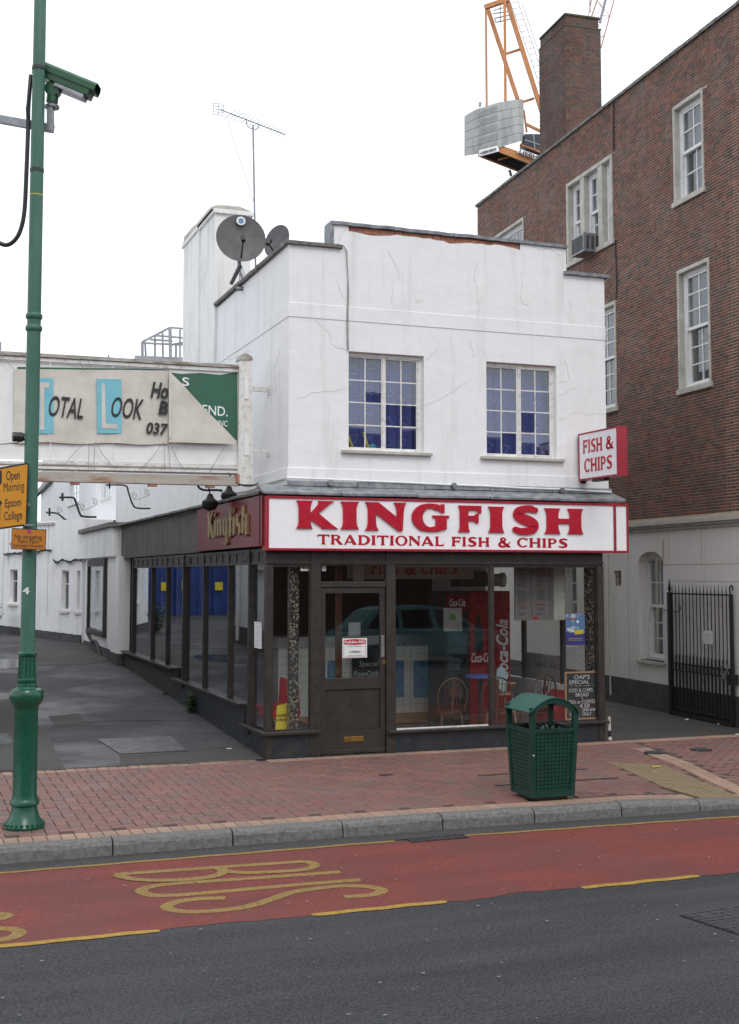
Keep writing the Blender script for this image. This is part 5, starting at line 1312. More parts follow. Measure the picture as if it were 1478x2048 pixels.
# extractor pipe
t = thing('ventilation_duct', 'round white air duct end under the shop ceiling beside the fridge', 'duct', S, (3.3,1.9,2.0))
a, z = S.U(1000,1160,1.9); MB().tube([(a-.25,1.9,z),(a+.0,1.88,z)], .085, 20).build('pipe', M['pvc'], t); MB().tube([(a,1.88,z),(a+.05,1.875,z)], .10, 20).build('flange', M['white_clean'], t); MB().box(a-.65,a-.25,1.8,2.1,z-.09,z+.12).build('fan_box', M['cover'], t)
# poster on fridge door, ceiling light
a, z1 = S.U(888,1216,fv-.02); b, z0 = S.U(925,1262,fv-.02)
t = thing('green_leaf_notice', 'white notice with a green emblem beside the fridge', 'notice', S, (a,fv-.02,z0)); MB().box(a,b,fv-.006,fv-.004,z0,z1).build('sheet', M['pvc'], t); MB().disc(((a+b)/2,fv-.007,(z0+z1)/2+.03), .05, (0,1,0), .002, 16).build('emblem', simple('lime_print', (.2,.38,.12), None, 5, .6), t)
# wheelback chairs
def chair(label, x, y, v, rot, s=.86, mat=None, name='wheelback_chair'):
    a, z = S.U(x, y, v); fr = Frame(*S.w((a, v, 0))[:2], 20.5+rot)
    t = thing(name, label, 'chair', fr, (0,0,0), group='dark wooden wheelback chairs inside the shop'); mat = mat or M['chairwood']; k = s
    sh = .44*k
    m = MB(); vs = []; n = 20
    P = [(.21*k*math.cos(q)*(1.05 if math.sin(q) > 0 else .95), .20*k*math.sin(q)) for q in [i*2*math.pi/n for i in range(n)]]
    m.prism(P, sh-.03, sh, lambda x, y, d: (x, y, d)); m.build('seat', mat, t)
    hoop = [(-.19*k, -.15*k, sh), (-.225*k,-.17*k,sh+.15*k), (-.22*k,-.19*k,sh+.30*k), (-.14*k,-.205*k,sh+.42*k), (0,-.215*k,sh+.47*k), (.14*k,-.205*k,sh+.42*k), (.22*k,-.19*k,sh+.30*k), (.225*k,-.17*k,sh+.15*k), (.19*k,-.15*k,sh)]
    MB().tube(crom(hoop, 5), .012, 8).build('hoop', mat, t)
    for dx in (-.13,-.08,.08,.13):
        top = .47*k*math.sqrt(max(0.05, 1-(dx/.235)**2))
        MB().tube([(dx*.8*k,-.155*k,sh),(dx*k,-.20*k,sh+top-.01)], .006, 6).build('spindle', mat, t)
    MB().prism([(-.02*k,0),(.02*k,0),(.03*k,.12*k),(.018*k,.18*k),(.035*k,.26*k),(.018*k,.34*k),(.02*k,.44*k),(-.02*k,.44*k),(-.018*k,.34*k),(-.035*k,.26*k),(-.018*k,.18*k),(-.03*k,.12*k)], -.005, .005, lambda x, y, d: (x, -.16*k-y*.12+d, sh+y)).build('splat', mat, t)
    MB().disc((0,-.20*k,sh+.26*k), .055*k, (0,1,.15), .012, 16).build('wheel', mat, t)
    for dx, dy in ((-.15,-.14),(.15,-.14),(-.16,.14),(.16,.14)):
        MB().tube([(dx*k,dy*k,sh-.03),(dx*1.12*k,dy*1.15*k,sh*.5),(dx*1.25*k,dy*1.3*k,0)], [.011,.017,.010], 8).build('leg', mat, t)
    MB().tube([(-.17*k,0,sh*.45),(.17*k,0,sh*.45)], .009, 6).build('stretcher', mat, t)
    return t
chair('dark wheelback chair standing left of the window mullion with its back to the street', 895, 1440, .65, 0)
chair('dark wheelback chair directly behind the window mullion, back to the street', 985, 1440, .65, -4)
chair('dark wheelback chair turned slightly, behind the green bin', 1072, 1440, .75, 14)
chair('dark wheelback chair in the corner window seen from the side', 562, 1440, .75, 80)
# round blue table, high chair
a, _ = S.U(960,1350,1.05); zt5 = S.U(960,1352,1.05)[1]
t = thing('round_table', 'small round blue topped table between the chairs in the window', 'table', S, (a,1.05,0)); MB().disc((a,1.05,zt5), .19, (0,0,1), .03, 28).build('table_top', M['blue_plastic'], t); MB().tube([(a,1.05,0),(a,1.05,zt5-.015)], .025, 10).build('pedestal', M['black'], t); MB().disc((a,1.05,.02), .16, (0,0,1), .03, 20).build('base', M['black'], t)
a, _ = S.U(1003,1350,.95); t = thing('high_chair', 'pine high chair with a pale blue plastic seat back in the shop window', 'high chair', S, (a,.95,0))
k = .9
MB().prism([(-.07,.55),(.07,.55),(.075,.70),(.055,.84),(.0,.88),(-.055,.84),(-.075,.70)], -.01, .01, lambda x, y, d: (a+.02+x, 1.0+d, y)).build('seat_back', M['pale_blue'], t, bevel=.004)
for dx, dy in ((-.14,-.12),(.14,-.12),(-.14,.14),(.14,.14)): MB().tube([(a+dx*.6,.95+dy*.6,.66),(a+dx*1.15,.95+dy*1.15,0)], .012, 8).build('leg', M['wood'], t)
MB().box(a-.13,a+.13,.80,.84,.66,.68).build('tray_rail', M['wood'], t); MB().box(a-.11,a+.11,.85,1.05,.52,.545).build('seat', M['wood'], t); MB().box(a-.12,a+.12,.80,.82,.30,.32).build('foot_rail', M['wood'], t)
a, z = S.U(1112,1425,.6); t = thing('red_bench', 'red moulded bench end behind the chalkboard in the right window', 'bench', S, (a,.6,0))
MB().prism([(-.12,0),(.35,0),(.35,.52),(.22,.56),(.02,.36),(-.10,.30)], 0, .5, lambda x, y, d: (a+x,.6+d,y)).build('shell', M['red_plastic'], t, bevel=.01)
MB().box(a-.08,a+.3,.7,1.0,.32,.335).build('seat_pad', M['chairwood'], t)
for x, y, l in ((556,1400,'red plastic seat in the corner window by the side glass'),(470,1400,'red plastic seat behind the side window nearest the corner')):
    v = .9 if x > 500 else 1.6; a, z = S.U(x, y, v); t = thing('red_plastic_stool', l, 'stool', S, (a if x > 500 else .55, v, 0)); a = a if x > 500 else .55
    MB().prism([(-.2,.36),(.2,.36),(.22,.40),(.2,.74),(.14,.76),(.12,.44),(-.2,.42)], -.2, .2, lambda x, y, d: (a+x,v+d,y)).build('shell', M['red_plastic'], t, bevel=.01); MB().tube([(a,v,0),(a,v,.36)], .03, 8).build('pedestal', M['black'], t); MB().disc((a,v,.015), .15, (0,0,1), .03, 16).build('foot', M['black'], t)
a, z1 = S.U(548,1418,.3); b, z0 = S.U(576,1462,.3)
t = thing('yellow_floor_sign', 'yellow cleaning warning board standing low in the corner window', 'warning sign', S, (a,.3,.0)); m = MB(); m.add([(a,.3,.02),(b+.06,.3,.02),(b+.02,.34,z1+.06),(a+.05,.34,z1+.03),(a,.32,.02),(b+.06,.32,.02),(b+.02,.36,z1+.06),(a+.05,.36,z1+.03)], [(0,1,2,3),(7,6,5,4),(0,4,5,1),(1,5,6,2),(2,6,7,3),(3,7,4,0)]); m.build('panel', M['yel'], t)
m = MB(); put_text(m, 'CLEANING', a+.03, b+.03, z1-.09, z1-.06, mapS(0,0,.325), 0, .003); put_text(m, 'IN PROGRESS', a+.03, b+.03, z1-.14, z1-.115, mapS(0,0,.32), 0, .003); m.build('lettering', M['black'], t)
a, z1 = S.U(705,1300,2.5); b, z0 = S.U(762,1356,2.5)
t = thing('specials_chalkboard', 'large chalkboard reading Special Prawn Cocktail on the counter front', 'chalkboard', S, (a,2.5,z0)); MB().box(a,b+.1,2.5,2.52,z0-.2,z1+.06).build('slate', M['chalkboard'], t)
m = MB(); put_text(m, 'Special', S.U(718,1330,2.5)[0], S.U(757,1330,2.5)[0], S.U(720,1337,2.5)[1], S.U(720,1322,2.5)[1], mapS(0,0,2.5), 0, .002, shear=.2); put_text(m, 'PrawnCocktail', S.U(708,1350,2.5)[0], S.U(768,1350,2.5)[0], S.U(720,1353,2.5)[1], S.U(720,1342,2.5)[1], mapS(0,0,2.5), 0, .002, shear=.15); m.build('chalk_writing', M['chalk'], t)
a, z = S.U(679,1300,1.4); t = thing('wooden_pillar', 'varnished orange brown timber pillar behind the door glass', 'pillar', S, (a,1.4,0)); MB().box(a-.035,a+.035,1.4,1.47,0,2.4).build('shaft', simple('varnished_timber', (.14,.05,.02), None, 12, .4), t)
# reversed transfer lettering seen on the alley glass
m = MB(); vt, zt6 = S.V(1095,1390,4.32)
tk = thing('window_lettering', 'reversed Take Away lettering on the alley side window', 'lettering', S, (4.32,vt,zt6)); put_text(m, 'Take Away', 0, .75, 0, .09, lambda x, y, d: (4.332+d, va+.06+x, .78+y), 0, .001, bold=.01); m.build('lettering', M['maroon'], tk)
MB().box(4.333,4.336,va+.05,min(vb,3.1)-.05,.64,.98).build('white_panel', M['pvc'], tk)
# ================================================================== REAR RANGE AND SIDE OF THE YARD
rear = thing('rear_white_range', 'long white rendered rear range with small windows and black plinth behind the shop', 'building', S, (0,10,0))
ZU1, ZU2 = 5.0, 6.1
vK = S.V(232, 1000, UL)[0]; UB = UL+.35
m = MB(); m.quad((UL,vc0,2.97),(UL,vc0,ZU1),(UL,vK,ZU1),(UL,vK,2.97)); m.quad((UL,vK,2.97),(UL,vK,ZU2),(UB+.5,vK,ZU2),(UB+.5,vK,2.97)); m.quad((UL,vc0,ZU1),(4.2,vc0,ZU1),(4.2,vK,ZU1),(UL,vK,ZU1)); m.build('upper_wall', M['stucco'], rear)
rw = []
for x0, y0, x1, y1 in ((137,930,158,1007),(202,930,222,996)):
    a = S.V(x0, 980, UB); b = S.V(x1, 980, UB); zlo = S.V((x0+x1)/2, y1, UB)[1]; rw.append((min(a[0],b[0]), max(a[0],b[0]), zlo, zlo+1.5))
m = MB(); holed(m, vK, 32, 1.5, ZU2, rw, .12, lambda a, z, d: (UB+d, a, z)); m.build('upper_wall', M['stucco'], rear)
def small_window(par, mp, a0, a1, z0, z1, nc, nr, sill=True, mat=None, glassm=None, blind=None, top_light=None):
    m = MB(); q = .035; d = .07
    pbox(m, mp, a0, a1, z0, z0+q, d, d+.04); pbox(m, mp, a0, a1, z1-q, z1, d, d+.04); pbox(m, mp, a0, a0+q, z0+q, z1-q, d, d+.04); pbox(m, mp, a1-q, a1, z0+q, z1-q, d, d+.04)
    zs = [z0+q+(z1-z0-2*q)*i/nr for i in range(nr+1)]
    if top_light: zs = [z0+q, z1-q-(z1-z0)*top_light, z1-q]; nr = 2
    for z in zs[1:-1]: pbox(m, mp, a0+q, a1-q, z-.012, z+.012, d+.005, d+.03)
    for i in range(1, nc): a = a0+q+(a1-a0-2*q)*i/nc; pbox(m, mp, a-.012, a+.012, z0+q, z1-q, d+.004, d+.031)
    fo = m.build('window', mat or M['win_white'], par)
    for i in range(nc):
        for j in range(nr):
            b0 = a0+q+(a1-a0-2*q)*i/nc+.012; b1 = a0+q+(a1-a0-2*q)*(i+1)/nc-.012; g = MB(); pbox(g, mp, b0, b1, zs[j]+.012, zs[j+1]-.012, d+.015, d+.018); g.build('pane', glassm or M['glass_dark'], fo)
    if blind: g = MB(); pbox(g, mp, a0, a1, z0, z1, d+.09, d+.10); g.build('blind', blind, fo)
    if sill: g = MB(); pbox(g, mp, a0-.05, a1+.05, z0-.05, z0-.002, -.05, d); g.build('window_sill', M['white_paint'], fo)
    return fo
for a in rw: small_window(rear, lambda a_, z, d: (UB+d, a_, z), *a, 2, 5, blind=M['netting'])
# gutter board of the farther roof
a, z = S.V(104, 958, UB-.05); b, zz = S.V(64, 1000, UB-.05); MB().bar((UB-.08,a,z+.0),(UB-.08,b,zz),.12,.16).build('bargeboard', M['black'], rear)
# fascia box, recessed display window, pier
UF = -.17; vF = 10.1; vF2 = S.V(151,1080,UF)[0]; vF3 = S.V(108,1100,UF)[0]
zf0 = S.V(224,1113,UF)[1]; zf1 = S.V(224,1054,UF)[1]
MB().box(UF,UB,vF,vF2,zf0,zf1).build('fascia_box', M['stucco_old'], rear, bevel=.01); MB().box(UF+.06,UB,vF2+.001,vF3,zf0+.02,zf1+.02-.1).build('fascia_box', M['stucco_old'], rear, bevel=.01)
for k in range(5): v = vF+(vF2-vF)*(k+1)/6; MB().box(UF-.003,UF,v-.005,v+.005,zf0,zf1).build('board_joint', M['pvc'], rear)
m = MB(); m.box(UF-.08,UB,vF-.1,vF2+.3,zf1+.001,zf1+.09); m.build('lead_ledge', M['coping'], rear, bevel=.01); MB().box(UF-.01,UB,vF2+.3,vF3,zf1-.08,zf1-.04).build('lead_ledge', M['coping'], rear)
UP = -.10; vP = 9.75; vW1 = S.V(214,1200,UP)[0]; vW0 = S.V(176,1200,UP)[0]; vWe = S.V(164,1290,UP)[0]
zw0 = S.V(195,1270,UP)[1]; zw1 = S.V(195,1134,UP)[1]
m = MB(); holed(m, vP, vWe, .1, zf0, [(vW1, vW0, zw0, zf0-.02)], .14, lambda a, z, d: (UP+d, a, z)); m.quad((UP,vP,.1),(UP,vP,zf0),(.12,vP,zf0),(.12,vP,.1)); m.quad((UP,vWe,.1),(UP,vWe,zf0),(.5,vWe,zf0),(.5,vWe,.1)); m.build('pier_wall', M['stucco_old'], rear)
m = MB(); m.box(UP-.03,.10,vP-.03,vP+.9,.2,yard_z(vP)+.22); m.box(UP-.012,.05,vP+.9,vWe+.03,.2,yard_z(12)+.16); m.build('plinth', M['plinth'], rear)
m = MB(); mp = lambda a, z, d: (UP+d, a, z); q = .13
pbox(m, mp, vW1, vW1+q, zw0, zf0-.03, -.07, .05); pbox(m, mp, vW0-q, vW0, zw0, zf0-.03, -.03, .05); pbox(m, mp, vW1+q, vW0-q, zw0, zw0+.1, -.06, .05); pbox(m, mp, vW1+q, vW0-q, zf0-.17, zf0-.03, -.04, .05)
fo = m.build('display_window', M['frame'], rear, bevel=.004); g = MB(); pbox(g, mp, vW1+q, vW0-q, zw0+.1, zf0-.17, .0, .008); g.build('pane', M['glass_dark'], fo); g = MB(); pbox(g, mp, vW1+q, vW0-q, zw0+.1, zf0-.17, .10, .12); g.build('backing', M['int_dark'], fo)
m = MB(); cvp = (vW1+vW0)/2; m.tube(crom([(UP-.04,vW0-.25,zw0-.02),(UP-.05,cvp+.3,zw0-.16),(UP-.05,cvp,zw0-.12),(UP-.04,cvp-.35,zw0-.18),(UP-.03,vW1+.2,zw0-.5)],5), .03, 8); m.build('bracket_pipe', M['iron'], rear)
# angled rear wall with three windows
RO = S.w((-1.86, 17.9, 0)); RE = S.w((-.17, 14.35, 0)); dR = RE-RO; RA = math.degrees(math.atan2(dR.y, dR.x)); R = Frame(RO.x, RO.y, RA); RL = dR.length
rw2 = thing('angled_rear_building', 'white rendered rear building with narrow ground floor windows across the yard', 'building', R, (0,0,0))
ZRW = R.U(90,1042,0)[1]
rws = []
for x0, x1, y0, y1 in ((19,34,1139,1207),(123,137,1141,1221),(153,160,1141,1223)):
    a = R.U(x0,1200,0)[0]; b = R.U(x1,1200,0)[0]; rws.append((a, b, R.U((x0+x1)/2, y1, 0)[1], R.U((x0+x1)/2, y0, 0)[1]))
m = MB(); holed(m, 0, RL, .3, ZRW, rws, .12, lambda a, z, d: (a, d, z)); m.quad((0,0,.3),(0,14,.3),(0,14,ZRW),(0,0,ZRW)); m.quad((RL,0,.3),(RL,0,ZRW),(RL,.8,ZRW),(RL,.8,.3)); m.quad((0,0,ZRW),(RL,0,ZRW),(RL,3,ZRW),(0,14,ZRW)); m.build('wall', M['stucco'], rw2)
for i, a in enumerate(rws): small_window(rw2, lambda a_, z, d: (a_, d, z), *a, 1, 2, blind=M['netting'] if i else simple('brown_blind', (.2,.12,.11), None, 3, .8), top_light=.3, mat=M['white_paint'])
m = MB()
for i in range(12):
    a, b = RL*i/12, RL*(i+1)/12; P = R.w((a,0,0)); q = S.l(P); m.box(a,b,-.03,.02,.1,yard_z(q.y)+.17)
m.build('plinth', M['plinth'], rw2)
m = MB()
for x0, y0, x1, y1 in ((97,1048,99,1230),(8,1050,9,1225),(18,1050,18.8,1130)):
    a, z1 = R.U(x0, y0, -.004); b, z0 = R.U(x1, y1, -.004); m.box(a, a+.012, -.006, -.0, z0, z1)
a, z1 = R.U(20,1087,0); b, z0 = R.U(92,1087,0); m.box(a, b, -.02, .0, z1-.02, z1+.02); a, z1 = R.U(92,1050,0); b, _q = R.U(110,1050,0); m.box(R.U(72,1050,0)[0], b, -.04, .0, z1, z1+.05)
m.build('render_joint', M['pvc'], rw2)
for pts in ([(8,1110),(16,1107),(30,1108),(42,1105),(60,1102),(75,1103),(88,1101),(102,1100)], [(107,1121),(115,1124),(125,1121),(140,1123),(150,1121),(165,1119)]):
    m = MB(); m.tube(crom([(*[R.U(x,y,-.04)[0]], -.04, R.U(x,y,-.04)[1]) for x, y in pts], 4), .018, 6); 
    m.tube(crom([(*[R.U(x,y,-.04)[0]], -.05, R.U(x,y+(4 if i % 2 else -3),-.04)[1]) for i, (x, y) in enumerate(pts)], 4), .012, 6)
    tag(m.build('wall_cable', M['cable'], None, R), 'looped black cables strung along the white rear wall %s' % ('left of the lamp column' if pts[0][0] < 50 else 'below the white fascia box'), 'cable')
# left side of the yard, outside the picture but mirrored in the side windows
lw = thing('yard_side_building', 'plain white rendered building closing the left side of the yard', 'building', S, (-3.1,2,0))
m = MB(); m.box(-7,-3.12,1.6,13.95,.0,4.6).build('wall', M['stucco'], lw); MB().box(-7,-3.09,1.58,13.98,-.1,.9).build('plinth', M['plinth'], lw)
MB().box(-3.12,-3.02,7.5,12.4,2.15,2.3).build('ledge', M['pvc'], lw); MB().tube([(-3.06,13.5,.6),(-3.06,13.5,4.4)], .05, 8).build('downpipe', M['white_paint'], lw)
tf = thing('tarpaulin_fence', 'blue tarpaulin covered fence across the back of the yard', 'fence', S, (-4,22.4,.85))
m = MB(); vs = []; fs = []; n = 60
for i in range(n+1):
    u = -2.0-4.5*i/n; w_ = .05*math.sin(i*.8)+.03*math.sin(i*2.1)
    for k in range(5): vs.append((u, 22.4+w_*(1+.3*math.sin(k*2+i)), .88+1.42*k/4+(.02*math.sin(i*.7) if k == 4 else 0)))
    if i:
        for k in range(4): b = (i-1)*5+k; fs.append((b, b+5, b+6, b+1))
m.add(vs, fs); m.sm = True; m.build('tarpaulin', M['tarp'], tf)
for u in (-3.15,-3.75,-4.75): MB().box(u-.11,u+.11,22.28,22.3,1.6,1.84).build('yellow_notice', M['yel'], tf)
MB().box(-12,-2.0,24,24.4,.5,5.5).build('back_wall', M['int_dark'], tf)
# ================================================================== GANTRY HOARDING
VG = .97; gs = .05
gan = thing('gantry_hoarding', 'weathered white timber hoarding on a rusty steel beam bridging the yard entrance', 'hoarding', S, (-3,VG,3.1))
def GP(x, y): return S.U(x, y, VG)
def gquad(m, pts, d0, d1): 
    P = [GP(*p) for p in pts]; m.prism(P, d0, d1, lambda x, y, d: (x, VG-d, y)); return m
XL = -150
def yl(x, ya, yb): return ya+(yb-ya)*x/475   # line through x=0 -> ya and x=475 -> yb
def strip(name, mat, ya0, ya1, yb0, yb1, d0, d1, x1=478, x0=XL, bev=0):
    return gquad(MB(), [(x0,yl(x0,yb0,yb1)),(x1,yl(x1,yb0,yb1)),(x1,yl(x1,ya0,ya1)),(x0,yl(x0,ya0,ya1))], d0, d1).build(name, mat, gan, bevel=bev)
M['weathered'] = simple('weathered_timber', (.20,.18,.15), (.55,.53,.49), 9, .85, sc3=(.5,1,3), bs=20, bst=.8)
strip('top_capping', M['weathered'], 703, 731, 711, 737, -.10, .05, bev=.004)
strip('moulding', M['white_paint'], 712, 738, 719, 745, -.03, .03)
for i in range(5):
    a = XL+(478-XL)*i/5; b = XL+(478-XL)*(i+1)/5-1
    gquad(MB(), [(a,yl(a,918,930)),(b,yl(b,918,930)),(b,yl(b,720,746)),(a,yl(a,720,746))], -.03, -.005).build('board', M['white_clean'], gan)
strip('lower_moulding', M['white_paint'], 922, 933, 926, 938, -.02, .035)
strip('lower_rail', M['weathered'], 927, 939, 939, 950, -.03, .012); strip('lower_moulding', M['white_paint'], 931, 942, 936, 947, .012, .03)
o = strip('steel_beam', M['rust'], 941, 953, 958, 969, -.06, .04); strip('beam_flange', M['rust'], 957, 968, 961, 972, -.07, .06)
m = MB(); px = [(473,970),(503,970),(501,720),(490,711),(480,714),(476,724)]; gquad(m, px, -.07, .07).build('end_post', M['white_paint'], gan, bevel=.006)
gquad(MB(), [(474,722),(503,722),(500,715),(489,708),(479,712)], -.08, .08).build('post_cap', M['weathered'], gan)
for y0, y1 in ((755,800),(872,912)):
    gquad(MB(), [(486,y1),(494,y1),(494,y0),(486,y0)], .071, .08).build('fixing_plate', M['white_clean'], gan)
for y in (778,901):
    P = GP(500,y); m = MB(); m.bar((P[0],VG,P[1]),(UL+.0,VG,P[1]-.0),.04,.05); m.box(UL-.012,UL+.0,VG-.05,VG+.05,P[1]-.06,P[1]+.06); m.build('wall_strut', M['white_paint'], gan)
MB().box(S.U(470,960,VG)[0],S.U(476,960,VG)[0],VG-.075,VG+.04,GP(473,966)[1],GP(473,949)[1]).build('rusty_end_plate', M['raw_brick'], gan)
for x in (150, 305, 420): P = GP(x, yl(x,960,971)); MB().box(P[0]-.05,P[0]+.05,VG-.05,VG+.04,P[1]-.035,P[1]).build('beam_bolt', M['raw_brick'], gan)
# green sign under the canvas
gquad(MB(), [(35,yl(35,880,886)),(474,880),(474,741),(35,yl(35,733,744))], -.004, .006).build('green_board', M['sign_green'], gan)
gquad(MB(), [(340,745),(362,748),(400,746),(440,750),(474,744),(474,739),(340,732)], .006, .009).build('torn_paper_edge', M['paper'], gan)
gm = lambda x, y, d: (x, VG-.006-d, y)
def gtext(m, st, x0, x1, y0, y1, d0=0, d1=.003, **k):   # picture box -> board plane
    xm = (x0+x1)/2; a = GP(x0,(y0+y1)/2)[0]; b = GP(x1,(y0+y1)/2)[0]; zlo = GP(xm,y1)[1]; zhi = GP(xm,y0)[1]
    sl_ = .055*(b-a); put_text(m, st, a, b, zlo, zhi, (lambda x, y, d: (x, VG-.006-d, y - .05*(x-(a+b)/2))), d0, d1, **k)
m = MB(); gtext(m, 'S', 364, 378, 755, 772, bold=.01); gtext(m, 'END.', 405, 455, 812, 831, bold=.005); gtext(m, 'UNC', 430, 455, 841, 852, bold=.005); gtext(m, 'T', 438, 449, 856, 864); m.build('lettering', M['sign_white'], gan)
ban = thing('canvas_banner', 'dirty cream canvas banner with Total Look lettering tied over the old green sign', 'banner', S, (-2.6,VG-.03,3.6))
BD = VG-.022
def BP(x, y): return S.U(x, y, BD)
m = MB(); nx, ny = 44, 12; vs = []; fs = []
for j in range(ny+1):
    for i in range(nx+1):
        x = 28+(337-28)*i/nx; y0 = yl(x,738,742); y1 = yl(x,885,890)+1.5*math.sin(x*.05); y = y0+(y1-y0)*j/ny
        a, z = BP(x, y); rip = .010*math.sin(x*.045)+.006*math.sin(x*.13+j*.4)+.004*math.sin(x*.31-j*.7)
        vs.append((a, BD-.004+rip*.6, z))
for j in range(ny):
    for i in range(nx): k = j*(nx+1)+i; fs.append((k, k+nx+1, k+nx+2, k+1))
m.add(vs, fs); m.sm = True; m.build('cloth', M['canvas'], ban)
def bpoly(name, mat, px, d): P = [BP(*p) for p in px]; return MB().prism(P, d, d+.003, lambda x, y, dd: (x, BD-dd, y)).build(name, mat, ban)
bpoly('blue_square', M['sky_blue'], [(72,867),(107,868),(106,757),(72,756)], .016)
bpoly('blue_square', M['sky_blue'], [(194,867),(243,867),(242,759),(193,758)], .016)
bpoly('letter', M['canvas'], [(80,860),(88,860),(88,776),(98,776),(98,766),(72,765),(72,775),(80,775)], .0195)
bpoly('letter', M['canvas'], [(203,857),(235,859),(234,849),(211,848),(209,768),(203,766)], .0195)
def btext(st, x0, x1, y0, y1, mat, sl=-.045, **k):
    m = MB(); a = BP(x0,(y0+y1)/2)[0]; b = BP(x1,(y0+y1)/2)[0]; zlo = BP((x0+x1)/2,y1)[1]; zhi = BP((x0+x1)/2,y0)[1]
    put_text(m, st, a, b, zlo, zhi, (lambda x, y, d: (x, BD-.0195-d, y + sl*(x-(a+b)/2))), 0, .003, **k); m.build('lettering', mat, ban)
btext('OTAL', 97, 166, 794, 836, M['black'], shear=.35, bold=.012); btext('OOK', 222, 287, 796, 838, M['black'], shear=.35, bold=.012)
btext('Ho', 300, 336, 765, 798, M['black'], shear=.3, bold=.035); btext('B', 316, 335, 802, 830, M['black'], shear=.2, bold=.04); btext('037', 292, 336, 846, 870, M['black'], shear=.2, bold=.03)
# folded flap
m = MB(); P = [BP(336,742), BP(336,878), BP(470,882)]
n = 14; vs = []; fs = []
A_, B_, C__ = [Vector((p[0], BD-.03, p[1])) for p in P]
for i in range(n+1):
    for j in range(n+1-i):
        a = i/n; b = j/n; q = A_*(1-a-b)+B_*a+C__*b; q.y += -.012-.014*math.sin((a*3+b*4)*2.2)*(1-a); vs.append(tuple(q))
idx = {}; k = 0
for i in range(n+1):
    for j in range(n+1-i): idx[(i,j)] = k; k += 1
for i in range(n):
    for j in range(n-i):
        fs.append((idx[(i,j)], idx[(i+1,j)], idx[(i,j+1)]))
        if j < n-i-1: fs.append((idx[(i+1,j)], idx[(i+1,j+1)], idx[(i,j+1)]))
m.add(vs, fs); m.sm = True; m.build('folded_flap', M['canvas'], ban)
bpoly('hem_batten', M['canvas'], [(336,885),(470,889),(468,881),(336,876)], .05); bpoly('hem_batten', M['canvas'], [(336,880),(341,880),(341,742),(336,742)], .05)
for pts in ([(157,716),(166,737),(170,742)],[(176,716),(182,740)],[(318,724),(317,742)],[(335,728),(335,742)],[(0,708),(28,738)],[(168,886),(150,905),(128,930)],[(178,886),(177,940)],[(189,886),(188,942)],[(190,884),(210,915),(232,938)],[(326,884),(300,920),(280,940)],[(328,884),(330,940)],[(337,886),(340,940)],[(339,884),(355,920),(372,942)],[(452,890),(430,925),(418,948)],[(470,885),(500,890)],[(0,888),(30,885)]):
    Q = [(*[S.U(x,y,VG-.06)[0]], VG-.06, S.U(x,y,VG-.06)[1]) for x, y in pts]; MB().tube(crom(Q,4), .004, 4).build('rope', M['wire'], ban)
# barn-style sign lamps hanging by the maroon fascia
for i, (x, y, lab) in enumerate(((420,1006,'black bell shaped sign lamp hanging left of the gold lettering'),(458,991,'black bell shaped sign lamp hanging above the gold lettering, nearer the street'))):
    vL = 1.75; a, z = S.U(x, y, vL); t = thing('sign_lamp', lab, 'lamp', S, (a, vL, z), group='black lamps over the side sign')
    m = MB(); m.lathe([(.012,z+.12),(.03,z+.11),(.05,z+.06),(.10,z+.02),(.105,z-.02),(.075,z-.075),(.02,z-.10)], a, vL, 18).build('shade', M['iron'], t)
    m = MB(); m.tube(crom([(a,vL,z+.11),(a-.01,vL,z+.22),(a+.08,vL,z+.30),(a+.2,vL,z+.26),(a+.26,vL,z+.16)],5), .009, 6); m.build('stem', M['iron'], t)
t = thing('lamp_bracket', 'bent black bracket arm under the end of the gantry', 'bracket', S, (-.2,1.75,3.1))
m = MB(); m.tube(crom([(*[S.U(x,y,1.75)[0]],1.75,S.U(x,y,1.75)[1]) for x, y in ((396,968),(398,975),(408,980),(430,980),(445,981))],4), .014, 6).build('arm', M['iron'], t)
t = thing('cable_run', 'black cable looping from the gantry end to the upper wall above the maroon sign', 'cable', S, (0,1,3.1)); m = MB(); m.tube(crom([(*[S.U(x,y,.9)[0]],.9,S.U(x,y,.9)[1]) for x, y in ((476,968),(495,972),(513,969),(515,965))],4), .010, 6); m.build('black_lead', M['cable'], t)
m = MB(); m.tube(crom([(UL-.04, S.V(x,y,UL-.04)[0], S.V(x,y,UL-.04)[1]) for x, y in ((572,957),(540,966),(520,972),(505,980),(470,985),(440,983))],4), .012, 6); m.build('grey_conduit', M['pvc'], t)
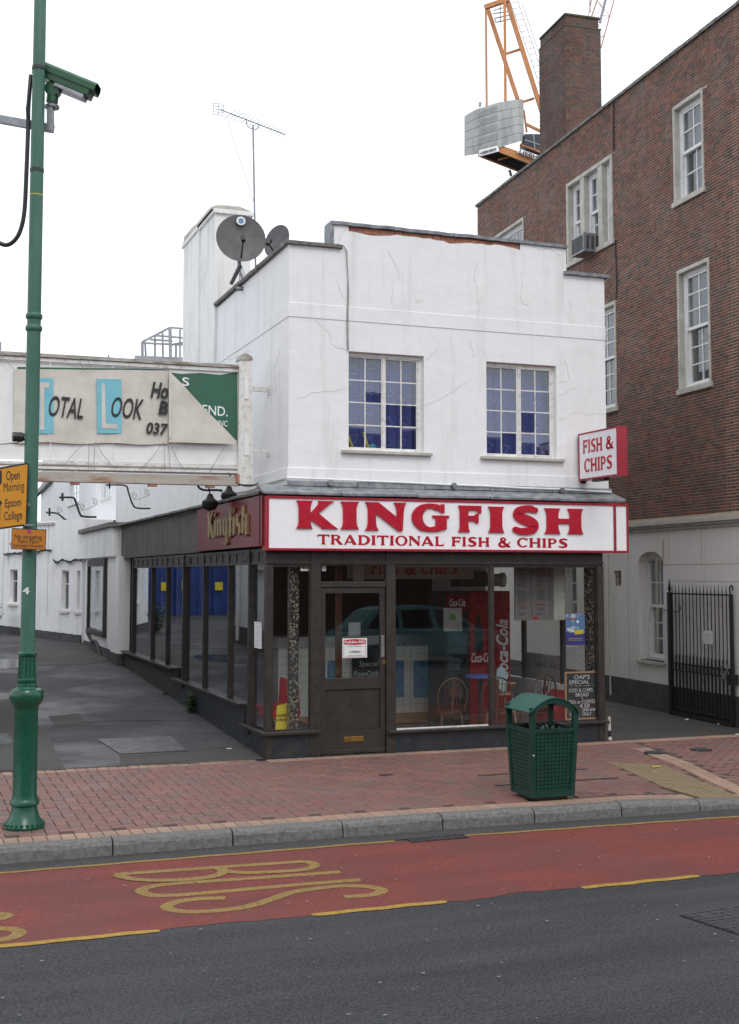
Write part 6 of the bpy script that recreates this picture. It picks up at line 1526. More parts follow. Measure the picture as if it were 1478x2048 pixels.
# scrolled arms along the side fascia
for (vv, pts, sc1, sc2, lab) in ((7.2, [(212,970),(250,971),(257,985),(265,1008),(274,1016),(301,1017)], (268,992), (293,985), 'nearest black bracket arm with wrought scroll below the gantry beam'),
                    (13.0, [(118,995),(144,995),(150,1000),(160,1028),(168,1033),(193,1034)], (163,1014), (189,1003), 'middle black bracket arm with wrought scroll above the white fascia box'),
                    (16.0, [(92,1025),(110,1026),(118,1029),(132,1040),(148,1043)], (118,1021), None, 'farthest and smallest black bracket arm on the rear wall')):
    q3 = lambda x, y: (S.U(x,y,vv)[0], vv, S.U(x,y,vv)[1])
    t = thing('scroll_bracket', lab, 'bracket', S, q3(*pts[-1]), group='scrolled bracket arms along the side wall')
    r_ = .014 if vv < 10 else .022
    MB().tube(crom([q3(*p) for p in pts], 5), r_, 8).build('arm', M['iron'], t)
    c = pts[0]; k = 10; m = MB(); m.tube([q3(c[0]+7,c[1]-9), q3(c[0]+7,c[1]+7)], r_*1.1, 6); m.build('cross_bar', M['iron'], t)
    for s_ in (sc1, sc2):
        if not s_: continue
        sp_ = [q3(s_[0]+(1+i*.36)*math.cos(i*.55), s_[1]-(1+i*.36)*math.sin(i*.55)) for i in range(17)]
        MB().tube(sp_, r_*.32, 4).build('scroll', M['iron'], t)
    if sc2: MB().tube(crom([q3(sc1[0]-1,sc1[1]+7), q3((sc1[0]+sc2[0])/2,(sc1[1]+sc2[1])/2+9), q3(sc2[0]+7,sc2[1]+4)],4), r_*.32, 4).build('scroll_tie', M['iron'], t)
# ================================================================== BRICK BUILDING
bb = thing('brick_building', 'tall dark red brick building with pale stone ground floor and sash windows', 'building', B, (0,0,0))
bp = lambda a, z, d: (d, a, z)     # a = distance along the wall, d = into the wall
def bV(x, y, u=0): return B.V(x, y, u)
ZCN = 2.86; ZPT = 9.93; VE0, VE1 = -4.2, 7.53
wh = []
wA = (-1.30,-.47,7.58,9.09); wB = (-1.38,-.51,4.745,6.575); wC = (1.455,3.18,7.55,9.03); wD = (5.10,6.6,7.5,8.985); wE = (1.42,2.4,4.76,6.55)
more = []
allw = [wA,wB,wC,wD,wE]+more
m = MB(); holed(m, VE0, VE1, ZCN+.02, ZPT, allw, .30, bp); m.quad((0,VE1,0),(9,VE1,0),(9,VE1,ZPT),(0,VE1,ZPT)); m.quad((0,VE0,ZPT),(9,VE0,ZPT),(9,VE1,ZPT),(0,VE1,ZPT)); m.quad((0,VE0,ZCN),(0,VE0,ZPT),(9,VE0,ZPT),(9,VE0,ZCN)); m.quad((.0,VE0,0),(.0,VE0,ZCN),(9,VE0,ZCN),(9,VE0,0))
m.build('wall', M['mortar'], bb)
flemish(VE0, VE1, ZCN+.06, ZPT-.05, allw, bp, bb, M['brick'], nparts=300, fr=B)
flemish(.004, 9, ZCN+.06, ZPT-.05, [], lambda a, z, d: (a, VE0+d, z), bb, M['brick'], course=.09, st=.25, hd=.12, fr=B)
m = MB()
n = 24
for i in range(n): a, b = VE0+(VE1+.03-VE0)*i/n, VE0+(VE1+.03-VE0)*(i+1)/n-.008; MB().box(-.045,.3,a,b,ZPT-.05,ZPT+random.uniform(-.004,.004)).build('coping_stone', M['coping'], bb)
def tube_line(px, r, mat, name, par, u):
    m = MB(); m.tube([(u, *bV(x, y, u)) for x, y in px], r, 6); return m.build(name, mat, par)
tube_line([(1226,197),(1227,300)], .012, M['black'], 'wall_conduit', bb, -.02); tube_line([(1230,480),(1233,560),(1232,600)], .010, M['black'], 'wall_conduit', bb, -.02)
def sash(par, a0, a1, z0, z1, nc, rt, rb, dep=.07, blind=True, arch=False, label=None, surround=True):
    """stone surround, box frame and two sliding sashes; a runs along the wall"""
    sw = .06
    if surround:
        m = MB(); pbox(m, bp, a0-.0, a0+sw*.8, z0, z1, -.02, dep+.12); pbox(m, bp, a1-sw*.8, a1, z0, z1, -.02, dep+.12); pbox(m, bp, a0+sw*.8, a1-sw*.8, z1-sw, z1, -.02, dep+.12); pbox(m, bp, a0-.03, a1+.03, z0-.04, z0+.04, -.045, dep+.12)
        m.build('stone_surround', M['stone'], par, bevel=.006); a0 += sw*.8; a1 -= sw*.8; z0 += .04; z1 -= sw
    q = .05; m = MB(); pbox(m, bp, a0, a0+q, z0, z1, dep, dep+.12); pbox(m, bp, a1-q, a1, z0, z1, dep, dep+.12); pbox(m, bp, a0+q, a1-q, z1-q, z1, dep, dep+.12); pbox(m, bp, a0+q, a1-q, z0, z0+q, dep-.02, dep+.12)
    fo = m.build('window_frame', M['win_white'], par, bevel=.003, label=label); zm = (z0+z1)/2+.02
    for (s0, s1, dd, nr) in ((z0+q, zm+.02, dep+.055, rb), (zm-.02, z1-q, dep+.015, rt)):
        m = MB(); r = .035; pbox(m, bp, a0+q, a0+q+r, s0, s1, dd, dd+.035); pbox(m, bp, a1-q-r, a1-q, s0, s1, dd, dd+.035); pbox(m, bp, a0+q+r, a1-q-r, s0, s0+r*1.3, dd, dd+.035); pbox(m, bp, a0+q+r, a1-q-r, s1-r, s1, dd, dd+.035)
        for i in range(1, nc): a = a0+q+r+(a1-a0-2*q-2*r)*i/nc; pbox(m, bp, a-.010, a+.010, s0+r, s1-r, dd+.004, dd+.03)
        for j in range(1, nr): z = s0+r*1.3+(s1-s0-2.3*r)*j/nr; pbox(m, bp, a0+q+r, a1-q-r, z-.010, z+.010, dd+.006, dd+.028)
        m.build('sash', M['win_white'], fo)
        for i in range(nc):
            for j in range(nr):
                b0 = a0+q+r+(a1-a0-2*q-2*r)*i/nc+.01; b1 = a0+q+r+(a1-a0-2*q-2*r)*(i+1)/nc-.01; c0 = s0+r*1.3+(s1-s0-2.3*r)*j/nr+.01; c1 = s0+r*1.3+(s1-s0-2.3*r)*(j+1)/nr-.01
                g = MB(); pbox(g, bp, b0, b1, c0, c1, dd+.015, dd+.019); g.build('pane', M['glass_dark'], fo)
    if blind:
        g = MB(); vs = []; fs = []
        for i in range(31):
            a = a0+(a1-a0)*i/30; vs += [bp(a, z0, dep+.19+.02*math.sin(i*1.3)), bp(a, z1, dep+.19+.02*math.sin(i*1.3))]
            if i: fs.append((2*i-2, 2*i, 2*i+1, 2*i-1))
        g.add(vs, fs); g.build('blind', M['netting'], fo)
    return fo
sash(bb, *wA, 2, 2, 2); sash(bb, *wB, 2, 3, 3); sash(bb, *wD, 3, 2, 2); sash(bb, *wE, 2, 3, 3)
for q in more: sash(bb, *q, 2, 3, 3)
# triple window with stone mullions
a0, a1, z0, z1 = wC
m = MB(); pbox(m, bp, a0, a0+.07, z0, z1, -.03, .3); pbox(m, bp, a1-.07, a1, z0, z1, -.03, .3); pbox(m, bp, a0+.07, a1-.07, z1-.07, z1, -.03, .3); pbox(m, bp, a0-.03, a1+.03, z0-.05, z0+.03, -.05, .3)
m.build('stone_surround', M['stone'], bb, bevel=.006)
for c in (2.57, 1.90): mm = MB(); pbox(mm, bp, c-.075, c+.075, z0+.03, z1-.07, -.02, .3); mm.build('stone_mullion', M['stone'], bb, bevel=.006)
for p, q in ((a0+.07,1.825),(1.975,2.495),(2.645,a1-.07)): sash(bb, p, q, z0+.03, z1-.07, 2 if q-p > .4 else 1, 2, 3, dep=.08, surround=False)
ac = thing('air_conditioner', 'grey metal window air conditioner sticking out of the triple window', 'air conditioner', B, (-.2,2.3,7.75))
az, _q = bV(1197,485,-.25); zlo = bV(1180,497,-.25)[1]; zhi = bV(1180,458,-.25)[1]
m = MB(); m.box(-.28,.28,2.02,2.46,zlo,zhi).build('case', M['galv'], ac, bevel=.01); 
for i in range(9): MB().box(-.287,-.281,2.05+i*.046,2.08+i*.046,zlo+.04,zhi-.04).build('grille_bar', M['black'], ac)
for i in range(5): MB().box(-.22+i*.09,-.17+i*.09,2.012,2.019,zlo+.05,zhi-.05).build('louvre', M['cover'], ac)
# stone ground floor
AW = (.08, .80, .72, 2.10)
m = MB(); arch_pts = []
hole = (1.38,1.645,1.87,2.12)
aw0, aw1, awz0, awz1 = .06, .82, .735, 2.28
holed(m, VE0, VE1+1.5, .40, ZCN-.13, [(aw0,aw1,awz0,2.42), hole, (3.0,3.6,.8,2.3)], .24, bp); m.build('stone_wall', M['stone_wall'], bb)
# arch infill above the window
n = 14; am = (aw0+aw1)/2; m = MB()
def archz(a): t = (a-am)/((aw1-aw0)/2); return 2.24+.17*math.sqrt(max(0,1-t*t))
for i in range(n):
    p, q = aw0+(aw1-aw0)*i/n, aw0+(aw1-aw0)*(i+1)/n; za, zb_ = archz(p), archz(q)
    m.quad(bp(p,za,0), bp(q,zb_,0), bp(q,2.42,0), bp(p,2.42,0)); m.quad(bp(p,za,0), bp(p,za,.22), bp(q,zb_,.22), bp(q,zb_,0)); m.quad(bp(p,za,.14), bp(q,zb_,.14), bp(q,2.42,.14), bp(p,2.42,.14))
m.build('arch_head', M['stone_wall'], bb)
fo = sash(bb, aw0+.02, aw1-.0, awz0, 2.36, 2, 2, 3, dep=.15, surround=False); 
m = MB(); n = 14
for i in range(n):
    p, q = aw0+(aw1-aw0)*i/n, aw0+(aw1-aw0)*(i+1)/n; za, zb_ = archz(p)-.0, archz(q)-.0
    vs = [bp(p,za-.09,.13),bp(q,zb_-.09,.13),bp(q,zb_,.13),bp(p,za,.13),bp(p,za-.09,.20),bp(q,zb_-.09,.20)]; m.add(vs, [(0,1,2,3),(0,4,5,1)])
m.build('arch_frame', M['win_white'], fo)
m = MB(); pbox(m, bp, aw0-.05, aw1+.05, awz0-.05, awz0, -.035, .2); m.build('window_sill', M['stone'], bb, bevel=.004)
sash(bb, 3.0, 3.6, .8, 2.3, 2, 2, 3, dep=.15, surround=False)
# broken vent hole
m = MB(); pbox(m, bp, hole[0]-.0, hole[1]+.0, hole[2], hole[3], .20, .23); m.build('hole_back', M['black'], bb); m = MB(); pbox(m, bp, hole[1]-.10, hole[1], hole[2]+.0, hole[3]-.0, .04, .19); m.build('hole_brickwork', M['raw_brick'] if False else M['weathered'], bb)
m = MB(); pbox(m, bp, VE0, VE1+1.5, -.1, .41, -.035, .02); m.build('plinth', M['plinth'], bb)
m = MB()
for d0, z0_, z1_ in ((-.09, 2.80, 2.87), (-.06, 2.765, 2.80), (-.03, 2.72, 2.765)): pbox(m, bp, VE0, VE1+1.5, z0_, z1_, d0, .1)
m.build('stone_cornice', M['stone'], bb, bevel=.006)
for z in (1.05,1.55,2.05,2.45):
    pass
m = MB()
for (p, z0_, z1_) in ((-1.02,2.2,2.7),(1.15,.41,2.7),(1.95,.41,2.7),(-.12,2.3,2.7),(-2.2,.41,2.7)): pbox(m, bp, p-.003, p+.003, z0_, z1_, -.0015, .001)
pbox(m, bp, -3, aw0-.05, 2.20, 2.206, -.0015, .001); pbox(m, bp, -3, -.05, 1.96, 1.964, -.0015, .001)
m.build('stone_joint', M['mortar_dark'], bb)
tube_line([(1217,1106),(1219,1250),(1221,1390)], .018, M['pvc'], 'downpipe', bb, -.05)
tube_line([(1326,1081),(1326,1130)], .008, M['raw_brick'], 'pipe', bb, -.02)
# chimney
UCc = .45
c0 = B.V(1128+4, 250, UCc)[0]; c1_ = B.V(1080, 290, UCc)[0]; ctop = B.V(1128, 28, UCc)[1]; cw = B.U(1203,200,c0)[0]-UCc; ZB_ = ZPT-.02
m = MB(); m.box(UCc,UCc+cw,c0,c1_,ZB_,ctop-.22); m.box(UCc+.03,UCc+cw-.03,c0+.03,c1_-.03,ctop-.22,ctop-.02); m.build('chimney', M['mortar_dark'], bb)
flemish(c0, c1_, ZB_, ctop-.22, [], lambda a, z, d: (UCc+d, a, z), bb, M['brick_sooty'], name='chimney_brickwork')
flemish(UCc, UCc+cw, ZB_, ctop-.22, [], lambda a, z, d: (a, c0+d, z), bb, M['brick_sooty'], name='chimney_brickwork')
flemish(c0+.02, c1_, ctop-.22, ctop-.02, [], lambda a, z, d: (UCc+.03+d, a, z), bb, M['brick_sooty'], name='chimney_brickwork')
flemish(UCc+.02, UCc+cw-.03, ctop-.22, ctop-.02, [], lambda a, z, d: (a, c0+.03+d, z), bb, M['brick_sooty'], name='chimney_brickwork')
M['moss'] = simple('mossy_mortar', (.10,.10,.05), (.05,.05,.04), 10, .95, bs=30)
MB().box(UCc-.012,UCc+cw+.01,c0-.012,c1_,ctop-.235,ctop-.215).build('mossy_ledge', M['moss'], bb); MB().box(UCc+.0,UCc+cw,c0+.0,c1_,ctop-.02,ctop+.02).build('chimney_cap', M['moss'], bb, bevel=.008)
m = MB(); cvv = B.V(1118, 40, UCc+.2)[0]; m.tube([(UCc+.22, cvv+.25, ctop), (UCc+.22, cvv+.25, ctop+.10)], .14, 18).build('chimney_pot', M['raw_brick'], bb)
# ================================================================== IRON GATE
GU = -.07
gt = thing('iron_gate', 'tall black iron gate leaf standing open against the stone wall in the alley', 'gate', B, (GU,-.1,0))
ga = B.V(1341,1300,GU)[0]; gb = B.V(1464,1300,GU)[0]
def gz(x, y): return B.V(x, y, GU)[1]
zr1 = gz(1341,1187); zr2 = gz(1341,1325); zr3 = gz(1341,1338); zrb = gz(1341,1413)
for z, h in ((zr1,.022),(zr2,.03),(zr3,.02),(zrb,.035)): MB().box(GU-.012,GU+.012,gb,ga,z-h/2,z+h/2).build('rail', M['iron'], gt)
MB().box(GU-.03,GU+.03,ga-.03,ga+.03,0,zr1+.02).build('hanging_stile', M['iron'], gt); MB().box(GU-.02,GU+.02,gb-.02,gb+.02,.04,zr1+.01).build('closing_stile', M['iron'], gt)
m = MB()
zf = gz(1340,1157)
m.add([(GU,ga-.045,(zr1+zf)/2-.06),(GU,ga+.045,(zr1+zf)/2-.06),(GU,ga,zf),(GU,ga,zr1),(GU-.03,ga,(zr1+zf)/2-.05),(GU+.03,ga,(zr1+zf)/2-.05)], [(0,4,2),(4,1,2),(1,5,2),(5,0,2),(4,0,3),(1,4,3),(5,1,3),(0,5,3)]); m.build('spear_finial', M['iron'], gt)
m = MB(); m.tube(crom([(GU,gb,zr1),(GU,gb+.03,zr1+.08),(GU,gb-.01,zr1+.13),(GU,gb-.05,zr1+.10),(GU,gb-.03,zr1+.07)],4), .012, 6).build('scroll_finial', M['iron'], gt)
nb_ = 17; me_b = None
for i in range(nb_-1):
    a = ga+(gb-ga)*(i+.8)/nb_; tp_ = gz(1341,1170)
    m = MB(); m.tube([(GU,a,.06),(GU,a,zr1+.04),(GU,a,tp_+.01)], [.0085,.0085,.002], 6); m.build('bar', M['iron'], gt)
for i in range(nb_*2-1):
    if i % 2: continue
    a = ga+(gb-ga)*(i+1.1)/(nb_*2-.0); zt_b = gz(1341,1306)
    m = MB(); m.tube([(GU,a,.06),(GU,a,zt_b-.03),(GU,a,zt_b)], [.008,.008,.002], 6); m.build('dog_bar', M['iron'], gt)
for i in range(nb_):
    a = ga+(gb-ga)*(i+.5)/nb_; zz_ = (zr2+zr3)/2; m = MB(); m.tube([(GU,a+.022*math.cos(q*math.pi/5),zz_+.032*math.sin(q*math.pi/5)) for q in range(11)], .006, 5); m.build('ring', M['iron'], gt)
m = MB(); m.box(GU-.05,GU+.05,gb-.06,gb+.06,zr3-.10,zr3+.04).build('lock_box', M['iron'], gt)
m = MB(); m.tube(crom([(GU-.04,gb+.2,zr2+.06),(GU-.05,gb+.16,zr2-.06),(GU-.05,gb+.1,zr2-.12),(GU-.05,gb+.05,zr2+.05),(GU-.05,gb+.12,zr2+.08),(GU-.05,gb+.2,zr2-.02)],4), .012, 6).build('chain', M['galv'], gt)
MB().box(GU-.02,GU+.02,gb,ga,.0,.06).build('bottom_board', M['iron'], gt)
a, z1 = B.V(1407,1261,GU-.02); b, z0 = B.V(1425,1289,GU-.02)
t = thing('gate_notice', 'white paper notice tied to the bars of the open iron gate', 'notice', B, (GU-.02,b,z0)); MB().box(GU-.018,GU-.015,b,a,z0,z1).build('sheet', M['paper'], t)
m = MB()
for i in range(7): m.box(GU-.0195,GU-.0182,b+.02,a-.02,z1-.04-i*.026,z1-.036-i*.026)
m.build('typed_lines', M['wire'], t)
t = thing('wall_hook', 'curled black wire hook between the arched window and the gate', 'hook', B, (-.05,0,1.4)); m = MB(); m.tube(crom([(-.03,*B.V(1328,1221,-.03)),(-.05,*B.V(1345,1222,-.05)),(-.06,*B.V(1356,1224,-.06)),(-.06,*B.V(1361,1215,-.06)),(-.06,*B.V(1357,1208,-.06))],4), .007, 5).build('wire', M['iron'], t)
# ================================================================== LAMP COLUMN WITH CAMERA AND SIGNS
PX, PY = -2.812, 10.225
def PZ(x, y): return hit(x, y, Vector((0, PY, 0)), Vector((0, 1, 0)))
def PT(x, y, Y=PY): p = hit(x, y, Vector((0, Y, 0)), Vector((0, 1, 0))); return (p.x, p.y, p.z)
lc = thing('lamp_column', 'tall green cast iron lamp column with fluted base standing on the paving', 'lamp column', Wd, (PX, PY, 0))
def zz_(y): return PT(50, y)[2]
rr = lambda w_: w_/2/FPX*10.35
m = MB(); m.lathe([(rr(76),0),(rr(78),.02),(rr(74),.035),(rr(70),.05),(rr(58),.085),(rr(50),.14),(rr(46),.20),(rr(45),zz_(1612)),(rr(56),zz_(1608)),(rr(56),zz_(1602)),(rr(50),zz_(1597))], PX, PY, 36); m.build('base_flange', M['green'], lc)
m = MB(); 
for k in range(22): q = 2*math.pi*k/22; m.ball((PX+rr(73)*math.cos(q), PY+rr(73)*math.sin(q), .035), .017, 6)
m.build('base_beading', M['green'], lc)
m = MB(); m.lathe([(rr(50),zz_(1598)),(rr(46),zz_(1590)),(rr(45),zz_(1420)),(rr(49),zz_(1410)),(rr(60),zz_(1404)),(rr(64),zz_(1396)),(rr(65),zz_(1385)),(rr(58),zz_(1379)),(rr(40),zz_(1376)),(rr(35),zz_(1368))], PX, PY, 40); m.build('base_casing', M['green'], lc)
m = MB()
for k in range(16): q = 2*math.pi*k/16; m.tube([(PX+rr(34)*math.cos(q), PY+rr(34)*math.sin(q), zz_(1368)),(PX+rr(30)*math.cos(q), PY+rr(30)*math.sin(q), zz_(1312))], .006, 5)
m.lathe([(rr(34),zz_(1372)),(rr(32),zz_(1366)),(rr(30),zz_(1312))], PX, PY, 24); m.build('fluted_shaft', M['green'], lc)
m = MB()
for yc, w_ in ((1308,37),(1360,37),(1371,38)): m.lathe([(rr(w_-6),zz_(yc+5)),(rr(w_),zz_(yc+2)),(rr(w_),zz_(yc-2)),(rr(w_-6),zz_(yc-5))], PX, PY, 24)
m.build('ring', M['green'], lc)
top = PT(78,-260)[2]
m = MB(); m.lathe([(rr(28),zz_(1306)),(rr(27.5),zz_(1100)),(rr(27),PT(60,660)[2]),(rr(26),PT(70,300)[2]),(rr(24),PT(78,0)[2]),(rr(22),top)], PX, PY, 28); m.build('shaft', M['green_old'], lc)
m = MB()
for yc in (633, 657): z = PT(62,yc)[2]; m.lathe([(rr(27),z-.03),(rr(33),z-.012),(rr(33),z+.012),(rr(27),z+.03)], PX, PY, 28)
m.build('ring', M['green_old'], lc)
for yc in (137, 341): z = PT(68,yc)[2]; MB().lathe([(rr(26.5),z-.015),(rr(28),z-.014),(rr(28),z+.014),(rr(26.5),z+.015)], PX, PY, 28).build('black_band', M['black'], lc)
z = PT(68,391)[2]; MB().lathe([(rr(26.2),z-.004),(rr(26.9),z-.004),(rr(26.9),z+.004),(rr(26.2),z+.004)], PX, PY, 28).build('yellow_band', M['yel'], lc)
m = MB(); put_text(m, '4', -.028, .028, PT(50,1188)[2], PT(50,1174)[2], lambda x, y, d: ((PX-.006+x), PY-rr(28)-.004+x*x*8-d, y), 0, .002, bold=.03); m.build('number', M['paper'], lc)
ar = lambda x, y: PT(x, y, PY-.02)
m = MB(); m.bar(PT(-60,228,PY+.1), PT(107,258,PY+.1), .05, .065); m.bar(PT(101,262,PY+.1), PT(101,214,PY+.1), .05, .06, up=(0,1,0)); m.build('bracket_arm', M['galv'], lc)
cc_ = thing('cctv_camera', 'dark green CCTV camera housing mounted on the bracket of the lamp column', 'security camera', Wd, PT(103,215,PY+.1))
YC = PY+.12
c0_ = Vector(PT(72,140,YC)); c1_c = Vector(PT(184,186,YC)); up_ = Vector((.32,-.05,1)).normalized()
ax_ = (c1_c-c0_).normalized(); sd_ = ax_.cross(Vector((0,0,1))).normalized(); up_ = sd_.cross(ax_)
def orient(p, a, b, c): return Vector(p)+ax_*a+sd_*b+up_*c
L_ = (c1_c-c0_).length
m = MB(); prof = [(-.075,-.055),(.075,-.055),(.08,.035),(.055,.065),(-.055,.065),(-.08,.035)]
vs = [orient(c0_, 0, b*.95, c) for b, c in prof]+[orient(c0_, L_, b, c) for b, c in prof]
m.add(vs, [(5,4,3,2,1,0),(6,7,8,9,10,11)]+[(i,(i+1)%6,(i+1)%6+6,i+6) for i in range(6)]); m.build('housing', M['cctv'], cc_, bevel=.006)
m = MB(); vs = []
for a in (-.01, L_+.035):
    for b, c in ((-.088,.0),(-.088,.05),(-.06,.076),(.06,.076),(.088,.05),(.088,.0)): vs.append(orient(c0_, a, b, c+.004))
m.add(vs, [(i, i+1, i+7, i+6) for i in range(5)]+[(0,6,11,5)]); m.build('sun_shield', M['cctv'], cc_)
m = MB(); vs = [orient(c0_, a, b, c) for a in (L_*.42, L_*.93) for b, c in ((-.07,-.085),(.07,-.085),(.07,-.056),(-.07,-.056))]; m.add(vs, [(3,2,1,0),(4,5,6,7),(0,1,5,4),(1,2,6,5),(2,3,7,6),(3,0,4,7)]); m.build('housing_underside', M['galv'], cc_)
m = MB(); vs = [orient(c0_, L_+.002, b, c) for b, c in ((-.06,-.045),(.06,-.045),(.055,.045),(-.055,.045))]; m.add(vs, [(0,1,2,3)]); m.build('window', M['glass_dark'], cc_); 
m = MB(); vs = [orient(c0_, a, -.0815, c) for a, c in ((L_*.74,-.03),(L_*.84,-.03),(L_*.84,-.012),(L_*.74,-.012))]; m.add(vs, [(0,1,2,3),(3,2,1,0)]); m.build('yellow_label', M['yel'], cc_)
m = MB(); y1_ = Vector(PT(106,180,YC)); m.disc(y1_, rr(30), (0,1,0), .10, 20); y2_ = Vector(PT(104,205,YC)); m.tube([y1_+Vector((0,0,-.04)), y2_], rr(24), 16); m.build('pan_tilt_head', M['cctv'], cc_)
MB().disc(Vector(PT(104,214,YC)), rr(30), (0,0,1), .02, 20).build('mounting_ring', M['galv'], cc_)
cb2 = thing('camera_cable', 'thick black cable hanging in a loop down the left of the lamp column', 'cable', Wd, PT(60,240))
m = MB(); m.tube(crom([PT(62,150,PY+.08),PT(57,210,PY+.08),PT(56,260,PY+.06),PT(53,340,PY+.05),PT(49,420,PY+.05),(PT(41,460,PY+.05)),PT(28,482,PY+.05),PT(10,490,PY+.05),PT(-15,478,PY+.05)],6), .019, 8).build('cable', M['cable'], cb2)
m = MB(); m.tube(crom([PT(63,150,PY+.02),PT(56,200,PY-.02),PT(53,220,PY-.02),PT(58,240,PY+.02)],5), .007, 6).build('thin_cable', M['cable'], cb2)
fl = thing('small_floodlight', 'small black floodlight clamped to the left of the green column', 'floodlight', Wd, PT(40,874)); c = Vector(PT(38,874,PY-.02))
m = MB(); m.tube([c+Vector((-.045,-.03,0)), c+Vector((.02,0,0)), c+Vector((.06,.01,0))], [.04,.042,.02], 12).build('body', M['black'], fl); MB().box(c.x+.03,c.x+.10,c.y-.02,c.y+.02,c.z-.015,c.z+.015).build('clamp', M['galv'], fl)
MB().tube(crom([PT(-30,898,PY),PT(0,889,PY),PT(34,886,PY),PT(40,878,PY)],4), .005, 5).build('lead', M['wire'], fl)
# amber direction sign
YS = PY-.11
s1 = thing('direction_sign', 'amber temporary road sign with a black arrow reading Open Morning Epsom College', 'road sign', Wd, PT(30,990,YS))
def spoly(par, name, mat, px, Y, d0, d1, bev=0):
    P = [(PT(x,y,Y)[0], PT(x,y,Y)[2]) for x, y in px]; return MB().prism(P, d0, d1, lambda x, y, d: (x, Y-d, y)).build(name, mat, par, bevel=bev)
spoly(s1, 'border', M['black'], [(-78,1070),(54,1051),(58,930),(56,925),(-78,949)], YS, 0, .006)
spoly(s1, 'face', M['yellow_sign'], [(-75,1066),(51.5,1048),(55.5,932),(54,929),(-75,953)], YS, .006, .009)
spoly(s1, 'back_channel', M['galv'], [(-60,1020),(60,1012),(60,1006),(-60,1014)], YS+.02, 0, .015)
def stext(par, st, x0, x1, y0, y1, sl, mat, Y, **k):
    a = PT(x0,(y0+y1)/2,Y)[0]; b = PT(x1,(y0+y1)/2,Y)[0]; zl = PT((x0+x1)/2,y1,Y)[2]; zh = PT((x0+x1)/2,y0,Y)[2]
    m = MB(); put_text(m, st, a, b, zl, zh, lambda x, y, d: (x, Y-.009-d, y+sl*(x-(a+b)/2)), 0, .0015, **k); m.build('lettering', mat, par)
stext(s1, 'Open', 13, 40, 941, 966, .10, M['black'], YS, bold=.006); stext(s1, 'Morning', 8, 49, 964, 988, .10, M['black'], YS)
stext(s1, 'Epsom', 11, 43, 997, 1019, .10, M['black'], YS, bold=.006); stext(s1, 'College', 9, 45, 1022, 1045, .10, M['black'], YS, bold=.006)
spoly(s1, 'arrow', M['black'], [(-20,1042),(1,1040),(1,1012),(5,1006),(-9,985),(-26,1010),(-20,1014)], YS, .009, .0105); spoly(s1, 'symbol', M['black'], [(-30,972),(4,968),(4,941),(-30,946)], YS, .009, .0105)
s2_ = thing('no_stopping_sign', 'small orange plate reading No stopping 7am-7pm except buses below the amber sign', 'road sign', Wd, PT(57,1080,YS))
spoly(s2_, 'border', M['black'], [(22.5,1098),(91,1101),(93,1059),(24,1056)], YS, 0, .004); spoly(s2_, 'face', M['orange_sign'], [(24,1096.5),(90,1099.3),(91.8,1060.5),(25.5,1058)], YS, .004, .009)
stext(s2_, 'No stopping', 30, 84, 1069, 1081, -.03, M['black'], YS); stext(s2_, '7am-7pm', 36, 78, 1079, 1089, -.03, M['black'], YS); stext(s2_, 'except buses', 27, 86, 1088, 1096, -.03, M['black'], YS)
c = Vector(PT(59,1063,YS)); MB().disc(c+Vector((0,-.010,0)), .016, (0,1,0), .003, 16).build('red_disc', simple('magenta_disc', (.45,.02,.18), None, 5, .5), s2_)
spoly(s2_, 'clamp', M['galv'], [(50,1052),(70,1052),(70,1048),(50,1048)], YS+.02, 0, .03)
# ================================================================== LITTER BIN
b0 = S.G(1064,1606); BF = Frame(*S.w((1.547,-3.36,0))[:2], 20.5)
lb_ = thing('litter_bin', 'dark green perforated metal litter bin with an arched hood on the paving', 'litter bin', BF, (.22,.25,0))
def BZ(x, y): p = hit(x, y, BF.O, BF.v); return p.z
w0, w1_ = .44, .49; dd0, dd1 = .42, .50; zb0, zb1 = .035, BZ(1068,1458)
ex = (w1_-w0)/2; ey = (dd1-dd0)/2
def BPt(u, v, t):    # u, v in 0..1 over the tapering body, t height 0..1
    W_ = w0+(w1_-w0)*t; D_ = dd0+(dd1-dd0)*t
    return (w0/2+(u-.5)*W_, dd0/2+(v-.5)*D_, zb0+(zb1-zb0)*t)
def perf(face, nx, ny):
    m = MB(); mu, mt0, mt1 = .09, .10, .06
    def P(a, t, off=0):
        if face == 0: p = BPt(a, 0, t); return (p[0], p[1]+off, p[2])
        if face == 1: p = BPt(a, 1, t); return (p[0], p[1]-off, p[2])
        if face == 2: p = BPt(0, a, t); return (p[0]+off, p[1], p[2])
        p = BPt(1, a, t); return (p[0]-off, p[1], p[2])
    vs = []; fs = []
    for i in range(nx):
        for j in range(ny):
            a0, a1 = mu+(1-2*mu)*i/nx, mu+(1-2*mu)*(i+1)/nx; t0, t1 = mt0+(1-mt0-mt1)*j/ny, mt0+(1-mt0-mt1)*(j+1)/ny
            ca, ct = (a0+a1)/2, (t0+t1)/2; ra, rt = (a1-a0)*.23, (t1-t0)*.23
            o_ = [(a1,ct),(a1,t1),(ca,t1),(a0,t1),(a0,ct),(a0,t0),(ca,t0),(a1,t0)]
            i_ = [(ca+ra*math.cos(k*math.pi/4), ct+rt*math.sin(k*math.pi/4)) for k in range(8)]
            b = len(vs); vs += [P(*q, .010) for q in o_]+[P(*q, .010) for q in i_]+[P(*q, .016) for q in i_]
            for k in range(8): k2 = (k+1) % 8; fs += [(b+k, b+k2, b+8+k2, b+8+k), (b+8+k, b+8+k2, b+16+k2, b+16+k)]
    m.add(vs, fs); return m
for f in range(4): perf(f, 10, 15).build('perforated_panel', M['bin'], lb_)
m = MB()
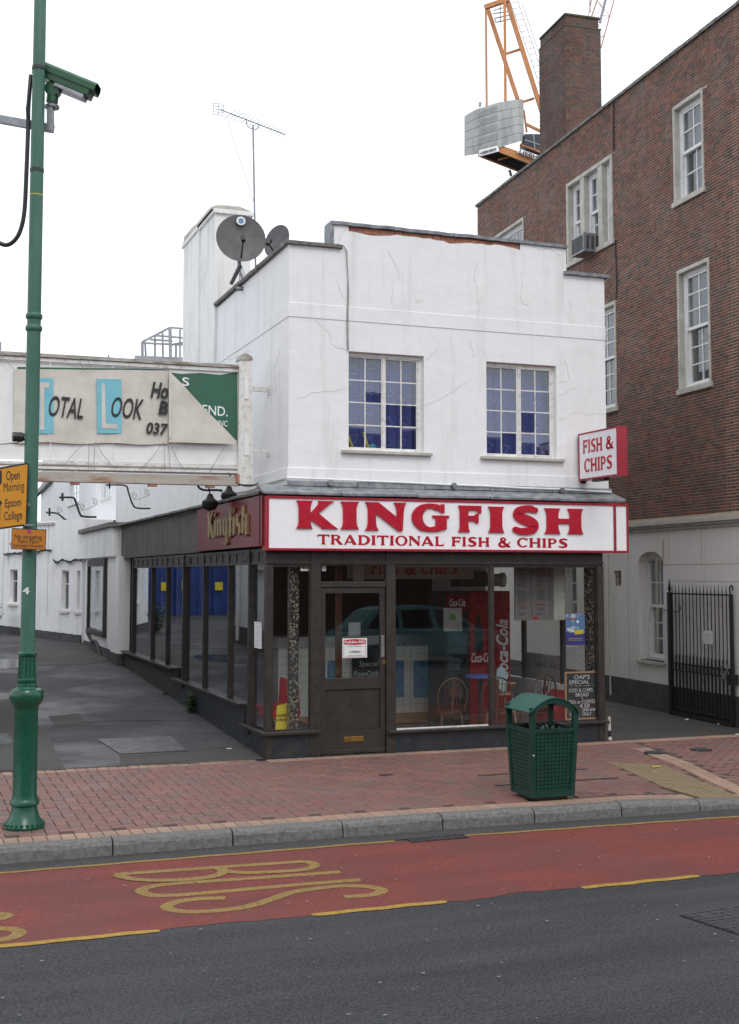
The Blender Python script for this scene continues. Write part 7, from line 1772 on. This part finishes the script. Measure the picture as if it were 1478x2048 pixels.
for u, v in ((0,0),(1,0),(1,1),(0,1)):
    e = .045; p = [BPt(u,v,0), BPt(u,v,1)]; su = 1 if u == 0 else -1; sv_ = 1 if v == 0 else -1
    vs = []
    for q in p: vs += [q, (q[0]+su*e, q[1], q[2]), (q[0]+su*e, q[1]+sv_*.014, q[2]), (q[0]+su*.014, q[1]+sv_*e, q[2]), (q[0], q[1]+sv_*e, q[2])]
    MB().add(vs, [(4,3,2,1,0),(5,6,7,8,9)]+[(i,(i+1)%5,(i+1)%5+5,i+5) for i in range(5)]).build('corner_frame', M['bin'], lb_)
for t0, t1, n_ in ((0,.10,'bottom_frame'),(.94,1.0,'top_frame')):
    m = MB()
    for f in range(4):
        for (a0, a1) in ((.0,1.0),):
            def P(a, t, off):
                if f == 0: p = BPt(a, 0, t); return (p[0], p[1]+off, p[2])
                if f == 1: p = BPt(a, 1, t); return (p[0], p[1]-off, p[2])
                if f == 2: p = BPt(0, a, t); return (p[0]+off, p[1], p[2])
                p = BPt(1, a, t); return (p[0]-off, p[1], p[2])
            vs = [P(.02,t0,.003),P(.98,t0,.003),P(.98,t1,.003),P(.02,t1,.003),P(.02,t0,.02),P(.98,t0,.02),P(.98,t1,.02),P(.02,t1,.02)]; m.add(vs, [(0,1,2,3),(7,6,5,4),(0,4,5,1),(1,5,6,2),(2,6,7,3),(3,7,4,0)])
    m.build(n_, M['bin'], lb_)
m = MB(); vs = [BPt(.08,.08,.02),BPt(.92,.08,.02),BPt(.92,.92,.02),BPt(.08,.92,.02),BPt(.09,.09,.97),BPt(.91,.09,.97),BPt(.91,.91,.97),BPt(.09,.91,.97)]
m.add(vs, [(0,3,2,1),(0,1,5,4),(1,2,6,5),(2,3,7,6),(3,0,4,7)]); m.build('inner_liner', M['black'], lb_)
m = MB(); vs = []; fs = []; n = 16
for i in range(n+1):
    for j in range(n+1):
        a, b = i/n, j/n; e = min(a, 1-a, b, 1-b); z = -.05*min(1, e*6)+.02*math.sin(a*17+b*5)*math.sin(b*21-a*9); p = BPt(.1+.8*a, .1+.8*b, .985); vs.append((p[0], p[1], p[2]+z-.012))
for i in range(n):
    for j in range(n): k = i*(n+1)+j; fs.append((k, k+n+1, k+n+2, k+1))
m.add(vs, fs); m.sm = True; m.build('bin_liner_bag', M['bag'], lb_)
# hood: front arch frame with two posts, curved sheet roof behind it
zp = BZ(1100,1408); W_ = w1_; zrise = .085
ztop_ = BZ(1110,1396); zpo = zb1
xl, xr = w0/2-W_/2, w0/2+W_/2
zsl = BZ(1068,1425)
def arcz(u, lift=0): t = (u-w0/2)/(W_/2); return zsl+(ztop_-zsl)*math.sqrt(max(0, 1-.92*t*t))*1.0+lift if True else 0
def arc2(u): t = (u-w0/2)/(W_/2); return zsl - .00 + (ztop_-zsl)*(1-t*t)
yf, yb_ = dd0/2-dd1/2, dd0/2+dd1/2
for y_, nm_ in ((yf, 'front'), (yb_-.04, 'back')):
    m = MB(); e = .05
    m.box(xl, xl+e, y_, y_+.035, zb1, arc2(xl+e)-.0); m.box(xr-e, xr, y_, y_+.035, zb1, arc2(xr-e))
    n = 16; vs = []; fs = []
    for i in range(n+1):
        u = xl+(xr-xl)*i/n; z = arc2(u); th = .045
        vs += [(u,y_,z),(u,y_+.035,z),(u,y_+.035,z-th),(u,y_,z-th)]
        if i: b = (i-1)*4; fs += [(b+k, b+4+k, b+4+(k+1)%4, b+(k+1)%4) for k in range(4)]
    fs += [(0,1,2,3),(n*4+3,n*4+2,n*4+1,n*4)]; m.add(vs, fs); m.build('arch_frame', M['bin'], lb_)
m = MB(); n = 16; vs = []; fs = []
for i in range(n+1):
    u = xl-.012+(xr-xl+.024)*i/n; z = arc2(max(xl, min(xr, u)))+.002
    vs += [(u,yf-.01,z),(u,yb_+.01,z),(u,yb_+.01,z+.008),(u,yf-.01,z+.008)]
    if i: b = (i-1)*4; fs += [(b+k, b+4+k, b+4+(k+1)%4, b+(k+1)%4) for k in range(4)]
fs += [(0,1,2,3),(n*4+3,n*4+2,n*4+1,n*4)]; m.add(vs, fs); m.sm = True; m.build('hood', simple('worn_green_hood', (.008,.075,.055), (.018,.11,.085), 7, .35, bs=12, bst=.2), lb_)
MB().box(.05,.39,.05,.37,.0,.036).build('foot_plate', M['black'], lb_)
p = BPt(.02,0,.62); MB().ball((p[0]+.012,p[1]-.004,p[2]), .010, 8).build('lock_stud', M['steel_plate'], lb_)
# ================================================================== WEEDS
def weed(name, label, base, h, n, mat, spread, frame=S, leafs=.05):
    t = thing(name, label, 'weed', frame, base); st_ = MB(); lf = MB()
    for i in range(n):
        a = rnd()*6.28; r = spread*rnd(); hh_ = h*random.uniform(.5,1)
        p = [Vector(base)+Vector((r*.3*math.cos(a), r*.3*math.sin(a), 0)), Vector(base)+Vector((r*.6*math.cos(a), r*.6*math.sin(a), hh_*.5)), Vector(base)+Vector((r*1.1*math.cos(a), r*1.1*math.sin(a), hh_))]
        P = crom(p, 4); st_.tube(P, .003, 4)
        for q in P[1:]:
            for k in range(3):
                b = rnd()*6.28; L = leafs*random.uniform(.6,1.3); d = Vector((math.cos(b), math.sin(b), random.uniform(-.1,.5))); s_ = Vector((-math.sin(b), math.cos(b), random.uniform(-.3,.3)))*L*.28
                lf.add([q, q+d*L*.5+s_, q+d*L, q+d*L*.5-s_], [(0,1,2,3)])
    st_.build('stem', mat, t); lf.build('foliage', mat, t, kind='stuff')
x, y, z = SY(392,1425); weed('weed', 'small bright green weed growing at the foot of the side stall riser', (x-.06,y,z), .30, 9, M['leaf'], .12, leafs=.075)
x, y, z = SY(332,1389); weed('weed', 'tiny tuft of weed at the wall foot farther back along the shop side', (x-.02,y,z), .06, 3, M['leaf'], .05, leafs=.03)
x, y, z = SY(8,1268); weed('nettle_clump', 'tall dark green nettle clump against the far white wall at the left edge', (x-.25,y-.3,z), .72, 26, M['leafdark'], .30, leafs=.10)
t = tag(MB().ball((0,0,.02), .035, 6, (1.2,.6,.5)).build('broken_brick', M['paver_buff'], None, S), 'small piece of broken brick at the foot of the shop side wall', 'brick'); q = SY(480,1473); t.location = S.w((q[0]-.02, q[1], q[2]))
# ================================================================== CRANES AND STEEL FRAME, FAR AWAY
YCR = 85.0
def K(x, y, Y=YCR): p = hit(x, y, Vector((0, Y, 0)), Vector((0, 1, 0))); return Vector((p.x, p.y, p.z))
cr = thing('tower_crane', 'orange tower crane with stacked concrete counterweights rising behind the brick building', 'crane', Wd, K(1000,340))
def kz(x, y): return (920+x/4.347, y/4.347)
def kk(x, y, Y=YCR): return K(*kz(x, y), Y)
# counterweight: polygonal block in slabs
prof = [(38,1010,-1.2),(150,945,-2.2),(335,888,-2.6),(508,860,-1.8),(552,875,0.6)]
bot = [(38,1358,-1.2),(160,1340,-2.2),(335,1288,-2.6),(510,1228,-1.8),(556,1235,0.6)]
ns = 5
for s_ in range(ns):
    m = MB(); vs = []
    for t0 in (s_/ns+.004, (s_+1)/ns-.004):
        for (x, y, dy), (xb, yb2, _d) in zip(prof, bot): vs.append(kk(x+(xb-x)*t0, y+(yb2-y)*t0, YCR+dy))
        vs.append(kk(552,868+(1235-868)*t0-15, YCR+3)); vs.append(kk(60,1000+350*t0-10, YCR+3))
    n = 7; fs = [tuple(range(n)), tuple(range(2*n-1, n-1, -1))]+[(i, i+n, (i+1) % n+n, (i+1) % n) for i in range(n)]
    m.add(vs, fs).build('counterweight_slab', M['concrete'], cr)
def kbar(a, b, w_, Y0=YCR, Y1=None, mat=None, name='strut'):
    p = kk(*a, Y0); q = kk(*b, Y1 if Y1 is not None else Y0); return MB().bar(p, q, w_, w_, up=(0,1,0)).build(name, mat or M['crane'], cr)
W = YCR/FPX/4.347    # one zoomed pixel in metres
kbar((225,90),(232,920),18*W,YCR-1.5); kbar((388,-40),(395,880),22*W,YCR-1.8); kbar((235,60),(500,862),32*W,YCR); kbar((400,-20),(720,1000),36*W,YCR-.5)
kbar((215,65),(420,-5),38*W,YCR-1); kbar((400,468),(520,430),18*W,YCR); kbar((550,885),(645,855),18*W,YCR); kbar((575,1080),(720,1150),22*W,YCR); kbar((555,960),(580,1150),16*W,YCR+1); kbar((520,1258),(720,1330),18*W,YCR)
for a, b in (((300,160),(440,130)),((310,195),(445,165)),((300,160),(310,195)),((350,20),(350,190)),((290,90),(400,60)),((280,120),(420,100))): kbar(a, b, 8*W, YCR+.3, mat=M['steel'], name='platform_rail')
for a, b in (((430,0),(720,820)),((500,0),(740,700)),((540,30),(720,560))): kbar(a, b, 5*W, YCR+.6, mat=M['steel'], name='ladder_rail')
for i in range(14): y = 20+i*50; x = 440+i*18; kbar((x,y+8),(x+60,y-4),4*W,YCR+.6,mat=M['steel'],name='ladder_rung')
kbar((310,340),(328,885),2.5*W,YCR,mat=M['wire'],name='rope'); kbar((550,940),(700,1100),2*W,YCR,mat=M['wire'],name='rope')
MB().box(*sorted((kk(560,1200).x, kk(720,1200).x)), YCR, YCR+3, kk(600,1300).z, kk(600,1165).z).build('winch_house', simple('dark_winch', (.05,.06,.08), None, 2, .6), cr)
for a, b in (((560,1215),(700,1260)),((640,1170),(650,1300))): kbar(a, b, 8*W, YCR-.4, mat=M['steel'], name='handrail')
m = MB(); pts = [(165,1360),(330,1310),(345,1240),(720,1380),(720,1560),(430,1480)]
P = [kk(*p, YCR-(2.2 if p[0] < 400 else .5)) for p in pts]
A0, A1, A2, A3 = kk(165,1345,YCR-2.2), kk(340,1300,YCR-2.5), kk(800,1470,YCR), kk(560,1520,YCR+3)
kbar((165,1350),(600,1520),20*W,YCR-2,YCR+1.5,name='counter_jib_beam'); m = MB()
q0, q1, q2, q3_ = kk(335,1255,YCR-2.5), kk(780,1410,YCR-.3), kk(780,1490,YCR-.3), kk(335,1320,YCR-2.5)
m.add([q0,q1,q2,q3_,q0+Vector((.3,.5,0)),q1+Vector((.3,.5,0)),q2+Vector((.3,.5,0)),q3_+Vector((.3,.5,0))], [(3,2,1,0),(4,5,6,7),(0,1,5,4),(2,3,7,6),(1,2,6,5),(3,0,4,7)]); m.build('counter_jib_side', M['crane'], cr)
m = MB(); m.add([kk(170,1350,YCR-2),kk(335,1315,YCR-2.3),kk(780,1475,YCR),kk(600,1515,YCR+1.5)], [(0,1,2,3)]); m.build('counter_jib_deck', M['int_dark'], cr)
kbar((330,1390),(430,1365),12*W,YCR-1.6); kbar((430,1480),(445,1530),22*W,YCR+.5,mat=M['steel'],name='hook_block')
m = MB(); pp = [kk(168,1305,YCR-2.9),kk(326,1265,YCR-2.9),kk(326,1318,YCR-2.9),kk(168,1360,YCR-2.9)]; m.add(pp+[p+Vector((0,.1,0)) for p in pp], [(3,2,1,0),(4,5,6,7),(0,1,5,4),(1,2,6,5),(2,3,7,6),(3,0,4,7)]); m.build('name_plate', M['sign_white'], cr)
def warp_text(st, A, Bq, Cq, D, mat, name):   # A,B top corners, D,C bottom corners
    m = MB(); put_text(m, st, 0, 1, 0, 1, lambda x, y, d: tuple((D*(1-x)+Cq*x)*(1-y)+(A*(1-x)+Bq*x)*y+Vector((0,-.02-d,0))), 0, .02, bold=.03); m.build(name, mat, cr)
M['cast'] = simple('cast_concrete_mark', (.30,.31,.31), None, 2, .9)
for s_ in range(ns):
    q = lambda x, f: kk(x, 945-(x-150)*.306+(s_+f)*(1342-945)/ns, YCR-2.42-.0020*(x-165))
    warp_text('LIEBHERR', q(170,.30), q(325,.30), q(325,.62), q(170,.62), M['cast'], 'cast_mark')
warp_text('LIEBHERR', kk(176,1322,YCR-2.95), kk(318,1284,YCR-2.95), kk(318,1303,YCR-2.95), kk(176,1342,YCR-2.95), M['black'], 'lettering')
m = MB(); pp = [kk(510,1290,YCR-1.75),kk(780,1385,YCR-.6),kk(780,1430,YCR-.6),kk(495,1325,YCR-1.85)]; m.add(pp, [(3,2,1,0),(0,1,2,3)]); m.build('name_plate', M['sign_white'], cr)
warp_text('LIEBHERR', kk(522,1300,YCR-1.85), kk(790,1392,YCR-.7), kk(790,1425,YCR-.7), kk(512,1330,YCR-1.95), M['black'], 'lettering')
MB().tube([kk(172,925),kk(176,890)], .1, 6).build('lamp', M['steel'], cr)
c2_ = thing('lattice_jib', 'pale orange lattice crane jib partly hidden behind the brick chimney', 'crane', Wd, K(1210,60,95))
def jb(a, b, w_, mat=None, Y=95): p, q = kk(*a, Y), kk(*b, Y+.5); MB().bar(p, q, w_*Y/FPX/4.347, w_*Y/FPX/4.347, up=(0,1,0)).build('lattice_member', mat or M['crane_pink'], c2_)
jb((1345,-20),(1225,420),12); jb((1200,-20),(1090,300),14); jb((1150,-20),(1080,300),8); jb((1270,-20),(1215,200),22, M['crane_grey']); jb((1130,-20),(1130,110),10, M['crane_grey']); jb((985,-20),(960,85),2.5, M['wire'])
zig = [(1190,-10),(1310,40),(1190,160),(1290,140),(1180,20),(1310,-10)]
for a, b in (((1190,0),(1300,140)),((1300,140),(1210,130)),((1300,140),(1200,220)),((1200,60),(1290,-10)),((1255,300),(1190,200)),((1250,315),(1170,330)),((1255,300),(1180,390)),((1190,0),(1230,60)),((1230,60),(1160,150))): jb(a, b, 4)
sf = thing('steel_framework', 'grey steel roof framework of a building under construction beyond the yard', 'steel frame', Wd, K(330,690,55))
def fb(a, b, w_=5, dy=0): Y = 52+dy; p, q = K(*a, Y), K(*b, Y); MB().bar(p, q, w_*Y/FPX, w_*Y/FPX, up=(0,1,0)).build('member', M['steel'], sf)
for a, b in (((340,655),(372,658)),((284,684),(340,655)),((284,684),(284,718)),((290,684),(292,718)),((310,672),(310,716)),((340,655),(341,722)),((360,660),(360,722)),((284,686),(372,690)),((310,671),(380,677)),((300,679),(345,682)),((325,663),(326,718)),((284,684),(262,720)) if False else ((340,690),(372,684)),((352,690),(352,722))): fb(a, b, 3.5, random.uniform(0,2))
fb((270,716),(420,722), 9); fb((340,657),(341,722), 6); fb((285,684),(285,716), 4.5)
for x in (75, 79, 200, 216): 
    pass
for x, l in ((1,'tall thin rod rising above the hoarding at the left edge'),(79,'thin rod rising above the hoarding beside the green column'),(217,'short thin rod above the middle of the hoarding')):
    o = MB().tube([PT(x, 684 if x < 200 else 710, 26), PT(x, 740, 26)], .02, 5).build('roof_rod', M['steel'], None, Wd); tag(o, l, 'rod')
# ================================================================== ACROSS THE STREET (seen only as reflections)
VO = -25.0
ob = thing('opposite_terrace', 'unseen brown brick terrace across the street, added for dark reflections in the shop glass', 'building', S, (0,VO,0))
hs = []
for i in range(-6, 9):
    for z0_ in (3.4,): hs.append((i*4+.8, i*4+2.2, z0_, z0_+1.6))
m = MB(); holed(m, -26, 38, -.2, 6.9, hs, .2, lambda a, z, d: (a, VO-d, z)); m.build('wall', simple('opposite_brick', (.075,.04,.03), (.11,.06,.045), 2, .9), ob)  # unseen wall put in for dark reflections, height set to block sky
for h in hs: mm = MB(); mm.box(h[0],h[1],VO-.2,VO-.16,h[2],h[3]); mm.build('window', M['glass_dark'], ob); mm = MB(); mm.box(h[0],h[1],VO-.15,VO-.10,(h[2]+h[3])/2-.04,(h[2]+h[3])/2+.04); mm.build('sash_bar', M['win_white'], ob)
MB().box(-26,38,VO-.05,VO+.15,2.6,3.0).build('shop_fascia', M['int_dark'], ob); MB().box(-26,38,VO-8,VO-.2,6.9,7.0).build('roof', M['lead'], ob)
sheet('far_pavement', M['alley'], -70, 70, VO-1, -21.5, 0.0)
vcar = 15.6; ua = S.U(648, 1235, vcar+.09)[0]; ub = S.U(985, 1250, vcar+.09)[0]; vr = -vcar
car = thing('parked_car', 'teal hatchback parked across the street mirrored in the shop window', 'car', S, ((ua+ub)/2, vr, RZ))
Lc = ub-ua
def cp(x, z): return (ua+Lc*x, RZ+z)
lowp = [(0,.35),(.0,.60),(.02,.80),(.10,.86),(.70,.88),(.90,.78),(.985,.62),(1,.35),(.97,.24),(.03,.24)]
topp = [(.06,.85),(.17,1.32),(.24,1.40),(.50,1.42),(.60,1.36),(.76,.87)]
m = MB(); m.prism([cp(*p) for p in lowp], 0, 1.6, lambda x, y, d: (x, vr+d, y)); m.build('body', M['teal_car'], car, bevel=.03)
m = MB(); pc = [cp(*p) for p in topp]; vs = [(x, vr+.12+(.10 if i not in (0,5) else 0), z) for i, (x, z) in enumerate(pc)]+[(x, vr+1.48-(.10 if i not in (0,5) else 0), z) for i, (x, z) in enumerate(pc)]
m.add(vs, [(0,1,2,3,4,5),(11,10,9,8,7,6)]+[(i+6,i+7,i+1,i) for i in range(5)]); m.build('cabin', M['teal_car'], car)
for pts in ([(.13,.90),(.20,1.28),(.30,1.32),(.31,.90)],[(.33,.90),(.32,1.32),(.48,1.35),(.50,.90)],[(.53,.90),(.51,1.35),(.58,1.31),(.72,.90)]):
    P = [cp(*p) for p in pts]
    for yy, s_ in ((vr+1.44, 1),): MB().add([(x, vr+1.6-.12-.10*((z-RZ-.85)/.55)*1.0+.012, z) for x, z in P], [(0,1,2,3)]).build('side_window', M['glass_dark'], car)
    MB().add([(x, vr+1.6-.12-.10*((z-RZ-.85)/.55)*1.0+.006, z) for x, z in P], [(0,1,2,3)]).build('window_backing', M['black'], car)  # black sheet behind the glass stands for the dark hollow cabin
for x in (.19,.80):
    for d in (.1, 1.5): u, z = cp(x, .30); w_ = MB().disc((u, vr+d, z), .30, (0,1,0), .2, 24).build('wheel', M['tyre'], car); MB().disc((u, vr+d+(.11 if d > 1 else -.11), z), .18, (0,1,0), .02, 20).build('rim', M['galv'], w_)
for x in (.02,.975): u, z = cp(x, .62); MB().box(u-.05,u+.05,vr+1.3,vr+1.6,z-.08,z+.08).build('headlight', M['glass_dark'], car)
